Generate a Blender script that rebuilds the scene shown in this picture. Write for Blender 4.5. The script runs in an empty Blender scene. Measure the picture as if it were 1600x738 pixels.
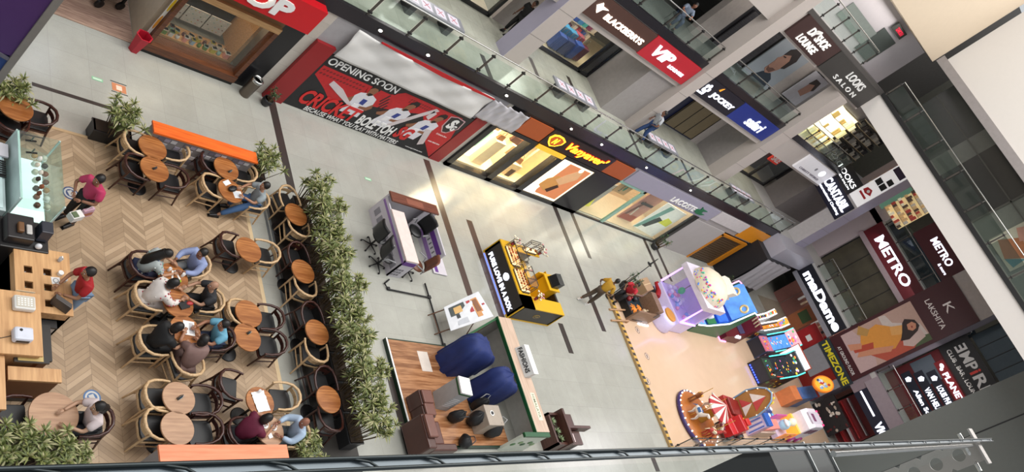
import bpy, math, random
from mathutils import Vector, Matrix
R_ = math.radians
sc = bpy.context.scene
COL = sc.collection
# ---------------------------------------------------------------- camera
FW, FH, FPX, CAMH = 1600, 738, 1308.66, 14.0
def _n(v): return Vector(v).normalized()
DX = _n((1050, 326, FPX)); DY = _n((-880, -2419, FPX)); UP = DX.cross(DY).normalized()
cam_d = bpy.data.cameras.new('camera'); cam = bpy.data.objects.new('camera', cam_d); COL.objects.link(cam)
cam_d.sensor_width = 36; cam_d.lens = FPX*36/FW; cam_d.clip_start = .05; cam_d.clip_end = 300
cam.matrix_world = Matrix(((DX[0], -DX[1], -DX[2], 0), (DY[0], -DY[1], -DY[2], 0), (UP[0], -UP[1], -UP[2], CAMH), (0, 0, 0, 1)))
sc.camera = cam
# ---------------------------------------------------------------- light
sc.view_settings.view_transform = 'Standard'; sc.view_settings.look = 'None'
sc.view_settings.exposure = 0.0; sc.view_settings.gamma = 1; sc.view_settings.use_curve_mapping = False
w = bpy.data.worlds.new('skylight'); sc.world = w; w.use_nodes = True
w.node_tree.nodes['Background'].inputs[0].default_value = (.93, .97, 1, 1)
w.node_tree.nodes['Background'].inputs[1].default_value = 0.66
def area(name, loc, rot, sx, sy, e, col=(1, 1, 1)):
    l = bpy.data.lights.new(name, 'AREA'); l.shape = 'RECTANGLE'; l.size = sx; l.size_y = sy; l.energy = e; l.color = col
    o = bpy.data.objects.new(name, l); COL.objects.link(o); o.location = loc; o.rotation_euler = rot; return o
area('skylight_panel', (24, 8, 26), (0, 0, 0), 44, 14, 9800, (1, .975, .94))
# ---------------------------------------------------------------- pixel -> world on a plane
def ray(px, py):
    c = Vector((px-FW/2, py-FH/2, FPX)); return Vector((DX.dot(c), DY.dot(c), UP.dot(c)))
def at_z(px, py, z=0.0): r = ray(px, py); return Vector((0, 0, CAMH)) + r*((z-CAMH)/r[2])
def at_y(px, py, y): r = ray(px, py); return Vector((0, 0, CAMH)) + r*(y/r[1])
def at_x(px, py, x): r = ray(px, py); return Vector((0, 0, CAMH)) + r*(x/r[0])
# ---------------------------------------------------------------- materials
def lin(h):
    h = h.lstrip('#'); out = []
    for i in (0, 2, 4):
        c = int(h[i:i+2], 16)/255; out.append(c/12.92 if c <= .04045 else ((c+.055)/1.055)**2.4)
    return out
MATS = {}
def M(hexc, rough=.5, metal=0, emit=0, var=.07, scale=6, alpha=1, trans=0, bump=0):
    k = (hexc, rough, metal, emit, var, scale, alpha, trans, bump)
    if k in MATS: return MATS[k]
    m = bpy.data.materials.new('mat_'+hexc.strip('#')); MATS[k] = m; m.use_nodes = True
    nt = m.node_tree; b = nt.nodes['Principled BSDF']; c = lin(hexc)
    b.inputs['Roughness'].default_value = rough; b.inputs['Metallic'].default_value = metal
    if var and not trans:
        tc = nt.nodes.new('ShaderNodeTexCoord'); no = nt.nodes.new('ShaderNodeTexNoise'); no.inputs['Scale'].default_value = scale; no.inputs['Detail'].default_value = 4
        mx = nt.nodes.new('ShaderNodeMix'); mx.data_type = 'RGBA'
        nt.links.new(tc.outputs['Object'], no.inputs['Vector']); nt.links.new(no.outputs['Fac'], mx.inputs[0])
        mx.inputs[6].default_value = (*[x*(1-2*var) for x in c], 1); mx.inputs[7].default_value = (*[min(1, x*(1+2*var)) for x in c], 1)
        nt.links.new(mx.outputs[2], b.inputs['Base Color'])
        if bump:
            bp = nt.nodes.new('ShaderNodeBump'); bp.inputs['Strength'].default_value = bump
            nt.links.new(no.outputs['Fac'], bp.inputs['Height']); nt.links.new(bp.outputs[0], b.inputs['Normal'])
    else: b.inputs['Base Color'].default_value = (*c, 1)
    if emit:
        b.inputs['Emission Color'].default_value = (*c, 1); b.inputs['Emission Strength'].default_value = emit
    if trans: b.inputs['Transmission Weight'].default_value = trans
    if alpha < 1: b.inputs['Alpha'].default_value = alpha
    return m
def MA(nt, op, a, b=None, c=None):
    n = nt.nodes.new('ShaderNodeMath'); n.operation = op
    for i, v in enumerate((a, b, c)):
        if v is None: continue
        if isinstance(v, (int, float)): n.inputs[i].default_value = v
        else: nt.links.new(v, n.inputs[i])
    return n.outputs[0]
def ramp(nt, fac, cols):
    r = nt.nodes.new('ShaderNodeValToRGB'); nt.links.new(fac, r.inputs[0])
    el = r.color_ramp.elements
    while len(el) < len(cols): el.new(.5)
    for e, (p, h) in zip(el, cols): e.position = p; e.color = (*lin(h), 1)
    return r.outputs[0]
def wood(h1, h2, rough=.4, axis=0, sc_=1.0, plank=0, tag='wood'):
    k = (tag, h1, h2, rough, axis, sc_, plank)
    if k in MATS: return MATS[k]
    m = bpy.data.materials.new('mat_'+tag); MATS[k] = m; m.use_nodes = True; nt = m.node_tree; b = nt.nodes['Principled BSDF']
    b.inputs['Roughness'].default_value = rough
    tc = nt.nodes.new('ShaderNodeTexCoord'); mp = nt.nodes.new('ShaderNodeMapping'); nt.links.new(tc.outputs['Object'], mp.inputs[0])
    s = [14*sc_, 14*sc_, 14*sc_]; s[axis] = 1.2*sc_; mp.inputs['Scale'].default_value = s
    no = nt.nodes.new('ShaderNodeTexNoise'); no.inputs['Scale'].default_value = 2.2; no.inputs['Detail'].default_value = 6; nt.links.new(mp.outputs[0], no.inputs['Vector'])
    f = no.outputs['Fac']
    if plank:
        sx = nt.nodes.new('ShaderNodeSeparateXYZ'); nt.links.new(tc.outputs['Object'], sx.inputs[0])
        u = MA(nt, 'DIVIDE', sx.outputs[1-axis if axis < 2 else 0], plank); idn = MA(nt, 'FLOOR', u)
        wn = nt.nodes.new('ShaderNodeTexWhiteNoise'); wn.noise_dimensions = '1D'; nt.links.new(idn, wn.inputs['W'])
        f = MA(nt, 'ADD', f, MA(nt, 'MULTIPLY', MA(nt, 'SUBTRACT', wn.outputs[0], .5), .3))
    nt.links.new(ramp(nt, f, [(.3, h1), (.7, h2)]), b.inputs['Base Color'])
    return m
def chevron():
    m = bpy.data.materials.new('mat_chevron_oak'); m.use_nodes = True; nt = m.node_tree; b = nt.nodes['Principled BSDF']; b.inputs['Roughness'].default_value = .42
    tc = nt.nodes.new('ShaderNodeTexCoord'); sx = nt.nodes.new('ShaderNodeSeparateXYZ'); nt.links.new(tc.outputs['Object'], sx.inputs[0])
    x, y = sx.outputs[0], sx.outputs[1]; W = .47; P = .12
    band = MA(nt, 'FLOOR', MA(nt, 'DIVIDE', x, W)); tri = MA(nt, 'PINGPONG', x, W)
    v = MA(nt, 'DIVIDE', MA(nt, 'ADD', y, MA(nt, 'MULTIPLY', tri, .8)), P); pid = MA(nt, 'FLOOR', v)
    wn = nt.nodes.new('ShaderNodeTexWhiteNoise'); wn.noise_dimensions = '2D'; cb = nt.nodes.new('ShaderNodeCombineXYZ')
    nt.links.new(band, cb.inputs[0]); nt.links.new(pid, cb.inputs[1]); nt.links.new(cb.outputs[0], wn.inputs['Vector'])
    no = nt.nodes.new('ShaderNodeTexNoise'); no.inputs['Scale'].default_value = 9; no.inputs['Detail'].default_value = 5; nt.links.new(tc.outputs['Object'], no.inputs['Vector'])
    f = MA(nt, 'ADD', MA(nt, 'MULTIPLY', wn.outputs[0], .75), MA(nt, 'MULTIPLY', no.outputs['Fac'], .3))
    base = ramp(nt, f, [(.05, '#937b61'), (.5, '#a98f72'), (.95, '#bba184')])
    fr = MA(nt, 'FRACT', v); e1 = MA(nt, 'LESS_THAN', MA(nt, 'PINGPONG', MA(nt, 'ADD', fr, 0), .5), .045)
    e2 = MA(nt, 'LESS_THAN', MA(nt, 'PINGPONG', x, W/2), 0.0)
    e2 = MA(nt, 'LESS_THAN', MA(nt, 'ABSOLUTE', MA(nt, 'SUBTRACT', MA(nt, 'FRACT', MA(nt, 'DIVIDE', x, W)), .5)), 0.0)
    e3 = MA(nt, 'GREATER_THAN', MA(nt, 'ABSOLUTE', MA(nt, 'SUBTRACT', MA(nt, 'FRACT', MA(nt, 'DIVIDE', x, W)), .5)), .492)
    e = MA(nt, 'MAXIMUM', e1, e3)
    mx = nt.nodes.new('ShaderNodeMix'); mx.data_type = 'RGBA'; nt.links.new(MA(nt, 'MULTIPLY', e, .5), mx.inputs[0]); nt.links.new(base, mx.inputs[6]); mx.inputs[7].default_value = (*lin('#5c4632'), 1)
    nt.links.new(mx.outputs[2], b.inputs['Base Color']); return m
def tiles(h1, h2, hl, tx, ty, rough=.3, line=.006, axes=(0, 1)):
    m = bpy.data.materials.new('mat_tiles'); m.use_nodes = True; nt = m.node_tree; b = nt.nodes['Principled BSDF']; b.inputs['Roughness'].default_value = rough
    tc = nt.nodes.new('ShaderNodeTexCoord'); sx = nt.nodes.new('ShaderNodeSeparateXYZ'); nt.links.new(tc.outputs['Object'], sx.inputs[0])
    x, y = sx.outputs[axes[0]], sx.outputs[axes[1]]
    cb = nt.nodes.new('ShaderNodeCombineXYZ'); nt.links.new(MA(nt, 'FLOOR', MA(nt, 'DIVIDE', x, tx)), cb.inputs[0]); nt.links.new(MA(nt, 'FLOOR', MA(nt, 'DIVIDE', y, ty)), cb.inputs[1])
    wn = nt.nodes.new('ShaderNodeTexWhiteNoise'); wn.noise_dimensions = '2D'; nt.links.new(cb.outputs[0], wn.inputs['Vector'])
    n1 = nt.nodes.new('ShaderNodeTexNoise'); n1.inputs['Scale'].default_value = 1.3; n1.inputs['Detail'].default_value = 8; n1.inputs['Roughness'].default_value = .7; nt.links.new(tc.outputs['Object'], n1.inputs['Vector'])
    n2 = nt.nodes.new('ShaderNodeTexNoise'); n2.inputs['Scale'].default_value = 30; n2.inputs['Detail'].default_value = 3; nt.links.new(tc.outputs['Object'], n2.inputs['Vector'])
    f = MA(nt, 'ADD', MA(nt, 'MULTIPLY', wn.outputs[0], .13), MA(nt, 'ADD', MA(nt, 'MULTIPLY', n1.outputs['Fac'], .6), MA(nt, 'MULTIPLY', n2.outputs['Fac'], .2)))
    base = ramp(nt, f, [(.3, h1), (.75, h2)])
    ex = MA(nt, 'LESS_THAN', MA(nt, 'PINGPONG', x, tx/2), 0); 
    ex = MA(nt, 'GREATER_THAN', MA(nt, 'ABSOLUTE', MA(nt, 'SUBTRACT', MA(nt, 'FRACT', MA(nt, 'DIVIDE', x, tx)), .5)), .5-line/tx)
    ey = MA(nt, 'GREATER_THAN', MA(nt, 'ABSOLUTE', MA(nt, 'SUBTRACT', MA(nt, 'FRACT', MA(nt, 'DIVIDE', y, ty)), .5)), .5-line/ty)
    mx = nt.nodes.new('ShaderNodeMix'); mx.data_type = 'RGBA'; nt.links.new(MA(nt, 'MULTIPLY', MA(nt, 'MAXIMUM', ex, ey), .35), mx.inputs[0]); nt.links.new(base, mx.inputs[6]); mx.inputs[7].default_value = (*lin(hl), 1)
    nt.links.new(mx.outputs[2], b.inputs['Base Color']); return m
def glass(tint='#cfe6dc', mix=.82, rough=.02, fres=.8):
    k = ('glass', tint, mix, fres)
    if k in MATS: return MATS[k]
    m = bpy.data.materials.new('mat_glass'); MATS[k] = m; m.use_nodes = True; nt = m.node_tree; nt.nodes.remove(nt.nodes['Principled BSDF'])
    t = nt.nodes.new('ShaderNodeBsdfTransparent'); t.inputs[0].default_value = (*[c_**.35 for c_ in lin(tint)], 1)
    g = nt.nodes.new('ShaderNodeBsdfGlossy'); g.inputs['Roughness'].default_value = rough; g.inputs[0].default_value = (.8, .85, .83, 1)
    fr = nt.nodes.new('ShaderNodeFresnel'); fr.inputs[0].default_value = 1.5
    ge = nt.nodes.new('ShaderNodeNewGeometry')
    f2 = MA(nt, 'ADD', MA(nt, 'MULTIPLY', MA(nt, 'MULTIPLY', fr.outputs[0], fres), MA(nt, 'SUBTRACT', 1, ge.outputs['Backfacing'])), (1-mix)*.5)
    d = nt.nodes.new('ShaderNodeBsdfDiffuse'); d.inputs[0].default_value = (*lin(tint), 1)
    s0 = nt.nodes.new('ShaderNodeMixShader'); s0.inputs[0].default_value = .5; nt.links.new(g.outputs[0], s0.inputs[1]); nt.links.new(d.outputs[0], s0.inputs[2])
    s = nt.nodes.new('ShaderNodeMixShader'); nt.links.new(MA(nt, 'MINIMUM', f2, 1), s.inputs[0]); nt.links.new(t.outputs[0], s.inputs[1]); nt.links.new(s0.outputs[0], s.inputs[2])
    nt.links.new(s.outputs[0], nt.nodes['Material Output'].inputs[0]); return m
BLACK = M('#141416', .45); CHROME = M('#b9b9b6', .22, 1); STEEL = M('#8b8a86', .35, 1); WHITE = M('#e6e4e0', .5)
# ---------------------------------------------------------------- mesh builder
class MB:
    def __init__(s): s.v = []; s.f = []; s.m = []; s.s = []; s.mats = []; s.T = None
    def mi(s, m):
        if m not in s.mats: s.mats.append(m)
        return s.mats.index(m)
    def add(s, vs, fs, m, smooth=False):
        b = len(s.v); i = s.mi(m)
        s.v += [tuple(s.T @ Vector(v)) for v in vs] if s.T else [tuple(v) for v in vs]
        for f in fs: s.f.append([b+k for k in f]); s.m.append(i); s.s.append(smooth)
        return s
    def hexa(s, p, m): return s.add(p, [(0, 3, 2, 1), (4, 5, 6, 7), (0, 1, 5, 4), (1, 2, 6, 5), (2, 3, 7, 6), (3, 0, 4, 7)], m)
    def box(s, x0, x1, y0, y1, z0, z1, m): return s.hexa([(x0, y0, z0), (x1, y0, z0), (x1, y1, z0), (x0, y1, z0), (x0, y0, z1), (x1, y0, z1), (x1, y1, z1), (x0, y1, z1)], m)
    def cbox(s, c, d, m, rz=0, ry=0):
        R = Matrix.Rotation(rz, 3, 'Z') @ Matrix.Rotation(ry, 3, 'Y'); h = [k/2 for k in d]
        ps = [Vector(c)+R @ Vector((a*h[0], b*h[1], e*h[2])) for e in (-1, 1) for a, b in ((-1, -1), (1, -1), (1, 1), (-1, 1))]
        return s.hexa(ps, m)
    def prism(s, pts, z0, z1, m):          # outline in x,y extruded along z
        n = len(pts); vs = [(x, y, z0) for x, y in pts]+[(x, y, z1) for x, y in pts]
        return s.add(vs, [list(range(n))[::-1], list(range(n, 2*n))]+[(i, (i+1) % n, n+(i+1) % n, n+i) for i in range(n)], m)
    def side(s, pts, y0, y1, m):           # outline in x,z extruded along y
        n = len(pts); vs = [(x, y0, z) for x, z in pts]+[(x, y1, z) for x, z in pts]
        return s.add(vs, [list(range(n)), list(range(n, 2*n))[::-1]]+[(i, n+i, n+(i+1) % n, (i+1) % n) for i in range(n)], m)
    def tube(s, pts, r, m, n=8, closed=False):
        P = [Vector(p) for p in pts]; k = len(P); rs = r if isinstance(r, (list, tuple)) else [r]*k
        vs = []; nrm = None
        for i in range(k):
            if closed: t = P[(i+1) % k]-P[i-1]
            else: t = P[min(i+1, k-1)]-P[max(i-1, 0)]
            t.normalize()
            if nrm is None: nrm = t.orthogonal().normalized()
            else:
                nrm = nrm-t*nrm.dot(t)
                nrm = nrm.normalized() if nrm.length > 1e-6 else t.orthogonal().normalized()
            b = t.cross(nrm)
            for j in range(n):
                a = 2*math.pi*j/n; vs.append(P[i]+(nrm*math.cos(a)+b*math.sin(a))*rs[i])
        fs = []; 
        for i in range(k if closed else k-1):
            for j in range(n):
                a, b2 = i*n+j, i*n+(j+1) % n; c, d = ((i+1) % k)*n+(j+1) % n, ((i+1) % k)*n+j
                fs.append((a, b2, c, d))
        s.add(vs, fs, m, n > 4)
        if not closed: s.add(vs, [list(range(n))[::-1], list(range((k-1)*n, k*n))], m)
        return s
    def lathe(s, prof, m, c=(0, 0, 0), n=24, smooth=True):
        vs = [(c[0]+r*math.cos(2*math.pi*j/n), c[1]+r*math.sin(2*math.pi*j/n), c[2]+z) for r, z in prof for j in range(n)]
        fs = [(i*n+j, i*n+(j+1) % n, (i+1)*n+(j+1) % n, (i+1)*n+j) for i in range(len(prof)-1) for j in range(n)]
        s.add(vs, fs, m, smooth)
        b = len(prof)-1
        if prof[0][0] > 1e-4: s.add(vs[:n], [list(range(n))[::-1]], m)
        if prof[-1][0] > 1e-4: s.add(vs[b*n:], [list(range(n))], m)
        return s
    def cyl(s, c, r, z0, z1, m, n=24): return s.lathe([(r, z0), (r, z1)], m, c, n)
    def ell(s, c, d, m, n=14, k=9, rz=0):
        R = Matrix.Rotation(rz, 3, 'Z'); vs = []
        for i in range(k+1):
            a = math.pi*i/k-math.pi/2
            for j in range(n):
                t = 2*math.pi*j/n; vs.append(Vector(c)+R @ Vector((d[0]*math.cos(a)*math.cos(t), d[1]*math.cos(a)*math.sin(t), d[2]*math.sin(a))))
        return s.add(vs, [(i*n+j, i*n+(j+1) % n, (i+1)*n+(j+1) % n, (i+1)*n+j) for i in range(k) for j in range(n)], m, True)
    def disc(s, x, z, rx, rz, y0, y1, m, n=20, a0=0, a1=360):   # flat ellipse on a wall panel
        full = abs(a1-a0) >= 360; k = n if full else n+1
        p = [(x+rx*math.cos(R_(a0+(a1-a0)*i/n)), z+rz*math.sin(R_(a0+(a1-a0)*i/n))) for i in range(k)]
        return s.side(p, y0, y1, m)
    def build(s, name, parent=None, loc=None, rz=0, bevel=0):
        me = bpy.data.meshes.new(name); me.from_pydata(s.v, [], s.f); me.update()
        for m in s.mats: me.materials.append(m)
        me.polygons.foreach_set('material_index', s.m); me.polygons.foreach_set('use_smooth', s.s)
        o = bpy.data.objects.new(name, me); COL.objects.link(o); o.parent = parent
        if loc is not None: o.location = loc
        if rz: o.rotation_euler = (0, 0, rz)
        if bevel:
            b = o.modifiers.new('bevel', 'BEVEL'); b.width = bevel; b.segments = 2; b.limit_method = 'ANGLE'; b.angle_limit = R_(40)
        return o
def tag(o, label, cat, group=None):
    o['label'] = label; o['category'] = cat
    if group: o['group'] = group
    return o
def thing(name, label, cat, loc=(0, 0, 0), rz=0, group=None):
    o = bpy.data.objects.new(name, None); COL.objects.link(o); o.empty_display_size = .1
    o.location = loc; o.rotation_euler = (0, 0, rz); return tag(o, label, cat, group)
def struct(name, mb, **k): o = mb.build(name, **k); o['kind'] = 'structure'; return o
def dup(root, loc=None, rz=None, label=None, group=None):
    r = root.copy(); COL.objects.link(r)
    if loc is not None: r.location = loc
    if rz is not None: r.rotation_euler = (0, 0, rz)
    if label: r['label'] = label
    if group: r['group'] = group
    for ch in [o for o in root.children]:
        c = ch.copy(); COL.objects.link(c); c.parent = r
        for g in ch.children:
            d = g.copy(); COL.objects.link(d); d.parent = c
    return r
_tc = {}
def text_mesh(body, bold=.0, shear=0):
    k = (body, bold, shear)
    if k in _tc: return _tc[k]
    cu = bpy.data.curves.new('lettering', 'FONT'); cu.body = body; cu.offset = bold; cu.shear = shear; cu.resolution_u = 3; cu.extrude = .5; cu.align_x = 'CENTER'; cu.space_line = .9
    o = bpy.data.objects.new('lettering_source', cu); COL.objects.link(o)
    me = bpy.data.meshes.new_from_object(o.evaluated_get(bpy.context.evaluated_depsgraph_get()))
    bpy.data.objects.remove(o); bpy.data.curves.remove(cu)
    vs = [v.co.copy() for v in me.vertices]; fs = [list(p.vertices) for p in me.polygons]; bpy.data.meshes.remove(me)
    xs = [v.x for v in vs]; ys = [v.y for v in vs]; _tc[k] = (vs, fs, min(xs), max(xs), min(ys), max(ys)); return _tc[k]
def letters(mb, body, x0, x1, z0, z1, m, y0=-.03, y1=0, bold=.02, shear=0, rot=0, flip=False):
    bold *= .6   # writing on the x,z face of a panel
    vs, fs, a, b, c, d = text_mesh(body, bold, shear); out = []
    for v in vs:
        u = (v.x-a)/(b-a); t = (v.y-c)/(d-c)
        if flip: u = 1-u
        if rot == 90: u, t = 1-t, u
        if rot == -90: u, t = t, 1-u
        out.append((x0+(x1-x0)*u, y0 if v.z > 0 else y1, z0+(z1-z0)*t))
    return mb.add(out, fs, m)
# ================================================================ STRUCTURE
Y0, Y1, XR, XR2, ZL1, ZL2, ZL3 = 16.38, 18.4, 48.0, 50.0, 3.85, 7.95, 12.05
FLOOR = tiles('#9e9e96', '#b3b3ab', '#868680', .9, .9, .2)
m = MB(); m.box(-8, 58, -7, 25, -.2, 0, FLOOR); struct('floor', m)
STR = M('#3a3330', .3); STR2 = M('#4b3a35', .3)
def strip(n, x0, x1, ya, yb, mat=STR):
    m = MB(); m.box(x0, x1, ya, yb, .001, .006, mat); struct('trim_%d' % n, m)
for n, (a, b, wd, mt) in enumerate([((424, 150), (455, 300), .26, STR), ((666, 250), (735, 463), .3, STR2), ((728, 343), (790, 500), .3, STR2), ((866, 320), (943, 518), .3, STR), ((897, 330), (916, 402), .26, STR),
        ((1008, 374), (1036, 445), .28, STR), ((1026, 388), (1049, 440), .26, STR), ((608, 578), (644, 712), .33, STR), ((872, 505), (896, 553), .3, STR), ((1018, 716), (1030, 737), .3, STR), ((1330, 709), (1350, 737), .3, STR)]):
    A = at_z(*a); B = at_z(*b); x = (A.x+B.x)/2; strip(n+1, x-wd/2, x+wd/2, B.y, A.y, mt)
A = at_z(50, 131); B = at_z(180, 172); m = MB(); m.box(A.x, B.x, A.y-.05, A.y+.05, .001, .006, STR); struct('trim_20', m)
# upper slabs
SLAB = M('#b9b7b4', .5, var=.03); DARKF = M('#211f24', .25); LIL = M('#a9a6ab', .5, var=.03); SOF = M('#c9c6c2', .6, var=.02)
UPF = tiles('#9b9c90', '#c0c1b5', '#6f6f66', .8, .8, .15)
m = MB(); m.box(-8, 43.9, Y0+.12, 25, 3.56, ZL1-.02, SLAB); m.box(-8, 43.9, Y0+.1, 25, ZL1-.02, ZL1, UPF); struct('floor_upper', m)
m = MB(); m.box(3, 43.9, Y0-.04, Y0+.1, 3.5, 3.93, DARKF); struct('trim_30', m)
m = MB(); m.box(-8, 50, Y1+.1, 25, 7.6, ZL2-.02, SLAB); m.box(-8, 50, Y1+.08, 25, ZL2-.02, ZL2, M('#6d706c', .2)); struct('floor_upper_second', m)
m = MB(); m.box(-8, 46, Y1-.06, Y1+.1, 7.72, 8.05, DARKF); struct('trim_31', m)
m = MB(); m.box(-8, 40, Y1+.1, 25, 11.7, ZL3-.02, SLAB); m.box(-8, 40, Y1+.08, 25, ZL3-.02, ZL3, UPF); struct('floor_upper_third', m)
m = MB(); m.box(-8, 40, Y1-.06, Y1+.1, 11.98, 12.2, M('#4a4644', .4)); struct('trim_32', m)
m = MB(); m.box(-8, 40.1, Y1, 25, 14.6, 20, M('#c9b8a2', .5, var=.02)); struct('wall_back_upper', m)
m = MB(); m.box(-8, 58, 24, 25, 0, 20, M('#6d6a68', .6)); struct('wall_back', m)
# right side slabs
m = MB(); m.box(XR, 58, -7, 16.4, 3.56, ZL1, SLAB); struct('floor_right_first', m)
m = MB(); m.box(XR2, 58, -7, 20, 7.6, ZL2, SLAB); struct('floor_right_second', m)
m = MB(); m.box(40, 58, -7, 18.4, 11.0, 12.05, M('#d2cdc9', .5, var=.01)); struct('floor_right_third', m)
m = MB(); m.box(40.35, 58, -7, 18.2, 15.1, 20, M('#cfcac5', .5, var=.01)); struct('wall_right_upper', m)
m = MB(); m.box(40.1, 40.4, -7, 18.35, 14.75, 15.15, M('#8b8584', .5)); struct('trim_33', m)
m = MB(); m.box(39.93, 40.0, -7, 18.3, 12.0, 12.2, BLACK); struct('trim_34', m)
m = MB(); m.box(56, 58, -7, 25, 0, 20, M('#77766d', .6)); struct('wall_right', m)
# grey panelled wall bottom right
GW = M('#5f625e', .35, var=.03); m = MB(); m.box(44, 47, -6.8, 4.95, 0, 18, GW); m.box(43.985, 44.0, 3.28, 3.34, 0, 18, BLACK); struct('wall_near', m)
m = MB(); m.box(39, 44, 3.2, 4.9, -0.01, .012, M('#4b4e4c', .3)); struct('trim_35', m)
# columns at the balcony edge
CW = M('#b3a9a3', .5, var=.02); CL = M('#a7a2b5', .4, var=.02)
def column(n, x0, x1, y0, y1, z0, z1, m1=CW, m2=None):
    m = MB(); m.box(x0, x1, y0, y1, z0, z1, m1)
    if m2: m.box(x0-.012, x0, y0, y1, z0, z1, m2)
    for z in (z0+1.3, z0+2.6, z0+3.9): 
        if z < z1: m.box(x0-.014, x1, y0-.004, y0, z, z+.012, M('#77706d', .5))
    o = struct('trim_%d' % n, m)
column(40, 20.45, 21.3, 18.12, 18.8, ZL1, 14.6, CW, CL)
column(41, 28.85, 29.6, 18.12, 18.8, ZL1, 14.6, CW, None)
column(42, 37.2, 38.25, 18.12, 18.8, ZL1, 10.75, CW, None)
column(43, 11.6, 12.4, 18.12, 18.8, ZL1, 14.6, CW, CL)
column(44, 46.0, 47.3, 16.15, 17.05, 2.9, 11.0, M('#a9a3b6', .5, var=.02), M('#b5b0b0', .5))
m = MB(); m.box(42.84, 46.3, 15.08, Y0, 0, 2.9, M('#1b1a1d', .5)); m.box(43.6, XR, 15.3, Y0, 2.9, ZL1, M('#a5a3ad', .4, var=.02)); struct('wall_corner', m)
m = MB(); m.box(43.9, 50, 16.38, 25, 3.56, ZL1, SLAB); struct('floor_upper_corner', m)
m = MB(); m.box(XR2, 50.3, 16.1, 19, ZL1, 11, M('#b9abae', .5, var=.02)); struct('wall_upper_corner', m)
# bulkheads over upper shops (sign band + soffit)
for k, (z0, z1) in enumerate(((6.45, 7.72), (10.75, 11.98))):
    m = MB(); m.box(-8, 46 if k == 0 else 40, Y1, Y1+.3, z0, z1, M('#b5aca6', .5, var=.02)); m.box(-8, 46 if k == 0 else 40, Y1+.3, 20.6, z0, z0+.1, SOF); struct('ceiling_upper_%s' % 'ab'[k], m)
# recess walls of upper storeys
SH = M('#a39a95', .5); DG = M('#2b2a2b', .3)
def wallbox(name, x0, x1, y0, y1, z0, z1, mt):
    m = MB(); m.box(x0, x1, y0, y1, z0, z1, mt); return struct(name, m)
for k, (x0, x1, z0, z1, mt) in enumerate([(-8, 17.2, ZL1, 6.6, SH), (20.9, 22.9, ZL1, 6.6, SH), (26.9, 28.2, ZL1, 6.6, BLACK), (30.0, 31.0, ZL1, 6.6, SH), (36.5, 38.6, ZL1, 6.6, SH), (-8, 46, 6.6, 7.6, SH),
        (-8, 20, ZL2, 10.8, SH), (29.0, 30.2, ZL2, 10.8, SH), (36.6, 38.0, ZL2, 10.8, SH), (-8, 42.6, ZL3, 14.6, M('#b9b3b8', .5, var=.02))]):
    wallbox('wall_recess_%s' % 'abcdefghij'[k], x0, x1, 20.2, 20.5, z0, z1, mt)
wallbox('wall_recess_k', 27.0, 28.85, 18.5, 20.2, ZL1, 6.6, M('#948e8c', .5))
wallbox('wall_recess_l', 37.2, 38.6, 18.8, 20.2, ZL1, 6.6, M('#948e8c', .5))
# ground shop-front wall
ST = tiles('#b3aca2', '#c9c3ba', '#8a857d', .9, .62, .4, .008, (0, 2)); BLK = M('#17161a', .3)
for k, (x0, x1, z0, z1, mt) in enumerate([(-8, 7.3, 0, 3.5, M('#8b857e', .5)), (7.3, 12.1, 2.35, 3.5, M('#7c5b3a', .5)), (12.1, 12.75, 0, 3.5, BLK), (12.75, 13.1, 0, 3.5, ST), (13.1, 20.5, 2.3, 3.5, M('#9d9a9c', .5)), (13.1, 20.5, 0, 2.3, BLK),
        (20.5, 20.72, 0, 3.5, ST), (20.72, 28.95, 2.5, 3.5, BLK), (28.95, 36.4, 2.6, 3.5, LIL), (36.4, 42.84, 2.4, 3.5, M('#a39e9c', .5)), (40.6, 42.84, 0, 2.4, M('#151417', .6))]):
    wallbox('wall_ground_%s' % 'abcdefghijk'[k], x0, x1, Y0, Y0+.22, z0, z1, mt)
for k, x in enumerate((7.25, 9.32, 12.3, 20.6, 28.9, 36.4, 41.0)): wallbox('wall_party_%s' % 'abcdefg'[k], x, x+.15, Y0+.2, 20.4, 0, 3.5, M('#b5a58f', .6))
wallbox('wall_ground_rear', 7, 43, 20.4, 20.6, 0, 3.5, M('#a8927a', .6))
# ================================================================ RAILINGS
GL = glass('#dcebe4', .97); POST = M('#5c5854', .3, .7)
def railing(name, label, p0, p1, n, z, hz, glass_m=GL, dark=False, cat='railing', skip=()):
    L = math.hypot(p1[0]-p0[0], p1[1]-p0[1]); a = math.atan2(p1[1]-p0[1], p1[0]-p0[0])
    t = thing(name, label, cat, (p0[0], p0[1], z), a)
    m = MB(); m.tube([(0, 0, hz), (L, 0, hz)], .025, CHROME); m.build('handrail', t)
    st = L/n
    pm = MB(); pm.cbox((0, 0, .42), (.07, .03, .84), POST); pm.cbox((0, -.0, .12), (.14, .07, .05), BLACK); pm.cbox((0, 0, .78), (.14, .07, .05), BLACK); pm.tube([(0, 0, .84), (0, 0, hz-.02)], .012, CHROME)
    gm = MB(); gm.box(.08, st-.08, -.008, .008, .05, hz-.16, glass_m)
    po = go = None
    for i in range(n+1):
        if po is None: po = pm.build('post', t)
        else: po = po.copy(); COL.objects.link(po)
        po.location = (i*st, 0, 0)
        if i < n:
            if go is None: go = gm.build('glass_panel', t)
            else: go = go.copy(); COL.objects.link(go)
            go.location = (i*st, 0, 0)
    return t
railing('glass_balustrade', 'long glass balustrade with steel handrail on the first upper balcony above the ground shops', (9.2, Y0), (43.8, Y0), 23, 3.93, .93)
railing('glass_balustrade', 'glass balustrade above the brown and red luggage shop signs', (21.4, Y1), (28.7, Y1), 4, 8.05, .86)
railing('glass_balustrade', 'glass balustrade above the dark underwear sign and blue luggage sign', (29.7, Y1), (37.1, Y1), 4, 8.05, .86)
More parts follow.
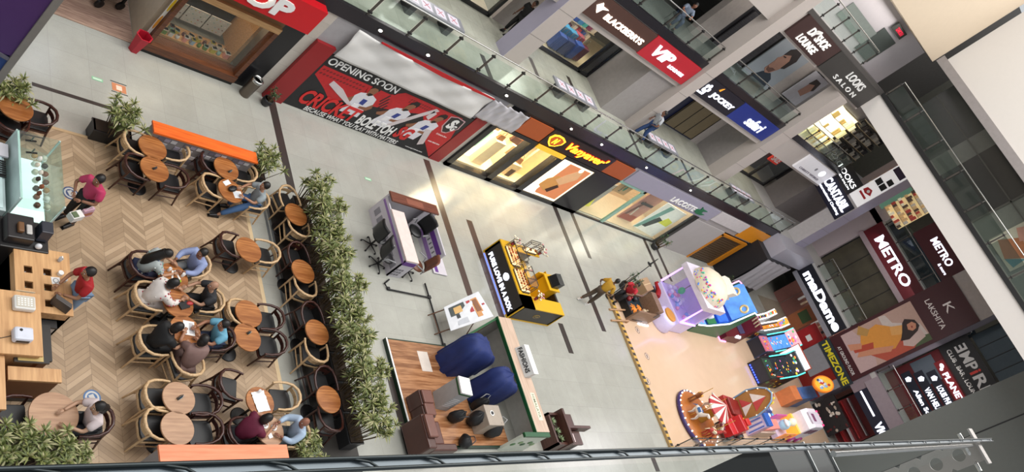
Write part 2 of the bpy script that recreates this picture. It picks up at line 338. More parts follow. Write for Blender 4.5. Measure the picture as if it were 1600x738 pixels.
railing('glass_balustrade', 'glass balustrade above the white sign at the corner column', (38.4, Y1), (45.6, Y1), 5, 8.05, .86)
railing('glass_balustrade', 'glass balustrade above the shoe lounge and salon signs on the top balcony', (29.6, Y1), (36.3, Y1), 5, 12.2, .9)
GD = glass('#8a958e', .9)
railing('glass_balustrade', 'dark glass balustrade on the white beam at the right', (39.97, 18.2), (39.97, 3.0), 9, 12.2, .98, GD)
railing('glass_balustrade', 'glass balustrade of the first upper floor between the glowing letter sign and the maroon sign', (XR+.1, 15.0), (XR+.1, 11.1), 4, ZL1, 1.0)
railing('glass_balustrade', 'glass balustrade in front of the stacked menswear signs lower right', (XR+.1, 8.3), (XR+.1, 5.0), 3, ZL1, 1.0)
railing('glass_balustrade', 'glass balustrade between the two maroon shoe shop signs', (XR2-.1, 15.8), (XR2-.1, 8.4), 6, ZL2, .9, glass('#7c8a90', .85))
# spotlights let into the black balcony edge
LAMP = M('#fffaf0', .3, emit=9, var=0)
base = MB(); base.side([(.09*math.cos(a*.524), .06*math.sin(a*.524)) for a in range(12)], -.02, .0, CHROME); lamp0 = None
for i, (px, py) in enumerate([(597, 45), (671, 84), (793, 148), (893, 201), (937, 228), (1010, 262), (1075, 300)]):
    p = at_y(px, py, Y0-.06); t = thing('recessed_spotlight', 'glowing spotlight in the black balcony edge %s' % ['above the cloth nearest the red sign', 'above the middle of the white cloth', 'above the bright handbag window', 'above the glowing yellow script sign', 'above the right orange end panel', 'above the grey sign band', 'above the crocodile emblem'][i], 'light', (p.x, Y0-.05, 3.72), 0, 'spotlights in the balcony edge')
    base.build('rim', t); m = MB(); m.disc(0, 0, .055, .035, -.035, -.02, LAMP); m.build('lens', t)
# own-side railing at the bottom edge of the view
t = thing('glass_balustrade', 'blurred dark steel capped glass railing along the bottom edge, nearest the viewer', 'railing', (.2, .331, 12.05), .0113)
DS = M('#2a3133', .3, .6); m = MB(); m.box(-1.5, 6.2, .0, .003, .06, 1.0, glass('#f2f6f5', 1, fres=.12)); m.build('glass_panel', t)
m = MB(); m.tube([(-1.5, .017, 1.05), (6.2, .017, 1.05)], .0035, DS); m.tube([(-1.5, 0, 1.05), (6.2, 0, 1.05)], .0035, DS); m.box(-1.5, 6.2, 0, .017, 1.043, 1.046, M('#59646b', .35, .3))
x = -1.3
while x < 6.1: m.tube([(x, .018, 1.05), (x+.04, .01, 1.052), (x+.06, 0, 1.05)], .0022, DS, 5); x += .15 if x < 3 else .3
m.build('cap_rail', t)
FIN = M('#98928b', .45, 0)
m = MB(); m.tube([(3.05, .0, .99), (5.75, -.0, .99)], .012, M('#9a9a98', .25, 1)); m.build('handrail', t)
def fin(x, t):
    f = thing('steel_rail_post', 'perforated flat steel railing post with round holes at the bottom right', 'railing post', (x, .30, 12.05), math.pi/2)
    m = MB(); out = [(-.0, 0), (.16, 0), (.16, 1.02), (0, 1.02)]
    # plate with a column of round holes, built as ring strips
    for k in range(6):
        zc = .12+k*.15; n = 20; vs = []; fs = []
        sq = []
        for j in range(n):
            a = 2*math.pi*j/n; c, s = math.cos(a), math.sin(a); q = .075/max(abs(c), abs(s)); sq.append((.08+q*c*1.07, zc+q*s))
        for yy in (-.006, .006):
            for j in range(n):
                a = 2*math.pi*j/n; vs.append((.08+.04*math.cos(a), yy, zc+.04*math.sin(a)))
            for j in range(n): vs.append((sq[j][0], yy, sq[j][1]))
        for j in range(n):
            k2 = (j+1) % n; fs += [(j, k2, n+k2, n+j), (2*n+j, 3*n+j, 3*n+k2, 2*n+k2), (j, 2*n+j, 2*n+k2, k2), (n+j, n+k2, 3*n+k2, 3*n+j)]
        m.add(vs, fs, FIN)
    m.box(0, .16, -.006, .006, 0, .045, FIN); m.box(0, .16, -.006, .006, .945, 1.0, FIN); m.build('plate', f)
    m = MB(); m.box(-.03, .2, -.05, .06, 1.0, 1.012, M('#a59f9a', .3, .9)); m.build('top_cap', f)
    m = MB(); m.ell((.08, -.03, .93), (.07, .04, .03), CHROME); m.tube([(-.05, -.03, .93), (.2, -.03, .93)], .012, CHROME); m.build('glass_clamp', f)
    return f
fin(6.11, t)
m = MB()
for x_, w_ in ((3.05, .38), (3.46, .23)): f = thing('black_rail_post', 'black flat railing post with a pale top edge, %s of two at the bottom edge' % ('left' if x_ < 3.3 else 'right'), 'railing post', (x_, .22, 12.05)); m = MB(); m.box(0, w_, 0, .25, 0, .84, M('#0c0b0b', .6)); m.build('plate', f); m = MB(); m.box(w_, w_+.008, -.003, .253, .8, .85, M('#9b9c9c', .3, .6)); m.build('top_edge', f)

for i, (x, y, z, sx, sy, e) in enumerate([(49.5, 12, 7.4, 2, 7, 60), (51.5, 12, 10.8, 2, 7, 60), (47, 9, 14.9, 6, 12, 260), (49.3, 6.5, 7.4, 2, 3, 25), (33, 19.4, 14.4, 12, 1, 200), (33, 19.3, 7.5, 24, 1, 110), (30, 19.5, 10.7, 16, 1, 70)]): area('corridor_fill_%s' % 'abcdefg'[i], (x, y, z), (0, 0, 0), sx, sy, e, (1, .96, .9))  # unseen area lights added to brighten the dark upper corridors

# top floor interior on the right
for k, (a, b, c) in enumerate([(17.9, 15.2, '#3f4340'), (15.2, 14.3, '#6b6e68'), (14.3, 11.6, '#3a3b39'), (11.6, 3, '#747a72')]):
    m = MB(); m.box(42.6, 42.8, b, a, ZL3, 15.1, M(c, .2, var=.06)); struct('wall_top_%s' % 'abcd'[k], m)
m = MB(); m.box(42.56, 42.6, 11.55, 11.65, ZL3, 15.1, M('#55564f', .3)); m.box(42.56, 42.6, 3, 17.9, 13.9, 13.96, M('#55564f', .3)); struct('trim_36', m)
area('gift_front_fill', (8.8, 16.1, 3.3), (0, 0, 0), 4.5, .3, 45, (1, .8, .6))  # added warm fill light, tints the floor before the gift shop
t = thing('purple_advert_column', 'tall purple and blue hoarding column at the top left corner', 'hoarding', (3.7, 11.95, 0)); zc_ = at_y(12, 86, 11.95).z
m = MB(); m.box(0, 1.53, 0, .8, zc_, 16, M('#42205c', .4, var=.03)); m.build('purple_panel', t); m = MB(); m.box(0, 1.53, 0, .8, .0, zc_-.05, M('#17346e', .4, var=.03)); m.build('blue_panel', t)
m = MB(); m.box(1.53, 1.66, -.03, .8, 0, 16, M('#77716c', .5)); m.side([(0, zc_-.08), (.7, zc_+.02), (1.2, zc_-.02), (1.53, zc_-.12), (1.53, zc_-.04), (1.2, zc_+.06), (.7, zc_+.1), (0, zc_)], -.02, 0, M('#5c5a66', .5)); m.build('edge_trim', t)
# ================================================================ SIGNS AND SHOPS
def panel(name, label, cat, a, b, z0, z1, plane, P, d, mt, group=None, board='board', bevel=0):
    """plane 'y': spans X a..b facing -Y; plane 'x': spans Y a..b (a > b) facing -X"""
    if plane == 'y': t = thing(name, label, cat, (a, P, z0), 0, group); W = b-a
    else: t = thing(name, label, cat, (P, a, z0), -math.pi/2, group); W = a-b
    m = MB(); m.box(0, W, -d, 0, 0, z1-z0, mt); m.build(board, t, bevel=bevel); return t, W, z1-z0
def word(t, W, H, d, body, x0, x1, z0, z1, mt, bold=.02, shear=0, name='lettering', th=.03, rot=0):
    m = MB(); letters(m, body, x0*W, x1*W, z0*H, z1*H, mt, -d-th, -d+.001, bold, shear, rot); return m.build(name, t)
LW = M('#eef1ff', .4, emit=1.5, var=0); LWARM = M('#ffe9d8', .4, emit=2.0, var=0); WH = M('#e9e8e6', .5, var=0); WLIT = M('#ffffff', .4, emit=1.2, var=0)
RED = M('#b3141c', .35, var=.03); DRED = M('#8d1319', .4, var=.03)
# red shop sign
t, W, H = panel('shop_sign', 'large red sign box with white capitals over the gift shop window', 'sign', 5.0, 12.54, 2.75, 3.62, 'y', 16.36, .32, M('#c4131e', .35, var=.02))
word(t, W, H, .32, 'SHOP', .563, .891, .14, .80, WH, .08)
# cricket banner
t, W, H = panel('cricket_banner', 'red and black cricket banner OPENING SOON with three players in white', 'banner', 13.76, 19.93, .02, 2.3, 'y', 16.36, .03, M('#17161a', .5))
B = lambda ps: [(x*W, z*H) for x, z in ps]
m = MB(); rd = M('#b5161d', .5, var=.12, scale=14)
m.side(B([(.02, .80), (.30, .80), (.33, .55), (.2, .3), (.12, .46), (.02, .62)]), -.034, -.03, rd)
m.side(B([(.30, .80), (.44, .80), (.5, .93), (.93, .93), (.995, .5), (.995, .02), (.86, .30), (.70, .72), (.6, .62), (.42, .5), (.33, .45)]), -.034, -.03, rd)
for k in range(26):
    x = .03+(k % 13)*.02; z = .66+(k//13)*.07; m.side(B([(x, z), (x+.011, z), (x+.016, z+.03), (x+.005, z+.03)]), -.036, -.034, M('#6e1015', .5))
for k in range(20):
    x = .56+(k % 10)*.016; z = .80+(k//10)*.05; m.side(B([(x, z), (x+.009, z), (x+.013, z+.03), (x+.004, z+.03)]), -.036, -.034, M('#6e1015', .5))
for k in range(5): m.side(B([(.44+.012*k, .79-.06*k), (.45+.012*k, .79-.06*k), (.43+.012*k, .62-.05*k), (.42+.012*k, .62-.05*k)]), -.036, -.034, M('#3d1114', .5))
m.build('red_field', t)
m = MB(); m.side(B([(0, .82), (.46, .82), (.49, 1), (0, 1)]), -.036, -.03, M('#121114', .5)); m.build('black_header', t)
word(t, W, H, .036, 'OPENING SOON', .02, .455, .845, .965, WH, .03, th=.004)
skin = M('#8a5a40', .6); hair = M('#1a1210', .6); kit = M('#d8d6dc', .6, var=.05, scale=10); blue = M('#2c3a86', .5); batc = M('#cbbfc0', .5)
def player(cx, s, bat, lean, fl=1):
    m = MB(); X = lambda x, z: ((cx+fl*x*s*.37+lean*z*.0)*W, z*H)
    q = lambda ps, d, mt: m.side([((cx+fl*(x*s+lean*(z-.3)))*W, z*H) for x, z in ps][::fl], -d, -.034, mt)
    q([(-.055, .28), (-.045, .50), (-.06, .56), (-.075, .50), (-.10, .44), (-.085, .40), (-.05, .42)], .037, skin)
    q([(-.06, .22), (-.055, .45), (-.065, .56), (-.05, .64), (-.015, .67), (.02, .67), (.055, .63), (.065, .52), (.05, .44), (.055, .22)], .038, kit)
    q([(.065, .53), (.078, .46), (.06, .38), (.01, .38), (.01, .42), (.045, .44)], .040, skin)
    q([(-.018, .64), (-.022, .76), (-.012, .82), (.01, .83), (.024, .77), (.018, .68), (0, .63)], .040, skin)
    q([(-.024, .76), (-.024, .83), (-.008, .875), (.014, .87), (.028, .82), (.026, .76), (.014, .80), (-.008, .80)], .042, hair)
    q([(-.014, .66), (0, .63), (.016, .67), (.010, .69), (-.008, .69)], .042, hair)
    q([(-.008, .46), (.02, .45), (.02, .56), (-.008, .56)], .041, blue)
    q(bat, .043, batc); q([(-.03, .34), (.0, .36), (.0, .44), (-.03, .43)], .044, M('#e8e6e8', .5))
    m.build('player', t)
player(.345, 1.0, [(-.03, .38), (-.14, .57), (-.22, .64), (-.225, .56), (-.15, .47), (-.04, .35)], 0)
player(.545, 1.0, [(.03, .30), (.09, .72), (.12, .90), (.15, .88), (.11, .65), (.06, .28)], .12)
player(.755, 1.0, [(-.05, .82), (-.085, .85), (-.075, .70), (-.04, .66)], .12)
m = MB(); m.side(B([(.80, .50), (.84, .52), (.88, .22), (.85, .16)]), -.046, -.034, batc); m.build('bat', t)
word(t, W, H, .04, 'CRICKET', .055, .40, .10, .37, M('#cf2222', .5), .05, .1, th=.008)
word(t, W, H, .04, 'BOLE TOH', .415, .655, .115, .31, WH, .05, .05, th=.008)
word(t, W, H, .04, 'SG', .665, .765, .14, .40, M('#c01f1f', .5), .08, .2, th=.008)
word(t, W, H, .04, 'BECAUSE WHAT YOU PLAY WITH MATTERS', .12, .735, .015, .095, WH, .02, .15, th=.006)
word(t, W, H, .03, 'www.sgcricket.com', .80, .93, .04, .065, WH, th=.004)
m = MB(); m.side(B([(.855, .88), (.90, .92), (.965, .90), (.975, .72), (.93, .56), (.90, .55), (.865, .66)]), -.040, -.034, M('#c7a0a4', .5)); m.side(B([(.862, .87), (.90, .905), (.958, .885), (.967, .72), (.928, .58), (.90, .57), (.872, .67)]), -.043, -.034, M('#1c191c', .5)); m.build('crest', t)
word(t, W, H, .043, 'S', .885, .935, .66, .87, WH, .1, .2, th=.004); word(t, W, H, .043, 'G', .925, .955, .64, .76, WH, .08, .2, th=.004)
word(t, W, H, .034, 'SG Exclusive Store', .885, .965, .48, .51, WH, .01, th=.003); word(t, W, H, .034, 'contact details below', .885, .975, .30, .33, WH, .01, th=.003)
# red side columns of the banner
for k, (a, b) in enumerate(((13.1, 13.74), (19.95, 20.48))):
    t, W, H = panel('banner_side_pillar', ['wide flat red pillar left of the cricket banner', 'narrow red pillar right of the cricket banner'][k], 'pillar', a, b, 0, 2.55, 'y', 16.37, .12 if k == 0 else .05, DRED)
# cloth over the banner
def cloth(name, label, a, b, z0, z1, y, mt, sag=.25, folds=9, seed=1, plane='y'):
    t = thing(name, label, 'cloth', (a, y, z0) if plane == 'y' else (y, a, z0), 0 if plane == 'y' else -math.pi/2); rnd = random.Random(seed); W = abs(b-a); H = z1-z0
    n, k = 60, 14; vs = []
    ph = [rnd.uniform(0, 6) for _ in range(4)]
    for j in range(k+1):
        for i in range(n+1):
            u = i/n; v = j/k; d = .034*math.sin(u*folds*1.6+v*3+ph[0])+.018*math.sin(u*folds*3.1-v*7+ph[1])+.006*math.sin(v*9+u*7+ph[2])+.01*abs(math.sin(u*11+v*8))
            top = H-sag*4*u*(1-u)*.35*(math.sin(u*7+ph[3])*.3+1); vs.append((u*W, -.13-d*(.4+v), v*top))
    fs = [(j*(n+1)+i, j*(n+1)+i+1, (j+1)*(n+1)+i+1, (j+1)*(n+1)+i) for j in range(k) for i in range(n)]
    m = MB(); m.add(vs, fs, mt, True); o = m.build('fabric', t); s = o.modifiers.new('thick', 'SOLIDIFY'); s.thickness = .01
    return t
cloth('cloth_sheet', 'white cloth sheet hung above the cricket banner', 13.8, 19.6, 2.35, 3.48, 16.35, M('#d5d3d0', .7, var=.02))
cloth('plastic_sheet', 'thin grey plastic sheet hung right of the white cloth above the banner', 19.65, 21.6, 2.5, 3.45, 16.35, M('#b3b0b4', .4, var=.04), .1, 14, 5)
m = MB(); m.side([(0, .0), (2.6, -.10), (5, -.02), (5, .03), (0, .05)], -.03, 0, RED); tag(m.build('red_ribbon', None, (14.6, 16.2, 3.45)), 'red strip showing above the white cloth under the balcony edge', 'strip')
# gift shop window
WD = wood('#4a2818', '#6d3f25', .35, 0, 1.0, 0, 'darkwood')
t = thing('shop_window_frame', 'brown timber window frame of the gift shop', 'window frame', (9.45, 16.38, 0))
m = MB(); m.box(0, 2.62, -.12, .1, .0, .12, BLACK); m.box(0, 2.62, -.16, .3, .12, .34, WD); m.box(0, 2.62, -.12, .1, 2.2, 2.38, wood('#a37b4c', '#c2996a', .5)); m.build('sill', t)
for x in (0, 2.5): m = MB(); m.box(x, x+.12, -.12, .12, .34, 2.2, WD); m.build('jamb', t)
m = MB(); m.box(.12, 2.5, .0, .012, .34, 2.2, glass('#eef2ee', .97)); m.build('pane', t)
t = thing('display_shelf', 'dark wooden display shelf behind the gift shop window', 'shelf', (9.6, 16.7, 0))
SHW = wood('#9a7049', '#c39463', .45, 0, 1, 0, 'shelfwood')
m = MB(); m.box(0, 2.3, 0, .55, .3, .4, SHW); m.build('lower_board', t); m = MB(); m.box(0, 2.3, 1.1, 1.6, .4, 1.2, M('#2a221d', .5)); m.build('back_panel', t); m = MB(); m.box(0, 2.3, 1.0, 2.0, 1.2, 1.26, SHW); m.build('counter_board', t)
m = MB(); m.box(2.2, 2.3, 0, 1.6, .4, 1.9, SHW); m.build('side_board', t)
rnd = random.Random(3)
pc = ['#d7cfc2', '#7fa39b', '#b7443c', '#8fb0a6', '#cdbba0', '#5a2a26', '#b9a93a', '#5b7a35', '#c9c3bb', '#d98f7f', '#e5dccb', '#93a6b5']
for i in range(22):
    r, c_ = divmod(i, 11); w_ = rnd.uniform(.1, .16); h = rnd.uniform(.1, .2); x = 9.68+c_*.2+rnd.uniform(0, .03); y = 16.78+r*.2
    m = MB(); mt = M(rnd.choice(pc), .5, var=.15, scale=20)
    if i % 3: m.box(-w_/2, w_/2, -.05, .05, 0, h, mt); m.box(-w_/2-.004, w_/2+.004, -.054, .054, h*.82, h, M(rnd.choice(pc), .5))
    else: m.lathe([(.045, 0), (.055, .02), (.055, h*.7), (.03, h*.85), (.03, h)], mt, n=12); m.cyl((0, 0, 0), .036, h, h+.02, M('#6b4b30', .5), 12)
    o = m.build(['gift_box', 'gift_jar'][i % 3 == 0], None, (x, y, .4), rnd.uniform(-.3, .3)); tag(o, 'small colourful gift packet on the display shelf in the gift shop window', 'gift', 'gifts along the shop window shelf')
for i in range(3):
    t, W, H = panel('patterned_card_board', ['patterned card sheet at the left of the gift window', 'patterned card sheet in the middle of the gift window', 'white framed print leaning at the right of the gift window'][i], 'card', 9.7+i*.62, 10.28+i*.62, .62, 1.15, 'y', 17.3, .02, M('#c9c2b6', .6))
    m = MB()
    for a in range(5):
        for b in range(4): m.disc(.07+a*.11, .07+b*.13, .022, .016, -.024, -.02, M(pc[(a*3+b*5) % 12], .5), 6)
    m.build('printed_pattern', t)
for i in range(14):
    m = MB(); x = 11.0+(i % 7)*.12; z = 1.3+(i//7)*.3; m.box(-.045, .045, -.04, .04, 0, .2, M(pc[i % 12], .5, var=.1)); m.box(-.03, .03, -.03, .03, .2, .24, M(pc[(i+5) % 12], .5)); o = m.build('bottle_box', None, (x, 18.85, 1.56) if i > 6 else (x, 18.3, 1.26)); tag(o, 'coloured packet on the rear shelves of the gift shop', 'packet', 'packets on the rear gift shelves')
t = thing('rear_shelf', 'rear wooden wall shelf stacked with packets in the gift shop', 'shelf', (10.9, 18.75, 1.2)); m = MB(); m.box(0, .95, 0, .25, .33, .36, SHW); m.box(0, .95, .22, .25, 0, .9, SHW); m.build('board', t)
area('gift_shop_lamp', (10.7, 17.6, 3.2), (0, 0, 0), 2.6, 1.6, 55, (1, .86, .66))
area('gift_door_lamp', (8.2, 18, 3.2), (0, 0, 0), 1.6, 2, 30, (.8, .88, 1))
m = MB(); m.box(7.35, 9.3, 16.4, 20.3, 0, .02, wood('#8b6f62', '#b79a86', .25, 0, 1, .3, 'shopfloor')); struct('floor_shop', m)
t = thing('red_bin', 'red plastic bin in the doorway of the gift shop', 'bin', (9.28, 16.2, 0)); m = MB(); m.lathe([(.13, 0), (.2, .55), (.215, .56), (.18, .56), (.17, .5), (.12, .03)], M('#b01a2e', .4), n=6, smooth=False); m.build('body', t)
t = thing('black_stroller', 'dark ride-on pram with a lit screen inside the gift shop doorway', 'pram', (8.6, 17.6, .02), .4)
m = MB(); m.box(-.35, .35, -.3, .3, .35, .6, BLACK); m.tube([(-.4, -.3, .5), (-.5, 0, .95), (-.4, .3, .5)], .03, CHROME); m.build('seat', t, bevel=.04)
m = MB(); m.box(-.2, .2, -.15, .15, .62, .66, M('#c9d6ee', .2, emit=1.5, var=0)); m.build('screen', t)
for a, b in ((-.3, -.3), (.3, -.3), (-.3, .3), (.3, .3)): m = MB(); m.T = Matrix.Translation((a, b, .12)) @ Matrix.Rotation(math.pi/2, 4, 'X'); m.lathe([(.12, -.03), (.12, .03)], BLACK, n=16); m.build('wheel', t)
for a, b in ((-.3, -.3), (.3, -.3), (-.3, .3), (.3, .3)): m = MB(); m.box(a-.03, a+.03, b-.03, b+.03, .12, .4, BLACK); m.build('leg', t)
t, W, H = panel('poster_stand', 'yellow and white printed poster beside the gift shop window', 'poster', 9.36, 9.44, .3, 2.2, 'y', 16.4, .02, M('#d3cfc6', .5)); m = MB(); m.disc(W/2, H*.7, .035, .25, -.024, -.02, M('#d9b21f', .5)); m.disc(W/2, H*.35, .035, .25, -.024, -.02, M('#cf8a2a', .5)); m.build('printed_art', t)
# steel bin by the pilaster, plant by the banner
t = thing('steel_bin', 'tall brushed steel litter bin beside the black shop pillar', 'bin', (at_z(380, 141).x, 16.1, 0)); m = MB(); m.lathe([(.16, 0), (.165, .62)], M('#6d645c', .3, .8)); m.build('body', t); m = MB(); m.lathe([(.17, .6), (.175, .68), (.12, .7), (.11, .62)], CHROME); m.build('rim', t)
# handbag shop
EB = M('#2a241f', .3)
t = thing('shop_window_frame', 'black framed lit windows of the handbag shop', 'window frame', (20.72, 16.38, 0))
for x0, x1 in ((0, .24), (2.2, 2.52), (4.02, 4.36), (6.5, 8.2)): m = MB(); m.box(x0, x1, -.1, .2, 0, 2.5, BLK); m.build('mullion', t)
m = MB(); m.box(0, 8.2, -.1, .12, 0, .18, BLK); m.build('sill', t); m = MB(); m.box(0, 8.2, -.11, .12, 2.42, 2.58, BLK); m.build('head', t)
for x0, x1 in ((.24, 2.2), (2.52, 4.02)): m = MB(); m.box(x0, x1, 0, .012, .18, 2.42, glass('#fff8ea', .97)); m.build('pane', t)
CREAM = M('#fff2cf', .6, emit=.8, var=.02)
m = MB(); m.box(20.75, 28.7, 16.62, 20.2, .0, .16, M('#f0dfbe', .4)); struct('floor_handbag_shop', m)
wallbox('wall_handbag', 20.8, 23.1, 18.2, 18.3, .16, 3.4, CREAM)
wallbox('wall_handbag_far', 24.9, 28.7, 17.2, 17.3, .16, 3.4, M('#ecd7a6', .5))
area('handbag_lamp', (22.0, 17.3, 3.3), (0, 0, 0), 2.2, 1.2, 330, (1, .88, .62))
area('handbag_lamp_second', (24.2, 17.6, 3.3), (0, 0, 0), 1.6, 1.6, 260, (1, .84, .55))
t = thing('lit_display_panel', 'bright cream backlit display wall in the handbag window', 'display', (20.98, 17.0, .2)); m = MB()
m.box(0, 1.2, 0, .05, 0, 2.15, M('#fff6de', .5, emit=1.3, var=.05)); m.build('board', t)
m = MB(); m.side([(.35, .15), (.7, .1), (.75, .45), (.5, .5), (.55, .8), (.45, .8)], -.01, 0, M('#e5d98a', .5, emit=.9)); m.side([(.7, .6), (.95, .55), (1.0, 1.5), (.75, 1.5)], -.01, 0, M('#a9d9c4', .5, emit=.7)); m.side([(0.1, 1.5), (.35, 1.5), (.35, 1.75), (.1, 1.75)], -.015, 0, M('#8b2a2a', .5)); m.side([(.8, 1.6), (1.1, 1.6), (1.1, 2.0), (.8, 2.0)], -.01, 0, M('#c9a878', .5, emit=.5)); m.build('printed_art', t)
LEA = [M('#8a5a2c', .4), M('#6e4023', .4), M('#b2803f', .4), M('#4a2a1c', .4)]
def handbag(x, y, z, mt, s, label):
    t = thing('handbag', label, 'handbag', (x, y, z), rnd.uniform(-.3, .3), 'handbags in the lit shop window'); m = MB(); m.hexa([(-.18*s, -.07*s, 0), (.18*s, -.07*s, 0), (.18*s, .07*s, 0), (-.18*s, .07*s, 0), (-.14*s, -.03*s, .24*s), (.14*s, -.03*s, .24*s), (.14*s, .03*s, .24*s), (-.14*s, .03*s, .24*s)], mt); m.build('body', t, bevel=.01)
    m = MB(); m.tube([(-.08*s, 0, .23*s), (-.07*s, 0, .36*s), (0, 0, .4*s), (.07*s, 0, .36*s), (.08*s, 0, .23*s)], .011*s, mt, 6); m.build('handle', t)
t = thing('display_stand', 'cream stepped display stand holding handbags', 'stand', (22.25, 16.8, .16)); m = MB(); m.box(0, .55, 0, .4, 0, 1.35, M('#f5e4c0', .5)); m.box(.0, .45, .4, .8, 0, 1.7, M('#f5e4c0', .5)); m.build('step', t)
for i, (x, y, z) in enumerate([(22.45, 16.97, 1.51), (22.68, 17.42, 1.86), (22.3, 17.42, 1.86), (23.92, 17.06, .8), (24.4, 17.06, .8), (24.12, 17.46, 1.3), (24.5, 17.46, 1.3), (23.78, 17.46, 1.3)]):
    handbag(x, y, z, LEA[i % 4], 1.0+.2*(i % 2), 'brown leather handbag %s' % ['on the lower step right of the bright window', 'at the right of the upper display step', 'at the left of the upper display step', 'in front on the low table behind the door', 'beside another on the low table behind the door', 'in the middle of the raised table behind the door', 'at the right of the raised table behind the door', 'at the left of the raised table behind the door'][i])
t = thing('display_table', 'cream display table behind the handbag shop door', 'table', (23.7, 16.85, .16)); m = MB(); m.box(0, .95, 0, .4, 0, .64, M('#efd9a8', .5)); m.box(0, .95, .4, .8, 0, 1.14, M('#efd9a8', .5)); m.build('step', t)
t, W, H = panel('open_sign_board', 'small brown square notice hung on the handbag shop door', 'notice', 23.55, 23.8, .55, .95, 'y', 16.34, .02, M('#5b4128', .5))
t, W, H = panel('backlit_poster', 'orange backlit poster with a tan handbag right of the shop door', 'poster', 25.1, 27.2, .22, 2.4, 'y', 16.36, .05, M('#fff0cf', .5, emit=1.3, var=0))
m = MB(); m.box(.55, 2.0, -.055, -.05, .12, 2.08, M('#c77a4e', .5, emit=.55, var=.04)); m.build('orange_field', t)
m = MB(); m.side([(.35, .55), (.9, .35), (1.35, .7), (1.2, 1.2), (.75, 1.35), (.4, 1.0)], -.062, -.05, M('#b98245', .5, emit=.5)); m.side([(.8, 1.1), (1.3, .9), (1.75, 1.5), (1.6, 1.95), (1.3, 1.9), (1.0, 1.5)], -.066, -.05, M('#c79a70', .5, emit=.5)); m.side([(.9, .45), (1.15, .35), (1.4, .8), (1.2, .9)], -.07, -.05, M('#4a2b1c', .5)); m.disc(1.42, 1.98, .12, .12, -.07, -.05, M('#fff3d8', .5, emit=1)); m.build('printed_handbag', t)
m = MB(); m.side([(0, 0), (.7, .0), (.35, .6), (0, .5)], -.06, -.05, M('#ffffff', .5, emit=1.3)); m.build('white_corner', t)
OR = M('#a9501f', .5, var=.04)
for k, (a, b) in enumerate(((21.75, 23.15), (27.4, 28.98))): panel('fascia_panel', ['burnt orange square panel left of the glowing script sign', 'burnt orange square panel right of the glowing script sign'][k], 'panel', a, b, 2.6, 3.37, 'y', 16.36, .06, OR)
t, W, H = panel('shop_sign', 'black sign with glowing yellow script over the handbag shop', 'sign', 23.17, 27.38, 2.6, 3.4, 'y', 16.36, .08, M('#1c0f10', .4))
YG = M('#ffc02a', .4, emit=2.6, var=0); RG = M('#c41f10', .4, emit=1.1, var=0)
word(t, W, H, .08, "Vanyaver'", .30, .94, .14, .82, RG, .09, .25, 'red_halo', .02); word(t, W, H, .1, "Vanyaver'", .305, .935, .17, .79, YG, .02, .25, 'lettering', .02)
m = MB(); sh = [(.12, .55), (.2, .85), (.42, .95), (.7, .92), (.95, .75), (.95, .45), (.75, .15), (.5, 0.02), (.3, .2)]; m.side([(x*1.05, .05+z*.66) for x, z in sh], -.1, -.08, YG); m.side([(x*.85+.11, .11+z*.53) for x, z in sh], -.11, -.1, M('#a8480e', .4, emit=.7)); m.build('glowing_shield', t)
letters(m2 := MB(), 'N', .42, .66, .24, .52, YG, -.125, -.11, .05, .2); m2.build('shield_mark', t)
t, W, H = panel('lintel_strip', 'yellow lit strip above the handbag shop door', 'strip', 23.2, 24.9, 2.38, 2.58, 'y', 16.26, .04, M('#dba22a', .5, emit=.8))
# clothing shop under the grey band
t, W, H = panel('shop_sign', 'grey fascia sign with raised white capitals and green crocodile', 'sign', 29.2, 37.2, 2.6, 3.42, 'y', 16.37, .05, M('#9a96a6', .5, var=.02))
word(t, W, H, .05, 'LACOSTE', .475, .765, .16, .54, M('#f1f0ea', .4), .03, 0)
m = MB(); m.side([(6.15, .22), (6.45, .12), (6.9, .14), (7.15, .26), (6.8, .26), (6.75, .4), (7.05, .5), (6.6, .52), (6.35, .62), (6.45, .42), (6.2, .4)], -.09, -.05, M('#1d6b45', .4)); m.build('crocodile_emblem', t)
t = thing('shop_window_frame', 'glass shop front with pale green edges under the grey sign', 'window frame', (28.95, 16.38, 0))
GE = M('#8fb5a4', .3)
m = MB(); m.box(0, 7.2, -.03, .05, 0, .08, BLK); m.build('sill', t); m = MB(); m.box(2.1, 2.3, -.04, .05, .08, 2.6, GE); m.box(0, 2.3, -.04, .05, 2.45, 2.6, GE); m.build('glass_edge', t)
for x0, x1 in ((.05, 2.1), (2.3, 4.6), (4.6, 7.1)): m = MB(); m.box(x0, x1, 0, .012, .08, 2.6, glass('#eef7f0', .97)); m.build('pane', t)
m = MB(); m.box(7.1, 7.35, -.1, .1, 0, 2.6, BLK); m.build('jamb', t)
m = MB(); m.box(29, 36.4, 16.62, 20.3, 0, .03, M('#cdb99a', .3)); struct('floor_clothing_shop', m); wallbox('wall_clothing', 29.05, 36.3, 18.6, 18.7, .03, 3.4, wood('#cbb08c', '#dfc7a6', .5, 0, .5, 1.0, 'pale'))
area('clothing_lamp', (31, 17.6, 3.3), (0, 0, 0), 3.5, 1.4, 110, (1, .93, .8)); area('clothing_lamp_second', (34.8, 17.6, 3.3), (0, 0, 0), 2.5, 1.4, 110, (1, .9, .75))
def board(name, label, x, y, z, w_, h, mt, rz, ps=()):
    t = thing(name, label, 'display board', (x, y, z), rz); m = MB(); m.box(0, w_, -.03, 0, 0, h, mt); m.build('board', t)
    for j, (pl, mm) in enumerate(ps): m = MB(); m.side(pl, -.035-.003*j, -.03, mm); m.build('printed_shape', t)
    return t
YEL = M('#d9d838', .5, emit=.25); 
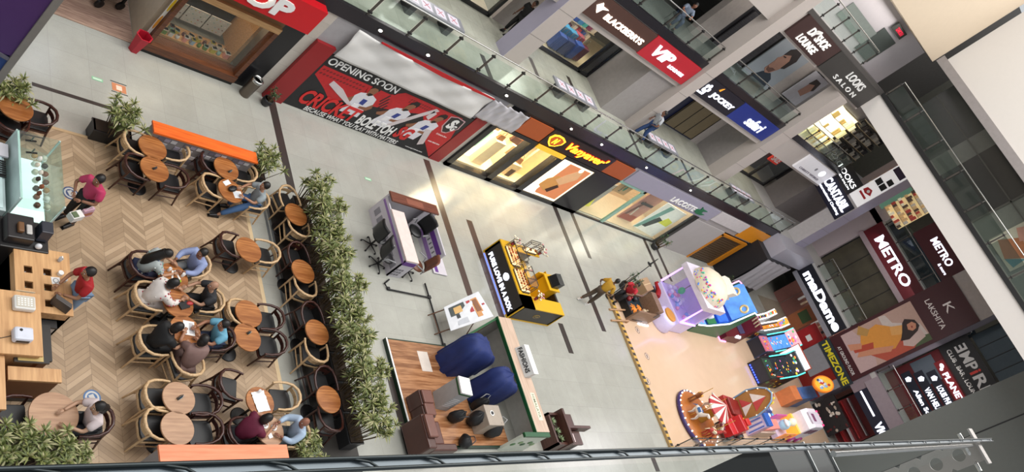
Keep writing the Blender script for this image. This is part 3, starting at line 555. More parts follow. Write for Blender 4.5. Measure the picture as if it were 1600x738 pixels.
board('display_board', 'yellow and grey angled display board at the left of the clothing window', 29.1, 16.9, .03, 1.6, 1.7, M('#b9b5b0', .5), .15, [([(0, 0), (1.6, 0), (1.1, .75), (0, .3)], YEL), ([(.4, .3), (.9, .3), (1.3, 1.5), (.9, 1.4)], M('#8fa4ae', .5))])
board('display_board', 'green and white slanted display board at the right of the clothing window', 34.5, 17.0, .03, 1.7, 2.1, M('#e9e8df', .5, emit=.3), -.15, [([(.2, .3), (.6, .3), (1.0, 1.1), (.6, 1.2)], M('#2b3a34', .5)), ([(.9, .9), (1.6, .9), (1.6, 1.3), (1.1, 1.4)], YEL), ([(0, 0), (.25, .1), (.75, 2), (.4, 2)], M('#7fb8ab', .5))])
board('display_board', 'terracotta display board with figure prints in the clothing window', 33.1, 17.2, .03, 1.3, 2.1, M('#c58a7a', .5), 0, [([(.1, .2), (.3, .2), (.6, 1.4), (.4, 1.5)], M('#6d3a2c', .5)), ([(.6, .1), (.75, .1), (.55, 1.0), (.45, 1)], M('#e5d9c8', .5)), ([(.1, .05), (1.2, .05), (1.2, .45), (.1, .35)], M('#a8402c', .5))])
t = board('hanging_logo_board', 'small tan board with green mark hung inside the clothing window', 29.7, 16.6, 1.75, .95, .75, M('#c89a63', .5), 0); letters(m := MB(), 'LACOSTE', .3, .4, .12, .62, M('#2a5c46', .5), -.04, -.03, .01, 0, -90); m.disc(.55, .37, .07, .16, -.04, -.03, M('#2a7a58', .5)); m.build('emblem', t)
panel('notice_strip', 'dark brand strip on the terracotta board in the clothing window', 'strip', 33.2, 34.2, 1.35, 1.5, 'y', 17.1, .02, M('#2a2022', .5))
# hoardings
HG = M('#aaa5a3', .6, var=.04, scale=1.5)
t, W, H = panel('drape_hoarding', 'pale grey cloth covered hoarding between the clothing shop and orange doorway', 'hoarding', 36.35, 39.6, 0, 2.42, 'y', 16.36, .06, HG)
ORN = M('#c07818', .4, var=.05)
t = thing('orange_doorway', 'orange framed doorway with a rolled brown shutter', 'doorway', (39.6, 16.36, 0))
m = MB(); m.box(0, .12, -.12, 0, 0, 2.3, ORN); m.box(0, 3.0, -.12, 0, 2.2, 2.34, ORN); m.box(2.55, 3.0, -.12, 0, 0, 2.2, ORN); m.build('frame', t)
m = MB(); 
for i in range(14): m.box(.12, 2.55, -.05, -.02, .1+.15*i, .1+.15*i+.13, M('#4f3b26', .5))
m.build('shutter', t)
t, W, H = panel('fascia_panel', 'pale square fascia panel above the brown shutter', 'panel', 37.25, 40.7, 2.75, 3.45, 'y', 16.36, .06, M('#c5bfbe', .5))
t, W, H = panel('fascia_panel', 'large bright orange fascia panel beside the corner column', 'panel', 40.75, 43.5, 2.5, 3.45, 'y', 16.36, .05, M('#d98b1e', .4, var=.04))
t = thing('drape_hoarding', 'grey cloth draped over the foot of the corner column', 'hoarding', (42.9, 15.08, 0)); m = MB(); n = 30; vs = []
for j in range(11):
    for i in range(n+1): vs.append((i/n*3.35, -.05-.04*math.sin(i*.9+j*.4)-.02*math.sin(i*2.1), .55+j*.235))
m.add(vs, [(j*(n+1)+i, j*(n+1)+i+1, (j+1)*(n+1)+i+1, (j+1)*(n+1)+i) for j in range(10) for i in range(n)], M('#a9a6ab', .7), True); m.build('fabric', t)
wallbox('wall_black_recess', 45, XR2, 16.3, 16.5, 0, 3.6, M('#2a2a2c', .5))
# ---------------- upper floor 1 signs
def usign(label, a, b, z0, z1, P, mt, plane='y', d=.1, name='shop_sign', cat='sign', group=None): return panel(name, label, cat, a, b, z0, z1, plane, P, d, mt, group)
t, W, H = usign('brown sign with glowing white luggage lettering on the upper floor', 21.35, 25.22, 6.72, 7.68, Y1, M('#4a2f26', .45))
word(t, W, H, .1, 'BLACKBERRYS', .28, .93, .28, .54, LWARM, .03); m = MB(); m.side([(.35, .52), (.62, .3), (.7, .52), (.95, .62), (.62, .62), (.5, .72)], -.14, -.1, LWARM); m.build('arrow_emblem', t)
t, W, H = usign('red sign with glowing white letters beside the brown sign', 25.25, 28.82, 6.68, 7.7, Y1, M('#b5202d', .4, var=.02))
word(t, W, H, .1, 'VIP', .14, .52, .28, .78, LW, .05, .2); word(t, W, H, .1, 'LOUNGE', .54, .86, .25, .4, LW, .05)
t, W, H = usign('near black sign with glowing white underwear brand letters', 29.6, 33.08, 6.7, 7.7, Y1, M('#191722', .4))
word(t, W, H, .1, 'JOCKEY', .34, .93, .25, .58, LW, .04); m = MB()
for a in range(5): m.disc(.62+.17*math.cos(a*1.256), .5+.17*math.sin(a*1.256), .08, .1, -.13, -.1, LW, 10)
m.build('figure_emblem', t); m = MB(); m.side([(1.3, .75), (1.42, .72), (1.5, .95), (1.38, .86)], -.12, -.1, M('#d9902a', .4, emit=.8)); m.build('flame_mark', t); word(t, W, H, .1, 'ALL DAY', .04, .22, .16, .25, LW, .03)
t, W, H = usign('bright blue sign with white script letters', 33.1, 37.1, 6.72, 7.72, Y1, M('#1d2f7d', .4, var=.02))
word(t, W, H, .1, 'safari', .34, .76, .2, .75, M('#dfe3f2', .4, emit=.9, var=0), .04, .1)
t, W, H = usign('white lit sign with faint grey letters left of the corner column', 41.6, 45.6, 6.6, 7.65, Y1, M('#dcd9dc', .4, emit=.25, var=.02))
word(t, W, H, .1, 'CHRISTY WORLD', .12, .82, .14, .26, M('#8f8a94', .5), .01); m = MB(); m.disc(1.95, .62, .1, .1, -.12, -.1, M('#8d8a92', .5)); m.disc(2.9, .62, .3, .2, -.12, -.1, LW); m.build('emblem', t)
# corner: dark signs facing the hall
t, W, H = usign('dark sign glowing with white capitals at the inner corner', 18.62, 16.2, 6.35, 7.55, 46.0, M('#14142a', .4), 'x', .04)
word(t, W, H, .1, 'CANTABIL', .06, .94, .42, .86, LW, .06); word(t, W, H, .1, 'International Clothing', .06, .94, .16, .32, LW, .04); m = MB(); m.box(.1, W-.1, -.12, -.1, .56, .6, LW); m.build('underline', t)
t, W, H = usign('tall black salon sign with thin white capitals above the glowing corner sign', 18.95, 17.1, 7.6, 8.55, 46.0, M('#18171c', .4), 'x', .04)
word(t, W, H, .1, 'LOOKS', .1, .95, .36, .66, WLIT, .01); word(t, W, H, .1, 'UNISEX SALON', .08, .9, .16, .26, WLIT, .01)
A = at_x(1329, 302, 42.78)
t, W, H = usign('white lit panel with red glyphs and dark squares on the corner column', 17.05, 16.17, 7.7, 11.0, 45.98, M('#e6e4e6', .4, emit=.45, var=.02), 'x', .06, 'advert_panel', 'sign')
RR = M('#b81f2a', .5); m = MB(); m.side([(.15, .5), (.7, .5), (.7, .62), (.15, .62)], -.08, -.06, RR); m.side([(.15, .75), (.4, .7), (.72, .85), (.5, 1.1), (.2, 1.0)], -.08, -.06, RR); m.disc(.44, .9, .09, .09, -.09, -.08, M('#e6e4e6', .4), 10); m.build('red_glyphs', t)
m = MB(); m.box(.08, .42, -.08, -.06, 1.45, 1.8, BLACK); m.box(.47, .8, -.08, -.06, 1.45, 1.8, BLACK); m.box(.47, .8, -.08, -.06, 1.9, 2.2, BLACK); m.box(.08, .8, -.08, -.06, 2.5, 3.1, M('#2c1d3a', .5)); m.build('dark_squares', t)
# top floor signs
t, W, H = usign('dark maroon shoe lounge sign with white capitals', 30.2, 34.0, 10.88, 12.0, Y1, M('#3a2422', .45))
word(t, W, H, .1, "D'  SHOE", .25, .78, .52, .86, M('#eeebe6', .5, emit=.35), .05, .1); word(t, W, H, .1, 'LOUNGE', .2, .7, .12, .42, M('#eeebe6', .5, emit=.35), .05, .1)
m = MB(); m.side([(1.3, .62), (1.42, .62), (1.45, .8), (1.75, .95), (1.68, 1.04), (1.42, .98), (1.28, .85)], -.13, -.1, WH); m.build('shoe_emblem', t)
t, W, H = usign('charcoal salon sign with white capitals beside the shoe lounge sign', 34.1, 39.78, 10.85, 12.0, Y1, M('#34312f', .5))
word(t, W, H, .1, 'LOOKS', .38, .74, .48, .82, WH, .03); word(t, W, H, .1, 'S A L O N', .26, .76, .14, .34, WH, .02)
# right wall signs
t, W, H = usign('navy sign with large glowing rounded letters over the red shop', 15.3, 11.12, 2.78, 3.7, XR, M('#12141f', .4), 'x')
word(t, W, H, .1, 'maDame', .07, .98, .2, .82, LW, .07)
panel('fascia_panel', 'grey edge strip below the glowing rounded letter sign', 'panel', 15.4, 11.12, 2.5, 2.78, 'x', XR, .12, M('#8b8a92', .4))
t, W, H = usign('wide maroon sign with glowing white capitals on the first upper floor', 16.1, 11.3, 6.75, 7.9, XR2, M('#5e0f1c', .4, var=.02), 'x')
word(t, W, H, .1, 'METRO', .15, .83, .25, .75, LW, .04); panel('fascia_panel', 'pinkish strip below the wide maroon sign', 'panel', 16.2, 11.3, 6.45, 6.75, 'x', XR2, .12, M('#9d8c92', .4))
t, W, H = usign('smaller maroon sign with glowing capitals behind the upper railing', 14.6, 11.4, 8.95, 10.35, XR2, M('#4d0e1b', .4, var=.02), 'x')
word(t, W, H, .1, 'METRO', .25, .8, .42, .72, LW, .04); word(t, W, H, .1, '& more', .68, .9, .18, .3, LW, .03)
# billboard
t, W, H = panel('billboard', 'tall maroon billboard with a reclining woman in orange dress', 'billboard', 11.05, 8.4, 2.6, 9.7, 'x', XR, .12, M('#3f1219', .4, var=.02), board='board')
m = MB(); q = lambda ps, d, c, r=.5: m.side([(x*W, z*H) for x, z in ps], -.12-d, -.12, M(c, r, var=.05, scale=8))
q([(.07, .085), (.93, .085), (.93, .66), (.07, .66)], .006, '#b99a8c'); q([(.07, .085), (.93, .085), (.93, .22), (.6, .26), (.07, .18)], .010, '#bfa3a0'); q([(.1, .45), (.3, .47), (.55, .64), (.93, .66), (.93, .56), (.3, .40), (.07, .4)], .009, '#c9bdb5')
q([(.45, .30), (.7, .22), (.93, .30), (.93, .52), (.75, .62), (.55, .55)], .012, '#b4503a'); q([(.55, .50), (.8, .46), (.90, .52), (.82, .63), (.6, .62)], .014, '#c8b0a8'); q([(.93, .52), (.93, .66), (.80, .66), (.78, .6)], .013, '#4a5a38')
m.build('printed_background', t)
m = MB(); q([(.25, .22), (.45, .18), (.72, .28), (.78, .40), (.60, .50), (.40, .47), (.18, .36)], .018, '#d8923a'); q([(.50, .16), (.62, .12), (.80, .36), (.72, .40)], .020, '#c98a6a'); q([(.40, .12), (.52, .12), (.6, .26), (.48, .28)], .021, '#b2452e'); q([(.35, .44), (.52, .42), (.62, .52), (.46, .56)], .022, '#dba25a'); q([(.3, .10), (.44, .10), (.50, .18), (.4, .2)], .024, '#c98a6a')
m.build('printed_dress', t)
m = MB(); q([(.40, .53), (.55, .5), (.70, .46), (.74, .52), (.66, .60), (.58, .63), (.44, .62), (.34, .56)], .026, '#2b1a16'); q([(.46, .555), (.56, .545), (.62, .57), (.60, .60), (.52, .615), (.45, .595)], .029, '#c4886a'); q([(.52, .575), (.56, .572), (.565, .582), (.53, .586)], .031, '#8a2f2a'); q([(.05, .24), (.2, .2), (.32, .26), (.22, .3)], .02, '#b58b4a'); m.build('printed_woman', t)
word(t, W, H, .12, 'LAKSHITA', .2, .84, .745, .785, M('#c9c1bd', .5, emit=.2), .01, th=.02); word(t, W, H, .12, 'K', .42, .62, .84, .90, M('#c9c1bd', .5, emit=.2), .0, th=.02); word(t, W, H, .12, 'AT GROUND FLOOR', .25, .9, .02, .045, WH, .01, th=.02)
wallbox('wall_billboard_pier', XR+.0, XR+1.6, 8.42, 11.03, 0, 11, M('#9d96a2', .4))
for k, (z0, z1, c) in enumerate([(9.7, 10.4, '#a8a29f'), (10.4, 11.0, '#6e1a18')]): panel('fascia_panel', ['grey panel directly above the billboard', 'dark red panel above the grey one over the billboard'][k], 'panel', 11.05, 8.4, z0, z1, 'x', XR, .05, M(c, .4))
# games zone wall below the billboard
for k, (a, b, z0, z1, c, l) in enumerate([(11.1, 10.2, 0, 1.5, '#c4c1a6', 'cream panel left of the red stripe behind the games'), (11.1, 9.6, .6, 1.9, '#8b8c92', 'grey panel behind the white screen game'), (11.1, 8.42, .0, .62, '#7a1a14', 'dark red lower panel behind the games'), (9.6, 8.9, .62, 1.9, '#7d1c16', 'dark red upright panel beside the oval game'), (8.9, 8.42, .62, 1.9, '#85868d', 'grey panel nearest the shop front opening')]): 
    if k: panel('wall_panel', l, 'panel', a, b, z0, z1, 'x', XR, .03, M(c, .35))
t, W, H = usign('dark sign with yellow block capitals under the billboard', 11.1, 8.3, 1.92, 2.58, XR, M('#26323a', .4), 'x')
word(t, W, H, .1, 'TIMEZONE', .03, .97, .2, .75, M('#c3b521', .5, emit=.2), .05)
# red shop under the glowing letters
m = MB(); m.box(XR+.1, 55, 11.1, 15.3, 0, .02, M('#8d8577', .25)); struct('floor_red_shop', m); wallbox('wall_red_shop', 51.5, 51.7, 8.5, 16, 0, 3.5, M('#9a6a62', .5)); area('red_shop_lamp', (50, 13, 3.4), (0, 0, 0), 2, 3, 60, (1, .93, .85))
t, W, H = panel('poster_stand', 'red shop poster with a small white code square', 'poster', 12.4, 11.3, .02, 2.1, 'x', XR+.8, .05, M('#a3161c', .5)); m = MB(); m.box(.45, .8, -.06, -.05, 1.2, 1.5, WH); m.build('white_square', t)
t, W, H = panel('poster_stand', 'wooden framed poster inside the red shop entrance', 'poster', 13.6, 12.6, .02, 2.3, 'x', XR+1.2, .05, M('#9b5a35', .5)); m = MB(); m.box(.15, .85, -.06, -.05, 1.3, 1.9, M('#38502a', .5)); m.build('green_print', t)
for i in range(10):
    m = MB(); m.box(-.12, .12, -.05, .05, .45, 1.2, M(['#d9d3c6', '#9b1f25', '#2d2b33', '#c7b299', '#d8d8da'][i % 5], .6, var=.1)); m.tube([(0, 0, 1.2), (0, 0, 1.3)], .01, CHROME); m.box(-.16, -.12, -.03, .03, .8, 1.18, M(['#d9d3c6', '#9b1f25', '#2d2b33', '#c7b299', '#d8d8da'][i % 5], .6)); o = m.build('hanging_garment', None, (51.2, 11.6+.35*i, .8)); tag(o, 'folded shirt hanging on the rail at the rear of the red shop', 'garment', 'garments hung in the red shop')
t = thing('garment_rail', 'steel garment rail at the rear of the red shop', 'rail', (51.2, 11.4, 0)); m = MB(); m.tube([(0, 0, 2.1), (0, 3.7, 2.1)], .015, CHROME); m.build('bar', t)
for y in (0, 3.7): m = MB(); m.tube([(0, y, 0), (0, y, 2.1)], .015, CHROME); m.build('upright', t)
# lower right: menswear boards
wallbox('wall_red_menswear', XR2, XR2+.1, 4.95, 8.4, ZL1, 7.0, M('#6a1219', .5))
NV = M('#131a2e', .4)
for k, (tx, z, c) in enumerate([('Allen Solly', 4.6, NV), ('VAN HEUSEN', 5.2, NV), ('LOUIS PHILIPPE', 5.8, NV)]):
    t, W, H = usign('navy strip sign with glowing letters, %s of the three menswear names' % ['lowest', 'middle', 'topmost'][k], 8.0-.25*k, 5.0, z, z+.5, XR2-.02, c, 'x', .06)
    word(t, W, H, .06, tx, .35, .97, .2, .8, LW, .05); m = MB(); m.side([(.3, .12), (.5, .1), (.58, .3), (.42, .42), (.28, .32)], -.08, -.06, LW); m.build('emblem', t)
t, W, H = usign('crimson sign with white capitals above the menswear names', 7.8, 5.0, 6.4, 6.9, XR2-.02, M('#8c1620', .4), 'x', .06); word(t, W, H, .06, 'PLANET F', .25, .99, .2, .8, LW, .05); m = MB(); m.disc(.3, .3, .14, .1, -.08, -.06, LW, 10); m.disc(.45, .2, .09, .09, -.08, -.06, LW, 10); m.build('emblem', t)
t, W, H = usign('black club sign with large pale capitals and a red letter', 8.6, 5.0, 7.0, 8.6, XR2-.04, M('#141315', .4), 'x'); 
m = MB(); letters(m, 'E', .14*W, .24*W, .45*H, .8*H, M('#bdbab7', .5, emit=.25), -.13, -.1, .04, flip=True); m.build('reversed_letter', t); word(t, W, H, .1, 'MP', .27, .54, .45, .8, M('#bdbab7', .5, emit=.25), .04); word(t, W, H, .1, 'i', .56, .60, .45, .8, M('#b3352c', .5, emit=.3), .04); word(t, W, H, .1, 'RE', .63, .96, .45, .8, M('#bdbab7', .5, emit=.25), .04); word(t, W, H, .1, 'CLUB . BAR . LOUNGE', .14, .96, .18, .32, M('#c3c0bd', .5, emit=.2), .02)
A = at_x(1348, 615, XR); Bq = at_x(1372, 660, XR); 
t, W, H = usign('navy sign with a white light strip and glowing letters beside the pier', 7.8, 5.05, 2.35, 3.1, XR, M('#141a30', .4), 'x'); m = MB(); m.box(.05, 1.5, -.13, -.1, .35, .45, LW); m.build('light_strip', t); word(t, W, H, .1, 'VIO', .68, .99, .2, .8, LW, .08)
wallbox('wall_fascia_pink', XR+.02, XR+.2, 4.95, 8.4, 2.35, 3.9, M('#8f7f86', .4)); panel('fascia_panel', 'pinkish grey fascia panel right of the light strip sign', 'panel', 8.1, 5.0, 3.12, 3.9, 'x', XR, .05, M('#9c8f96', .4))
# dark window bands
GB = M('#3c4a52', .15, .2)
for k, (a, b, z0, z1, X) in enumerate([(8.3, 5.4, 8.7, 10.9, XR2+.3), (16, 11.3, ZL1, 6.4, XR2+.2), (16, 8.4, 7.95, 8.9, XR2+1.2)]):
    t, W, H = panel('shop_glazing', ['blue grey glazing above the club sign', 'brown tinted glazing between the glowing letters and maroon sign', 'blue grey glazing between the two maroon signs'][k], 'glazing', a, b, z0, z1, 'x', X, .04, [GB, M('#4f4a3d', .2, var=.3, scale=1.2), GB][k])
    m = MB(); n = 4
    for i in range(n+1): m.box(W*i/n-.02, W*i/n+.02, -.06, -.04, 0, H, BLACK)
    m.build('mullions', t)

# ---------------- lit shops glimpsed on the upper floors
rnd = random.Random(11)
def litshelf(name, label, a, b, z0, z1, plane, P, cols, glow, nx, nz, back='#e8dcc0', seed=0):
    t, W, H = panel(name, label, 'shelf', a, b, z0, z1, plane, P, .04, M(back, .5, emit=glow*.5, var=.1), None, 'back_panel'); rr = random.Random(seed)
    m = MB()
    for j in range(nz+1): m.box(0, W, -.34, -.04, H*j/nz-.012, H*j/nz+.012, M('#cdbb98', .4))
    m.build('shelf_board', t); m = MB()
    for j in range(nz):
        for i in range(nx):
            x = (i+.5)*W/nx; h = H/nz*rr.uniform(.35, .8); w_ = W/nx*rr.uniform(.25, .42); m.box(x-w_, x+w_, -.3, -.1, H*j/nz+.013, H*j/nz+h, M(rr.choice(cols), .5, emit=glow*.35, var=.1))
    o = m.build('stock', t); o['kind'] = 'stuff'; return t
PINKS = ['#a3283c', '#3b7fb2', '#2c4f9a', '#7d2a55', '#d9c9b8', '#3fa3a0', '#5a2a4a']
# luggage shop
GFR = M('#15151a', .3)
def shopfront(label, x0, x1, y, z0, z1, mull):
    t = thing('shop_window_frame', label, 'window frame', (x0, y, z0)); m = MB(); W = x1-x0; H = z1-z0
    m.box(0, W, -.08, .06, 0, .12, GFR); m.box(0, W, -.08, .06, H-.12, H, GFR)
    for u in mull: m.box(u*W-.07, u*W+.07, -.08, .06, 0, H, GFR)
    m.build('frame', t)
    for a, b in zip(mull, mull[1:]): m = MB(); m.box(a*W+.07, b*W-.07, -.008, .004, .12, H-.12, glass('#eef2f2', .98)); m.build('pane', t)
    return t
shopfront('black framed glass front of the luggage shop on the first upper floor', 22.9, 27.0, 20.2, ZL1, 6.6, [0, .84, 1])
m = MB(); m.box(22.9, 31, 20.3, 23.6, ZL1, ZL1+.02, M('#d8c9a8', .35)); struct('floor_luggage_shop', m)
area('luggage_lamp', (24.8, 21.6, 6.5), (0, 0, 0), 3.5, 1.8, 130, (1, .95, .85)); area('luggage_lamp_second', (29.5, 20.9, 6.4), (0, 0, 0), 2, 1.2, 120, (1, .87, .6))
litshelf('stock_shelf', 'colourful wall shelf of bags inside the luggage shop', 24.3, 27.6, ZL1+.3, 6.4, 'y', 22.4, PINKS, .3, 10, 4, '#cfc2a8', 2)
def suitcase(x, y, z, s, mt, rz, label):
    t = thing('suitcase', label, 'suitcase', (x, y, z), rz, 'suitcases in the upper luggage shop'); m = MB(); m.box(-.22*s, .22*s, -.13*s, .13*s, .04, .66*s, mt)
    for i in range(5): m.box((-.18+.08*i)*s, (-.15+.08*i)*s, -.14*s, .14*s, .06, .64*s, mt)
    m.build('shell', t, bevel=.02*s)
    m = MB(); m.tube([(-.1*s, .1*s, .64*s), (-.1*s, .1*s, .9*s), (.1*s, .1*s, .9*s), (.1*s, .1*s, .64*s)], .012, STEEL, 6); m.build('handle', t)
    for a in (-.17, .17):
        for b in (-.09, .09): m = MB(); m.ell((a*s, b*s, .03), (.03, .02, .03), BLACK, 8, 5); m.build('wheel', t)
CA = [M('#2a4f9e', .35), M('#3f8fb8', .35), M('#6b2036', .35), M('#b04a5a', .4), M('#1c3270', .35)]
for i, (x, y, s, c, l) in enumerate([(24.7, 20.7, 1.1, 0, 'royal blue suitcase at the left behind the luggage shop glass'), (25.25, 20.7, 1.1, 4, 'dark blue suitcase second behind the luggage shop glass'), (25.8, 20.75, 1.2, 0, 'large royal blue suitcase right of the dark blue one'), (25.1, 21.35, 1.3, 1, 'sky blue suitcase in the second row of the luggage shop'), (25.75, 21.4, 1.2, 1, 'smaller teal suitcase in the second row of the luggage shop'), (26.35, 20.9, 1.1, 2, 'wine red suitcase near the black pillar of the luggage shop'), (26.3, 21.5, 1.2, 3, 'rose suitcase behind the wine red one'), (23.2, 22.0, .9, 4, 'navy suitcase alone at the left of the luggage shop')]): suitcase(x, y, ZL1+.02, s, CA[c], rnd.uniform(-.3, .3), l)
t = thing('wooden_bench_block', 'tan wooden display block in the luggage shop', 'display block', (24.0, 21.6, ZL1+.02)); m = MB(); m.box(0, .5, 0, 1.2, 0, .5, M('#9a6f42', .5)); m.box(-.02, .52, -.02, 1.22, .5, .54, M('#b98a58', .5)); m.build('block', t)
shopfront('glass front of the warm lit shop right of the black pillar', 28.2, 30.0, 20.2, ZL1, 6.6, [0, 1])
litshelf('stock_shelf', 'warm lit shelf with ornaments right of the luggage shop', 28.3, 30.4, ZL1+.9, 6.2, 'y', 21.6, ['#b07a4a', '#d9a67a', '#7a5232', '#2a2a2e'], .8, 6, 3, '#f0cf8c', 5)
t = thing('hanging_ornament', 'black dome lamp inside the warm lit shop', 'lamp', (29.7, 20.7, 5.6)); m = MB(); m.lathe([(.02, .25), (.2, .2), (.3, 0), (.28, 0), (.18, .17), (.01, .22)], BLACK, n=16); m.tube([(0, 0, .24), (0, 0, .9)], .01, BLACK, 6); m.build('shade', t)
YB = M('#e8a33a', .4, emit=1.6, var=0)
for i in range(6):
    m = MB(); m.box(-.02, .02, 0, .1, 0, .34, YB); o = m.build('light_bar', None, (22.35+.08*(i % 2), 20.08, 4.7+.38*i)); tag(o, 'short glowing amber light bar on the pier left of the luggage shop', 'light', 'amber light bars left of the luggage shop')
# shop with shutter between columns
m = MB(); m.box(31, 36.5, 20.25, 20.32, ZL1, 6.6, M('#12183a', .4, var=.1)); struct('wall_shutter_navy', m)
t, W, H = panel('wall_panel', 'brown timber shop shutter behind the blue sign', 'shutter', 33.6, 36.4, ZL1+.1, 6.2, 'y', 20.23, .05, M('#6f6149', .5)); m = MB(); [m.box(W*i/3, W*i/3+.04, -.07, -.05, 0, H, BLACK) for i in range(4)]; m.build('mullions', t)
# corner shop under the white sign
shopfront('black framed front of the lit shop under the white corner sign', 38.6, 45.8, 20.2, ZL1, 6.4, [0, .35, .7, 1])
m = MB(); m.box(38.6, 46, 20.3, 23.6, ZL1, ZL1+.02, M('#cbbd9c', .35)); struct('floor_corner_shop', m); area('corner_shop_lamp', (41, 21.5, 6.4), (0, 0, 0), 4, 2, 170, (1, .92, .78))
litshelf('stock_shelf', 'shelf of boxes in the lit shop under the white corner sign', 39.0, 42.0, ZL1+.8, 6.2, 'y', 22.2, ['#3a3336', '#b98e58', '#e5dcc8', '#5b4633'], .5, 7, 3, '#efe0bd', 9)
t, W, H = usign('small red glowing sign inside the dark shop near the corner', 42.9, 44.1, 5.4, 6.0, 20.1, M('#a52a1e', .4, emit=.5), 'y', .08); word(t, W, H, .08, 'SALE', .1, .9, .2, .8, WH, .03)
wallbox('wall_corner_shop_dark', 42.3, 45.9, 21.4, 21.5, ZL1, 6.4, M('#3a3638', .5)); wallbox('wall_corner_column_back', 45.9, 50, 18.6, 20, ZL1, 7.6, M('#77706e', .5)); wallbox('wall_upper_second_pale', 39.5, 50, 20.5, 20.7, ZL2, 10.9, M('#8f8a8c', .5))
# second floor shops
m = MB(); m.box(30.2, 33.6, 20.25, 20.32, ZL2+.3, 10.4, M('#2e2c2f', .4)); struct('wall_shutter_dark', m)
t = thing('roller_shutter', 'large dark roller shutter on the second upper floor', 'shutter', (30.5, 20.2, ZL2+.3)); m = MB(); [m.box(0, 2.9, -.05-.01*(i % 2), 0, .08*i, .08*i+.075, M('#343236', .5)) for i in range(26)]; m.build('slats', t)
t, W, H = panel('portrait_poster', 'grey poster of a dark haired man in profile on the second upper floor', 'poster', 33.7, 36.6, ZL2+.2, 10.6, 'y', 20.2, .05, M('#8f959c', .5, var=.02))
m = MB(); m.side([(.7, .0), (2.5, 0), (2.2, .55), (1.75, .75), (1.15, .6)], -.06, -.05, M('#26303c', .5)); m.build('printed_coat', t)
m = MB(); m.side([(1.0, .75), (1.0, 1.3), (.92, 1.45), (1.05, 1.6), (1.1, 1.95), (1.7, 2.1), (1.95, 1.6), (1.85, 1.1), (1.6, .7), (1.3, .6)], -.07, -.05, M('#9b7464', .5)); m.build('printed_face', t)
m = MB(); m.side([(1.05, 1.75), (1.05, 2.1), (1.4, 2.35), (1.9, 2.3), (2.2, 1.9), (2.1, 1.3), (1.85, 1.2), (1.8, 1.7), (1.5, 1.95)], -.08, -.05, M('#231a1a', .5)); m.side([(1.0, .95), (1.15, .75), (1.5, .72), (1.7, 1.0), (1.4, 1.0), (1.2, .9)], -.08, -.07, M('#5d4038', .5)); m.side([(1.12, 1.66), (1.34, 1.68), (1.34, 1.74), (1.12, 1.72)], -.08, -.07, M('#2a1d1b', .5)); m.build('printed_hair', t)
litshelf('stock_shelf', 'brilliant white and yellow lit shop wall under the salon sign', 43.0, 45.8, ZL2+.02, 10.1, 'y', 20.4, ['#f4ecc0', '#ffffff', '#e0d59a', '#c9a860'], 2.6, 9, 3, '#fbf3cf', 12)
litshelf('stock_shelf', 'dim shelves of silver goods right of the brilliant shop wall', 46.0, 49.8, ZL2+.02, 10.4, 'y', 20.4, ['#8d8a86', '#3b3a3d', '#b9b4ab', '#2a2a2c'], .15, 14, 5, '#4a4744', 13)
litshelf('stock_shelf', 'gold lit cabinet shelves behind the corner salon sign', 18.5, 17.2, ZL2+.5, 10.6, 'x', 50, ['#c99a5a', '#e9d7a8', '#a8593f', '#5d4a3a'], 1.0, 8, 5, '#e8c98a', 14)
litshelf('stock_shelf', 'gold lit cabinet shelves right of the corner column', 16.7, 15.2, ZL2+.5, 10.9, 'x', 49.9, ['#c9a878', '#f0e6c8', '#a3433b', '#4d4038', '#b9b0a0'], 1.0, 9, 6, '#e6cf9a', 15)
panel('portrait_poster', 'green and blue landscape poster beside the gold cabinet', 'poster', 17.1, 16.72, ZL2+.3, 10.2, 'x', 49.9, .06, M('#6d9a86', .5, emit=.3, var=.2, scale=1))
t, W, H = panel('portrait_poster', 'pale salon poster with a small dark haired face', 'poster', 37.6, 39.4, ZL2+.6, 10.4, 'y', 20.1, .05, M('#b5b3bb', .5)); m = MB(); m.side([(.6, .6), (1.2, .5), (1.4, 1.1), (1.1, 1.5), (.7, 1.4)], -.06, -.05, M('#a3796a', .5)); m.side([(.6, 1.2), (.7, 1.6), (1.3, 1.6), (1.5, 1.1), (1.35, 1.0), (1.1, 1.35)], -.07, -.05, M('#251b1b', .5)); m.build('printed_face', t)
wallbox('wall_upper_second_dark', 20, 29, 22.5, 22.6, ZL2, 10.8, M('#45474a', .5)); 
# upper window first floor far left
shopfront('black framed clothes shop front on the first upper floor at the top left', 17.2, 20.6, 20.2, ZL1, 6.6, [0, .45, 1])
m = MB(); m.box(15, 20.8, 20.3, 23.6, ZL1, ZL1+.02, M('#d8cdb6', .35)); struct('floor_clothes_shop', m); area('clothes_lamp', (18.5, 21.6, 6.5), (0, 0, 0), 3, 1.8, 110, (1, .95, .9))
# benches with stickers on the first upper floor
def bench(px, py, rz, label):
    p = at_z(px, py, ZL1+.45); t = thing('bench', label, 'bench', (p.x, p.y, ZL1), rz, 'benches on the first upper floor')
    m = MB(); m.box(-1.3, 1.3, -.28, .28, .4, .46, M('#9fa0a8', .3, .3)); m.build('seat', t)
    for i in (-1, 1): m = MB(); m.box(i*.8-.12, i*.8+.12, -.25, .25, 0, .4, M('#3a3a3d', .4)); m.build('leg', t)
    for i in range(4): m = MB(); m.box(-1.15+i*.6, -.7+i*.6, -.2, .2, .461, .465, M('#d9d4e0', .4)); x = -.925+i*.6; m.tube([(x-.12, -.1, .467), (x+.12, .1, .467)], .012, M('#c46a75', .5), 4); m.tube([(x-.12, .1, .467), (x+.12, -.1, .467)], .012, M('#c46a75', .5), 4); m.build('sticker', t)
bench(678, 15, 0, 'grey bench with crossed stickers behind the first floor railing at the top')
bench(900, 145, 0, 'grey bench with crossed stickers outside the luggage shop')
bench(1035, 223, 0, 'grey bench outside the navy shuttered shop')
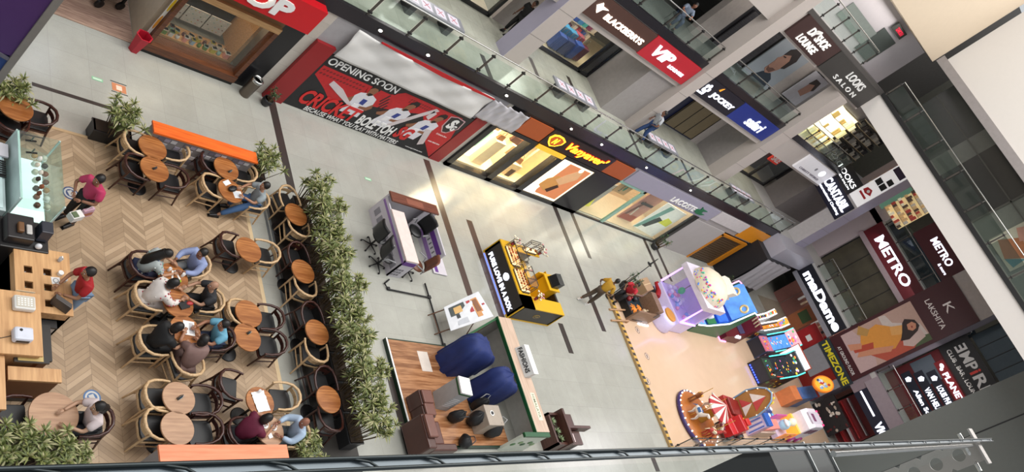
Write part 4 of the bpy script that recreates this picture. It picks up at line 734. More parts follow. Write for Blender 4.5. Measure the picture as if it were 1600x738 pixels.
bench(1160, 302, 0, 'grey bench near the corner on the first upper floor')
for n, (a, b) in enumerate([((752, 85), (771, 130)), ((825, 88), (845, 125)), ((888, 120), (900, 150)), ((984, 205), (1000, 245)), ((1003, 195), (1022, 227)), ((1065, 250), (1087, 297))]):
    A = at_z(*a, ZL1); C2 = at_z(*b, ZL1); x = (A.x+C2.x)/2; m = MB(); m.box(x-.12, x+.12, max(C2.y, Y0+.2), A.y, ZL1+.001, ZL1+.004, STR); struct('trim_%d' % (60+n), m)

A, B_ = at_x(1425, 605, XR2), at_x(1466, 564, XR2); panel('wall_panel', 'pale blue grey panel left of the menswear signs', 'panel', 8.3, 6.9, 5.3, 6.5, 'x', XR2-.02, .03, M('#66727e', .3, var=.03))
p = at_x(1580, 400, 42.5); t, W, H = panel('abstract_poster', 'orange and cream poster behind the dark balustrade at the right edge', 'poster', p.y+1.1, p.y-.6, 12.3, 14.2, 'x', 42.55, .04, M('#b9b8a4', .5)); m = MB(); m.side([(.2, .3), (1.1, .1), (1.5, .9), (.6, 1.2)], -.05, -.04, M('#a86a42', .5)); m.side([(.1, 1.2), (.7, 1.0), (.9, 1.6), (.3, 1.8)], -.055, -.04, M('#b98a78', .5)); m.side([(1.1, .1), (1.6, .2), (1.5, .8)], -.055, -.04, M('#3f7f8a', .5)); m.build('printed_shapes', t)
t, W, H = panel('exit_sign', 'small dark sign with red letters above the top floor glazing', 'sign', 38.2, 39.6, 14.0, 14.4, 'y', 20.1, .06, M('#3a3d3a', .4)); word(t, W, H, .06, 'TAKSH', .2, .8, .25, .75, M('#b3263a', .4, emit=.8), .02)
for k, (a, b, z0, z1, c) in enumerate([(34.5, 38.0, 12.6, 13.4, '#7f8683'), (38.0, 39.9, 12.3, 13.8, '#4c5250')]): panel('wall_panel', ['pale band panel on the top floor wall', 'darker square panel on the top floor wall near the corner'][k], 'panel', a, b, z0, z1, 'y', 20.18, .04, M(c, .3))
# ================================================================ CAFE
m = MB(); m.box(5.6, 11.78, 5.5, 12.83, 0, .06, chevron()); struct('floor_cafe', m)
m = MB(); m.box(5.6, 11.9, 12.83, 12.9, 0, .07, M('#c1a37d', .5)); m.box(5.6, 11.9, 5.42, 5.5, 0, .07, M('#c1a37d', .5)); m.box(11.68, 11.78, 5.5, 12.83, .06, .063, M('#cdb48e', .5)); struct('trim_80', m)
m = MB(); m.box(12.3, 12.36, 5.2, 12.6, 0, .02, M('#8d9296', .3, .6)); m.box(12.42, 12.47, 5.2, 12.6, 0, .02, M('#8d9296', .3, .6)); m.box(12.47, 13.6, 5.2, 12.6, 0, .008, M('#37332f', .6)); struct('trim_81', m)
OAK = wood('#b8946a', '#d6b78e', .4, 2, 1, 0, 'oak'); WAL = wood('#2a140f', '#4a241b', .3, 2, 1, 0, 'walnut'); SEAT = M('#1a1a1c', .4)
TOPW = wood('#8a5127', '#b97a45', .3, 0, .8, .055, 'tabletop'); TOPL = wood('#a07a5e', '#bd9676', .35, 0, .8, 0, 'paletop')
def make_chair(fr, label, group):
    t = thing('cafe_armchair', label, 'chair', (0, 0, 0), 0, group)
    m = MB(); pts = [(-.21, -.24), (.23, -.25), (.25, -.2), (.25, .2), (.23, .25), (-.21, .24), (-.25, .12), (-.25, -.12)]; m.prism(pts, .43, .475, SEAT); m.build('seat', t, bevel=.012)
    m = MB(); m.prism([(x*1.06, y*1.06) for x, y in pts], .385, .43, fr); m.build('seat_frame', t)
    rail = [(.27, -.30, .66), (.12, -.315, .67), (-.05, -.30, .69), (-.19, -.24, .72), (-.28, -.12, .745), (-.30, 0, .75), (-.28, .12, .745), (-.19, .24, .72), (-.05, .30, .69), (.12, .315, .67), (.27, .30, .66)]
    m = MB(); m.tube(rail, [.024, .027, .029, .031, .033, .034, .033, .031, .029, .027, .024], fr, 8); m.build('arm_rail', t)
    m = MB(); vs = []
    for x, y in ((-.195, -.2), (-.25, -.1), (-.268, 0), (-.25, .1), (-.195, .2)):
        for z in (.56, .66): vs.append((x, y, z)); vs.append((x-.018, y, z))
    fs = []
    for i in range(4): a = i*4; b = a+4; fs += [(a, b, b+2, a+2), (a+1, a+3, b+3, b+1), (a+2, b+2, b+3, a+3), (a, a+1, b+1, b)]
    m.add(vs, fs+[(0, 2, 3, 1), (16, 17, 19, 18)], fr); m.build('backrest', t)
    for sx, sy in ((1, 1), (1, -1), (-1, 1), (-1, -1)):
        m = MB()
        if sx > 0: m.tube([(.25, sy*.26, 0), (.235, sy*.275, .4), (.22, sy*.30, .665)], [.018, .026, .022], fr, 7)
        else: m.tube([(-.30, sy*.25, 0), (-.23, sy*.22, .4), (-.20, sy*.235, .715)], [.018, .026, .022], fr, 7)
        m.build('leg', t)
    for sy in (1, -1): m = MB(); m.tube([(.24, sy*.265, .24), (-.25, sy*.235, .24)], .015, fr, 6); m.build('stretcher', t)
    return t
CH = {'L': make_chair(OAK, 'x', 'x'), 'D': make_chair(WAL, 'x', 'x')}; used = set()
def chair(px, py, kind, deg, label, z=.06, dx=0):
    p = at_z(px, py, z+.46); lab = ('light oak armchair ' if kind == 'L' else 'dark walnut armchair ')+label; g = 'light oak cafe armchairs' if kind == 'L' else 'dark walnut cafe armchairs'
    if kind not in used: used.add(kind); t = CH[kind]; t.location = (p.x, p.y, z); t.rotation_euler = (0, 0, R_(deg)); t['label'] = lab; t['group'] = g
    else: t = dup(CH[kind], (p.x, p.y, z), R_(deg), lab, g)
    return t
def make_table(top, d, label, group):
    t = thing('round_table', label, 'table', (0, 0, 0), 0, group); m = MB(); m.lathe([(d/2-.02, .715), (d/2, .72), (d/2, .742), (d/2-.006, .75)], top, n=40); m.build('table_top', t)
    m = MB(); m.tube([(0, 0, .02), (0, 0, .715)], .028, BLACK); m.lathe([(.03, .69), (.13, .712)], BLACK, n=16); m.build('pole', t)
    m = MB(); m.lathe([(.21, 0), (.21, .012), (.19, .022), (.03, .03)], BLACK, n=28); m.build('base', t); return t
TB = {'w': make_table(TOPW, .66, 'x', 'round cafe tables'), 'p': make_table(TOPL, .66, 'x', 'round cafe tables'), 'b': make_table(TOPL, .8, 'x', 'round cafe tables')}; tused = set()
TP = {}
def table(key, px, py, kind, label, z=.06):
    p = at_z(px, py, z+.75); 
    if kind not in tused: tused.add(kind); t = TB[kind]; t.location = (p.x, p.y, z); t['label'] = label
    else: t = dup(TB[kind], (p.x, p.y, z), 0, label)
    TP[key] = (p.x, p.y, z+.75); return t
for a in [('T1', 25, 167, 'w', 'round brown table cut by the left edge below the top left plant'), ('T2', 239, 230, 'w', 'round brown table nearest the long orange bench, left pair, upper one'), ('T3', 242, 264, 'w', 'round brown table with a small card, lower one of the upper left pair'),
          ('T4', 354, 263, 'w', 'round brown table with a tiny holder near the right end of the upper orange bench'), ('T5', 361, 298, 'w', 'round brown table with black bag and white papers by the seated man'),
          ('T6', 389, 390, 'w', 'round brown table alone at the right of the herringbone floor, middle height'), ('T7', 271, 433, 'w', 'round brown table with a green packet between four seated people'), ('T8', 279, 474, 'w', 'round brown table with a black and red pouch before the bald man'),
          ('T9', 290, 516, 'w', 'round brown table with a white menu before the light blue shirt'), ('T10', 389, 490, 'w', 'empty round brown table beside the cafe floor edge, upper of a touching pair'), ('T11', 387, 527, 'w', 'round brown table with a small teal card, lower of a touching pair'),
          ('T12', 280, 622, 'p', 'pale round table with a blue card above the near orange bench'), ('T13', 278, 669, 'p', 'empty pale round table just above the near orange bench'), ('T14', 407, 628, 'w', 'round table covered with a crumpled white sheet beside an oak chair'),
          ('T15', 422, 673, 'p', 'pale round table with two cups before the bald man in pale blue'), ('T16', 85, 648, 'b', 'larger pale round table with a seated woman at the bottom left')]: table(*a)
for a in [('T17', 463, 335, 'w', 'round brown table on the dark strip, farthest of the planter row'), ('T18', 474, 424, 'w', 'round brown table on the dark strip, second from the far end'), ('T19', 496, 519, 'w', 'round brown table on the dark strip, third from the far end'), ('T20', 514, 624, 'w', 'round brown table on the dark strip, nearest the viewer')]: table(*a, z=.01)
for a in [(204, 231, 'L', 0, 'left of the upper brown table by the orange bench'), (266, 243, 'L', 180, 'right of the upper brown table by the orange bench'), (206, 268, 'D', 0, 'left of the table with a small card near the pink shirt'), (264, 285, 'D', 180, 'right of the table with a small card near the pink shirt'),
          (322, 262, 'D', 0, 'left of the table with a tiny holder'), (374, 276, 'L', 180, 'right of the table with a tiny holder'), (324, 297, 'L', 0, 'left of the table with the black bag'), (393, 318, 'L', 180, 'under the man in grey with jeans'),
          (55, 187, 'D', 180, 'right of the table cut by the left edge'), (10, 200, 'D', 80, 'behind the glass display case at the left edge'), (352, 389, 'D', 0, 'left of the lone brown table on the herringbone floor'), (409, 401, 'L', 180, 'right of the lone brown table on the herringbone floor'),
          (214, 422, 'D', 10, 'under the long haired woman'), (297, 420, 'L', 200, 'under the man in the blue shirt'), (222, 470, 'L', 0, 'under the woman in floral red and white'), (318, 476, 'L', 180, 'under the bald man in black'),
          (229, 540, 'L', 5, 'under the woman in black'), (334, 534, 'D', 185, 'under the man in light blue'), (286, 575, 'L', 100, 'under the woman in brown'), (364, 495, 'L', 0, 'left of the empty table beside the cafe floor edge'), (414, 503, 'D', 180, 'right of the empty table beside the cafe floor edge'),
          (418, 542, 'D', 180, 'right of the table with a small teal card'), (352, 607, 'D', -12, 'standing free in the middle of the lower cafe floor'), (238, 626, 'L', 0, 'left of the pale table with a blue card'), (312, 633, 'D', 180, 'right of the pale table with a blue card'),
          (238, 670, 'L', 0, 'left of the empty pale table by the orange bench'), (313, 677, 'D', 180, 'right of the empty pale table by the orange bench'), (438, 626, 'L', 180, 'right of the table covered with a white sheet'), (366, 683, 'D', 5, 'under the person in maroon'), (452, 683, 'L', 180, 'under the bald man in pale blue'),
          (137, 664, 'D', 180, 'under the woman with a ponytail at the bottom left'), (14, 655, 'D', 0, 'left of the larger pale table at the bottom left')]: chair(*a)
for a in [(443, 315, 'L', 285, 'above the farthest table on the dark strip'), (459, 363, 'L', 80, 'below the farthest table on the dark strip'), (457, 404, 'D', 280, 'above the second table on the dark strip'), (469, 455, 'L', 80, 'below the second table on the dark strip'), (478, 498, 'D', 280, 'above the third table on the dark strip'),
          (486, 556, 'L', 80, 'below the third table on the dark strip'), (499, 600, 'D', 275, 'above the nearest table on the dark strip'), (508, 662, 'D', 85, 'below the nearest table on the dark strip')]: chair(*a, z=.01)
# things on tables
def on(key, dx, dy): x, y, z = TP[key]; return (x+dx, y+dy, z)
def small(name, label, cat, loc, mb, rz=0, group=None): return tag(mb.build(name, None, loc, rz), label, cat, group)
def card(key, dx, dy, c, label, s=.09, h=.07):
    m = MB(); m.side([(-s/2, 0), (s/2, 0), (s/2, h), (-s/2, h)], -.03, -.026, M(c, .4)); m.hexa([(-s/2, -.03, 0), (s/2, -.03, 0), (s/2, .03, 0), (-s/2, .03, 0), (-s/2, -.004, h), (s/2, -.004, h), (s/2, .004, h), (-s/2, .004, h)], M('#4a4a48', .4)); small('table_card', label, 'card', on(key, dx, dy), m, .6, 'small standing cards on cafe tables')
card('T3', -.02, .0, '#2d3a44', 'dark folded card on the lower table of the upper left pair'); card('T4', .06, -.08, '#6f8a94', 'grey folded card on the table near the right end of the bench'); card('T11', .03, .1, '#4fa3ad', 'teal folded card on the lower table of the touching pair'); card('T12', .0, 0, '#3f8fb0', 'blue and white folded card on the pale table above the near bench', .12, .08)
m = MB(); m.box(-.16, .16, -.12, .12, 0, .006, WH); m.box(-.12, .12, -.09, .0, .006, .008, M('#b9b7ba', .5)); small('menu_sheet', 'white printed menu sheet before the man in light blue', 'menu', on('T9', .08, .05), m, 1.5)
m = MB(); vs = []; n = 14; rr = random.Random(4)
for j in range(n+1):
    for i in range(n+1): vs.append((-.16+.32*i/n, -.22+.44*j/n, .008+rr.random()*.022))
m.add(vs, [(j*(n+1)+i, j*(n+1)+i+1, (j+1)*(n+1)+i+1, (j+1)*(n+1)+i) for j in range(n) for i in range(n)], WH, True); small('crumpled_sheet', 'crumpled white sheet spread over the round table beside an oak chair', 'sheet', on('T14', 0, 0), m, .2)
m = MB(); m.lathe([(.025, 0), (.033, .09), (.03, .09), (.022, .008)], M('#e8e6e6', .4), n=16); small('paper_cup', 'white paper cup standing on the crumpled sheet', 'cup', on('T14', -.02, .2), m)
def cupset(key, dx, dy, label):
    t = thing('coffee_cup', label, 'cup', on(key, dx, dy), 0, 'cups before the bald man in pale blue'); m = MB(); m.lathe([(.02, 0), (.036, .07), (.032, .07), (.016, .008)], WH, n=18); m.build('body', t); m = MB(); m.lathe([(.055, 0), (.07, .012), (.066, .012)], WH, n=20); m.build('saucer', t); m = MB(); m.cyl((0, 0, 0), .031, .055, .058, M('#7a4a2a', .4), 16); m.build('coffee', t)
    m = MB(); m.tube([(.035, 0, .06), (.058, 0, .045), (.03, 0, .025)], .005, WH, 6); m.build('handle', t)
cupset('T15', -.1, .1, 'white coffee cup at the left of the pale table'); cupset('T15', .1, .06, 'white coffee cup at the right of the pale table')
m = MB(); m.box(-.05, .05, -.05, .05, 0, .02, WH); small('napkin_stack', 'small white napkin stack on the pale table with two cups', 'napkins', on('T15', -.03, -.12), m, .3)
m = MB(); m.ell((0, 0, .025), (.1, .045, .025), M('#a9cf2a', .45)); small('green_packet', 'lime green packet on the table between the seated people', 'packet', on('T7', .06, -.12), m, .5)
for i, (x, y) in enumerate([(-.1, .13), (.19, .05)]): m = MB(); m.lathe([(.028, 0), (.035, .1), (.03, .1), (.02, .01)], M('#e2ddda', .4), n=16); small('paper_cup', ['white cup at the upper left of the table with the green packet', 'white cup at the right of the table with the green packet'][i], 'cup', on('T7', x, y), m)
for i, (x, y, r) in enumerate([(-.02, .04, 1.4), (.09, .06, 2.0)]): m = MB(); m.box(-.11, .11, -.02, .02, 0, .012, M('#e6e3de', .5)); small('folded_napkin', ['white folded strip in the middle of the table with the green packet', 'white folded strip nearer the blue shirt'][i], 'napkin', on('T7', x, y), m, r)
m = MB(); m.box(-.11, .11, -.08, .08, 0, .035, BLACK); small('black_pouch', 'black pouch on the table before the bald man', 'pouch', on('T8', .1, -.04), m, .4)
m = MB(); m.ell((0, 0, .03), (.09, .05, .03), M('#a82a2a', .5)); small('red_pouch', 'red pouch lying beside the black pouch', 'pouch', on('T8', .24, .02), m, .3)
m = MB(); m.box(-.12, .12, -.1, .1, 0, .006, WH); m.box(-.1, .06, -.08, .06, .006, .012, M('#cfd3da', .4)); small('paper_sheets', 'white paper sheets on the table by the seated man in grey', 'paper', on('T5', .17, -.07), m, .2)
m = MB(); m.ell((0, 0, .05), (.13, .08, .05), BLACK); m.tube([(-.1, 0, .06), (-.05, 0, .13), (.05, 0, .13), (.1, 0, .06)], .01, BLACK, 6); small('black_bag', 'black bag on the table by the seated man in grey', 'bag', on('T5', .02, .03), m, .5)
m = MB(); m.box(-.1, .1, -.06, .06, 0, .01, WH); small('paper_sheets', 'white sheet at the far side of the black bag', 'paper', on('T5', -.08, .2), m, .6)
# orange topped benches
def orange(label, x0, x1, y0, y1, h, col):
    t = thing('orange_topped_wall', label, 'partition', (x0, y0, .0)); W = x1-x0; D = y1-y0
    m = MB(); m.box(-.02, W+.02, -.02, D+.02, h-.05, h, wood(col[0], col[1], .4, 0, .6, 0, 'orangetop')); m.build('top_plank', t)
    m = MB(); m.box(0, W, .03, D-.03, .0, h-.05, M('#8f8887', .5)); m.build('base_wall', t)
    m = MB()
    for i in range(int(W/.16)):
        for j in range(5):
            if (i*3+j*5) % 4: m.box(.02+i*.16, .15+i*.16, .015, .03, .08+j*.17, .08+j*.17+.1, M(['#b8b2b4', '#77707a', '#a49aa8', '#d2cccc'][(i+2*j) % 4], .5)); m.box(.02+i*.16, .15+i*.16, D-.03, D-.015, .08+j*.17, .08+j*.17+.1, M(['#b8b2b4', '#c8693f', '#a49aa8', '#d2cccc'][(i+2*j) % 4], .5))
    m.build('tile_pattern', t); return t
orange('orange topped low wall with patterned base at the far side of the cafe', 8.88, 11.55, 12.72, 13.02, 1.0, ('#d8581a', '#ef7426'))
orange('salmon orange topped low wall at the near side of the cafe', 8.1, 10.78, 5.07, 5.42, 1.0, ('#dc7a50', '#f09066'))
# floor stickers
def sticker(px, py, label, c1, c2, r=.16, z=.062):
    p = at_z(px, py, z); m = MB(); m.cyl((0, 0, 0), r, 0, .003, M(c1, .5), 28); m.cyl((0, 0, 0), r*.82, .003, .004, M(c2, .5), 28); m.cyl((0, 0, 0), r*.6, .004, .005, M(c1, .5), 28); m.box(-r*.3, r*.3, -r*.4, r*.4, .005, .006, M(c2, .5)); small('floor_sticker', label, 'sticker', (p.x, p.y, z), m, .4)
sticker(110, 302, 'round blue and white floor sticker beside the pink shirted man', '#39476e', '#b5b3b0'); sticker(144, 622, 'round blue and white floor sticker behind the ponytailed woman', '#4a6f9e', '#c9c6c2')
p = at_z(186, 138); m = MB(); m.box(-.17, .17, -.12, .12, 0, .003, M('#c9825a', .5)); m.box(-.2, .2, .15, .17, 0, .003, BLACK); m.box(-.2, .2, -.17, -.15, 0, .003, BLACK); m.box(-.07, .07, -.07, .07, .003, .004, M('#f0d5c0', .5)); small('floor_sticker', 'orange square floor sticker near the top left', 'sticker', (p.x, p.y, .002), m)
for px, py, l in ((152, 124, 'small faint green floor sticker left of the orange one'), (575, 280, 'tiny green floor sticker below the cricket banner')): p = at_z(px, py); m = MB(); m.box(-.13, .13, -.05, .05, 0, .003, M('#8fc49e', .5)); m.box(-.1, .1, -.02, .02, .003, .004, M('#d3e5d3', .5)); small('floor_sticker', l, 'sticker', (p.x, p.y, .002), m)
# ---------------- counters at the left edge
WC = wood('#b98a5c', '#d9ab78', .4, 1, .6, 0, 'counterwood'); DKW = M('#2c2927', .4)
ZC = .95
A = at_z(97, 505, ZC); XE = A.x
def pzc(px, py, z): q = at_z(px, py, z); return q.x, q.y
# wooden service counter with square holes
t = thing('service_counter', 'wooden cafe counter with square condiment holes before the man in red', 'counter', (0, 0, .06)); x1, ya = pzc(108, 400, ZC); x0, _ = pzc(22, 400, ZC); _, yb = pzc(60, 488, ZC)
HL = []
for px, py in ((44, 421), (74, 424), (44, 445), (74, 448), (74, 474)): HL.append(pzc(px, py, ZC))
m = MB(); xs = sorted({x0, x1, *[h[0]-.07 for h in (HL[0], HL[1])], *[h[0]+.07 for h in (HL[0], HL[1])]}); ys = sorted({yb, ya+.05, *[h[1]-.07 for h in (HL[0], HL[2], HL[4])], *[h[1]+.07 for h in (HL[0], HL[2], HL[4])]})
for i in range(len(xs)-1):
    for j in range(len(ys)-1):
        cx, cy = (xs[i]+xs[i+1])/2, (ys[j]+ys[j+1])/2
        if any(abs(cx-h[0]) < .06 and abs(cy-h[1]) < .06 for h in HL): continue
        m.box(xs[i], xs[i+1], ys[j], ys[j+1], ZC-.1, ZC-.06, WC)
m.build('worktop', t); m = MB(); m.box(x0+.02, x1-.02, yb+.02, ya+.03, 0, ZC-.28, wood('#a8784c', '#c8996a', .5, 2, 1, 0, 'cabinet')); m.box(x1-.05, x1-.02, yb+.02, ya+.03, 0, ZC-.1, WC); m.box(x0+.02, x0+.05, yb+.02, ya+.03, 0, ZC-.1, WC); m.box(x0+.02, x1-.02, yb+.02, yb+.05, 0, ZC-.1, WC); m.build('cabinet', t)
for i, h in enumerate(HL):
    m = MB(); m.box(h[0]-.07, h[0]+.07, h[1]-.07, h[1]+.07, ZC-.27, ZC-.26, M('#5d2f1c', .5)); m.build('hole_floor', t)
    m = MB()
    for k in range(4): m.box(-.03, .03, -.012+.02*k-.03, -.004+.02*k-.03, 0, .07, M(['#e6e6e8', '#e6e6e8', '#9fb0a4', '#7fae96', '#d8d2cc'][i], .5))
    m2_ = 'white'; small('sachet_bundle', 'bundle of paper sachets in the %s square counter hole' % ['upper left', 'upper right', 'lower left', 'lower right', 'bottom right'][i], 'sachets', (h[0], h[1], .06+ZC-.26), m, .3)
# taller counter with scale and printer
ZT = 1.1; a0, ya = pzc(22, 455, ZT); a1, _ = pzc(62, 455, ZT); _, yb = pzc(40, 555, ZT)
t = thing('tall_counter', 'taller wooden counter carrying the white scale and white printer', 'counter', (0, 0, .06)); m = MB(); m.box(a0-.3, a1, yb, ya, ZT-.1, ZT-.06, WC); m.build('worktop', t); m = MB(); m.box(a0-.28, a1-.02, yb+.02, ya-.02, 0, ZT-.1, wood('#a8784c', '#c8996a', .5, 2, 1, 0, 'cabinet')); m.build('cabinet', t)
px_, py_ = pzc(39, 473, ZT+.1); t = thing('label_scale', 'white rectangular counter machine with a printed keypad', 'machine', (px_, py_, ZT)); m = MB(); m.box(-.17, .17, -.13, .13, 0, .12, M('#d9d7d2', .4)); m.build('body', t, bevel=.03); m = MB(); m.box(-.14, .14, -.1, .1, .121, .124, M('#c3bcae', .5)); [m.box(-.12+.05*i, -.09+.05*i, -.07+.04*j, -.05+.04*j, .124, .127, M('#f2f0ec', .5)) for i in range(5) for j in range(4)]; m.build('keypad', t)
px_, py_ = pzc(36, 523, ZT+.1); t = thing('receipt_printer', 'white rounded printer on the tall counter', 'printer', (px_, py_, ZT)); m = MB(); m.box(-.15, .15, -.12, .12, 0, .16, M('#d3d6e2', .35)); m.build('body', t, bevel=.04); m = MB(); m.box(-.1, .1, -.125, -.1, .05, .1, BLACK); m.cyl((-.05, .05, 0), .025, .16, .165, BLACK, 14); m.build('button', t); m = MB(); m.tube([(-.15, 0, .02), (-.3, -.05, .01), (-.45, -.02, .01)], .006, BLACK, 5); m.build('cable', t)
# lower wooden shelf units
def blockunit(name, label, pxa, pya, pxb, pyb, z, mt, h=None, z0=.06, cat='cabinet'):
    X0, YA = pzc(pxa, pya, z); X1, YB = pzc(pxb, pyb, z); t = thing(name, label, cat, (X0, YB, z0)); m = MB(); m.box(0, X1-X0, 0, YA-YB, (z-z0)-.05, z-z0, mt); m.build('worktop', t); m = MB(); m.box(.02, X1-X0-.02, .02, YA-YB-.02, 0, z-z0-.05, M('#8a5a38', .5)); m.box(.0, X1-X0, 0, .02, 0, .08, DKW); m.build('cabinet', t); return t
blockunit('side_counter', 'pale wooden side counter at the lower left edge', -60, 545, 10, 640, 1.0, WC)
blockunit('low_counter', 'narrow wooden shelf counter with a lit niche at the lower left', 12, 572, 97, 598, .85, WC)
t = thing('glass_shelf_niche', 'small glazed niche with jars below the wooden counter', 'niche', (*pzc(25, 566, .9), .62)); m = MB(); m.box(-.05, .5, -.02, .14, .3, .34, DKW); m.box(0, .4, 0, .1, .345, .35, M('#c2a96a', .4)); m.build('frame', t)
blockunit('dark_edge_unit', 'narrow dark edged wooden partition between the counters', 62, 507, 82, 565, .75, DKW)
t = thing('white_box_unit', 'white and steel box at the end of the service counter', 'box', (*pzc(78, 492, .7), .06)); m = MB(); m.box(-.25, .1, -.25, .05, 0, .6, M('#c4c2c0', .4)); m.box(-.26, .11, -.26, .06, .6, .64, BLACK); m.build('body', t)
for i in range(3):
    q = pzc(95+i*3, 478-i*2, ZC+.1); t = thing('laptop_sleeve', 'dark folder standing on the counter before the man in red, %s' % ['innermost', 'middle', 'outermost'][i], 'folder', (q[0]-.03*i, q[1], ZC), -.6, 'folders before the man in red'); m = MB(); m.box(-.16, .16, -.015, .015, 0, .22, M('#4a4542', .4)); m.build('cover', t, bevel=.01)
# things on the service counter
q = pzc(93, 429, ZC); m = MB(); m.cyl((0, 0, 0), .045, 0, .06, M('#e5ded4', .5), 18); m.cyl((0, 0, 0), .047, .06, .07, WH, 18); small('white_pot', 'small white round pot near the edge of the wooden counter', 'pot', (q[0], q[1], ZC), m)
q = pzc(100, 439, ZC); m = MB(); m.cyl((0, 0, 0), .04, 0, .05, M('#d8cfc4', .5), 18); m.cyl((0, 0, 0), .042, .05, .06, WH, 18); small('white_pot', 'second white pot beside the hands of the man in red', 'pot', (q[0], q[1], ZC), m)
q = pzc(87, 439, ZC); m = MB(); m.box(-.075, .075, -.07, .07, 0, .006, WH); m.disc(0, 0, .0, .0, 0, 0, WH); m.cyl((0, 0, 0), .05, .006, .008, M('#8d8f93', .5), 20); m.cyl((0, 0, 0), .035, .008, .0095, WH, 20); small('printed_card', 'white square card with a dark round print on the counter', 'card', (q[0], q[1], ZC), m, .1)
q = pzc(92, 408, ZC); m = MB(); m.lathe([(.03, 0), (.04, .1), (.035, .1), (.025, .01)], M('#b4b0ae', .4), n=14); m.box(-.01, .01, -.02, .02, .02, .14, WH); small('paper_cup', 'grey cup holding napkins at the upper end of the wooden counter', 'cup', (q[0], q[1], ZC), m)
q = pzc(42, 459, ZC+.06); t = thing('cutlery_tray', 'pale tray with cutlery between the holes and the scale', 'tray', (q[0], q[1], ZC)); m = MB(); m.box(-.15, .15, -.06, .06, 0, .012, M('#d9c8a9', .5)); m.box(-.15, .15, -.06, -.05, .012, .04, M('#d9c8a9', .5)); m.box(-.15, .15, .05, .06, .012, .04, M('#d9c8a9', .5)); m.build('body', t); m = MB(); [m.tube([(-.12, -.03+.03*i, .03), (.12, -.02+.03*i, .03)], .005, STEEL, 5) for i in range(3)]; m.build('cutlery', t)
# coffee station: dark machines above the counter
t = thing('coffee_station', 'black espresso station with screens above the wooden counter', 'machine', (*pzc(45, 372, ZC), .06)); m = MB(); m.box(-.5, .32, -.28, .35, 0, .92, M('#1d1b1c', .4)); m.build('body', t, bevel=.02); m = MB(); m.box(-.45, .0, -.2, .3, .92, 1.12, M('#252325', .35)); m.box(-.3, -.2, -.1, .1, 1.12, 1.2, M('#6d4a2b', .5)); m.box(-.15, -.05, -.1, .1, 1.12, 1.16, M('#b9b6b2', .4)); m.build('machine', t, bevel=.02)
m = MB(); m.box(.05, .28, -.05, .28, .93, .96, BLACK); m.hexa([(.08, -.08, .95), (.28, -.08, .95), (.28, .2, .95), (.08, .2, .95), (.1, -.02, 1.18), (.3, -.02, 1.18), (.3, .22, 1.18), (.1, .22, 1.18)], M('#33363f', .2)); m.build('screen', t, bevel=.01); m = MB(); m.ell((.12, -.2, .97), (.06, .05, .06), M('#d9d9dd', .5)); m.build('cloth_ball', t)
# glass display case
t = thing('glass_display_case', 'glass topped cake display case with white shelves at the left edge', 'display case', (0, 0, .06)); ZD = 1.25
gx0, gy1 = pzc(27, 203, ZD); gx1, _ = pzc(94, 222, ZD); _, gy0 = pzc(60, 315, ZD); gz = ZD-.06
FRM = M('#cfe0dc', .25)
for a in ((gx0, gy0), (gx1, gy0), (gx1, gy1), (gx0, gy1)): m = MB(); m.box(a[0]-.015, a[0]+.015, a[1]-.015, a[1]+.015, .45, gz, FRM); m.build('corner_post', t)
m = MB(); m.box(gx0, gx1, gy0, gy1, gz, gz+.015, glass('#dff2ed', .93)); m.build('glass_top', t)
m = MB(); m.box(gx0, gx1, gy0-.004, gy0+.004, .45, gz, glass('#dcefe9', .95)); m.box(gx1-.004, gx1+.004, gy0, gy1, .45, gz, glass('#dcefe9', .95)); m.build('glass_side', t)
m = MB(); m.box(gx0, gx1, gy0, gy1, .0, .45, M('#8e8f8f', .4)); m.box(gx0+.0, gx0+.04, gy0, gy1, .45, gz, M('#cfe4df', .3)); m.build('base_cabinet', t)
m = MB(); m.box(gx0+.05, gx1-.03, gy0+.03, gy1-.03, .46, .48, M('#f4fbfa', .3, emit=.9)); m.build('lit_floor', t); m = MB(); m.box(gx0+.1, gx1-.1, gy0+.05, gy1-.1, .85, .86, glass('#e4f4f0', .9)); m.build('glass_shelf', t)
CK = ['#6b3a22', '#d9cdb8', '#8a4a2a', '#e9e4da', '#3d2a20', '#b98a5a', '#e2d9c8']
for i in range(14):
    x = gx0+.42+(i % 2)*.18; y = gy0+.14+(i//2)*.19; m = MB(); m.lathe([(.05, 0), (.055, .05), (.03, .075), (.005, .08)], M(CK[i % 7], .5), n=12); m.cyl((0, 0, 0), .06, -.006, 0, WH, 14); small('cake', 'small cake on the glass shelf of the display case', 'cake', (x, y, .86+.062+.006), m, 0, 'cakes in the display case')
for i in range(6):
    m = MB(); m.lathe([(.035, 0), (.045, .04), (.02, .09), (.005, .1)], M(CK[(i*2) % 7], .5), n=12); small('jar_cake', 'brown and white pastry on top of the glass display case', 'pastry', (gx0+.3+.05*(i % 2), gy0+.15+.16*i, ZD+.016), m, 0, 'pastries on top of the display case')
for i in range(2): m = MB(); m.box(-.1, .1, -.015, .015, 0, .02, BLACK); m.box(-.01, .01, -.01, .01, 0, .14, STEEL); small('sign_clip', 'black clip stand at the %s of the display case top' % ['upper end', 'middle'][i], 'stand', (gx0+.22, gy1-.2-.28*i, ZD+.016), m, .2)
t = thing('back_freezer', 'pale sliding glass freezer behind the display case', 'freezer', (gx0-.85, gy0-.1, .06)); m = MB(); m.box(0, .75, 0, gy1-gy0, 0, .85, M('#b5c4c4', .3)); m.build('body', t); m = MB(); m.box(.05, .7, .05, (gy1-gy0)*.5, .85, .87, M('#c9dede', .15)); m.box(.05, .7, (gy1-gy0)*.5+.02, gy1-gy0-.05, .86, .88, M('#bcd4d6', .15)); m.box(0, .75, (gy1-gy0)*.5-.02, (gy1-gy0)*.5+.02, .85, .89, BLACK); m.build('sliding_glass', t)
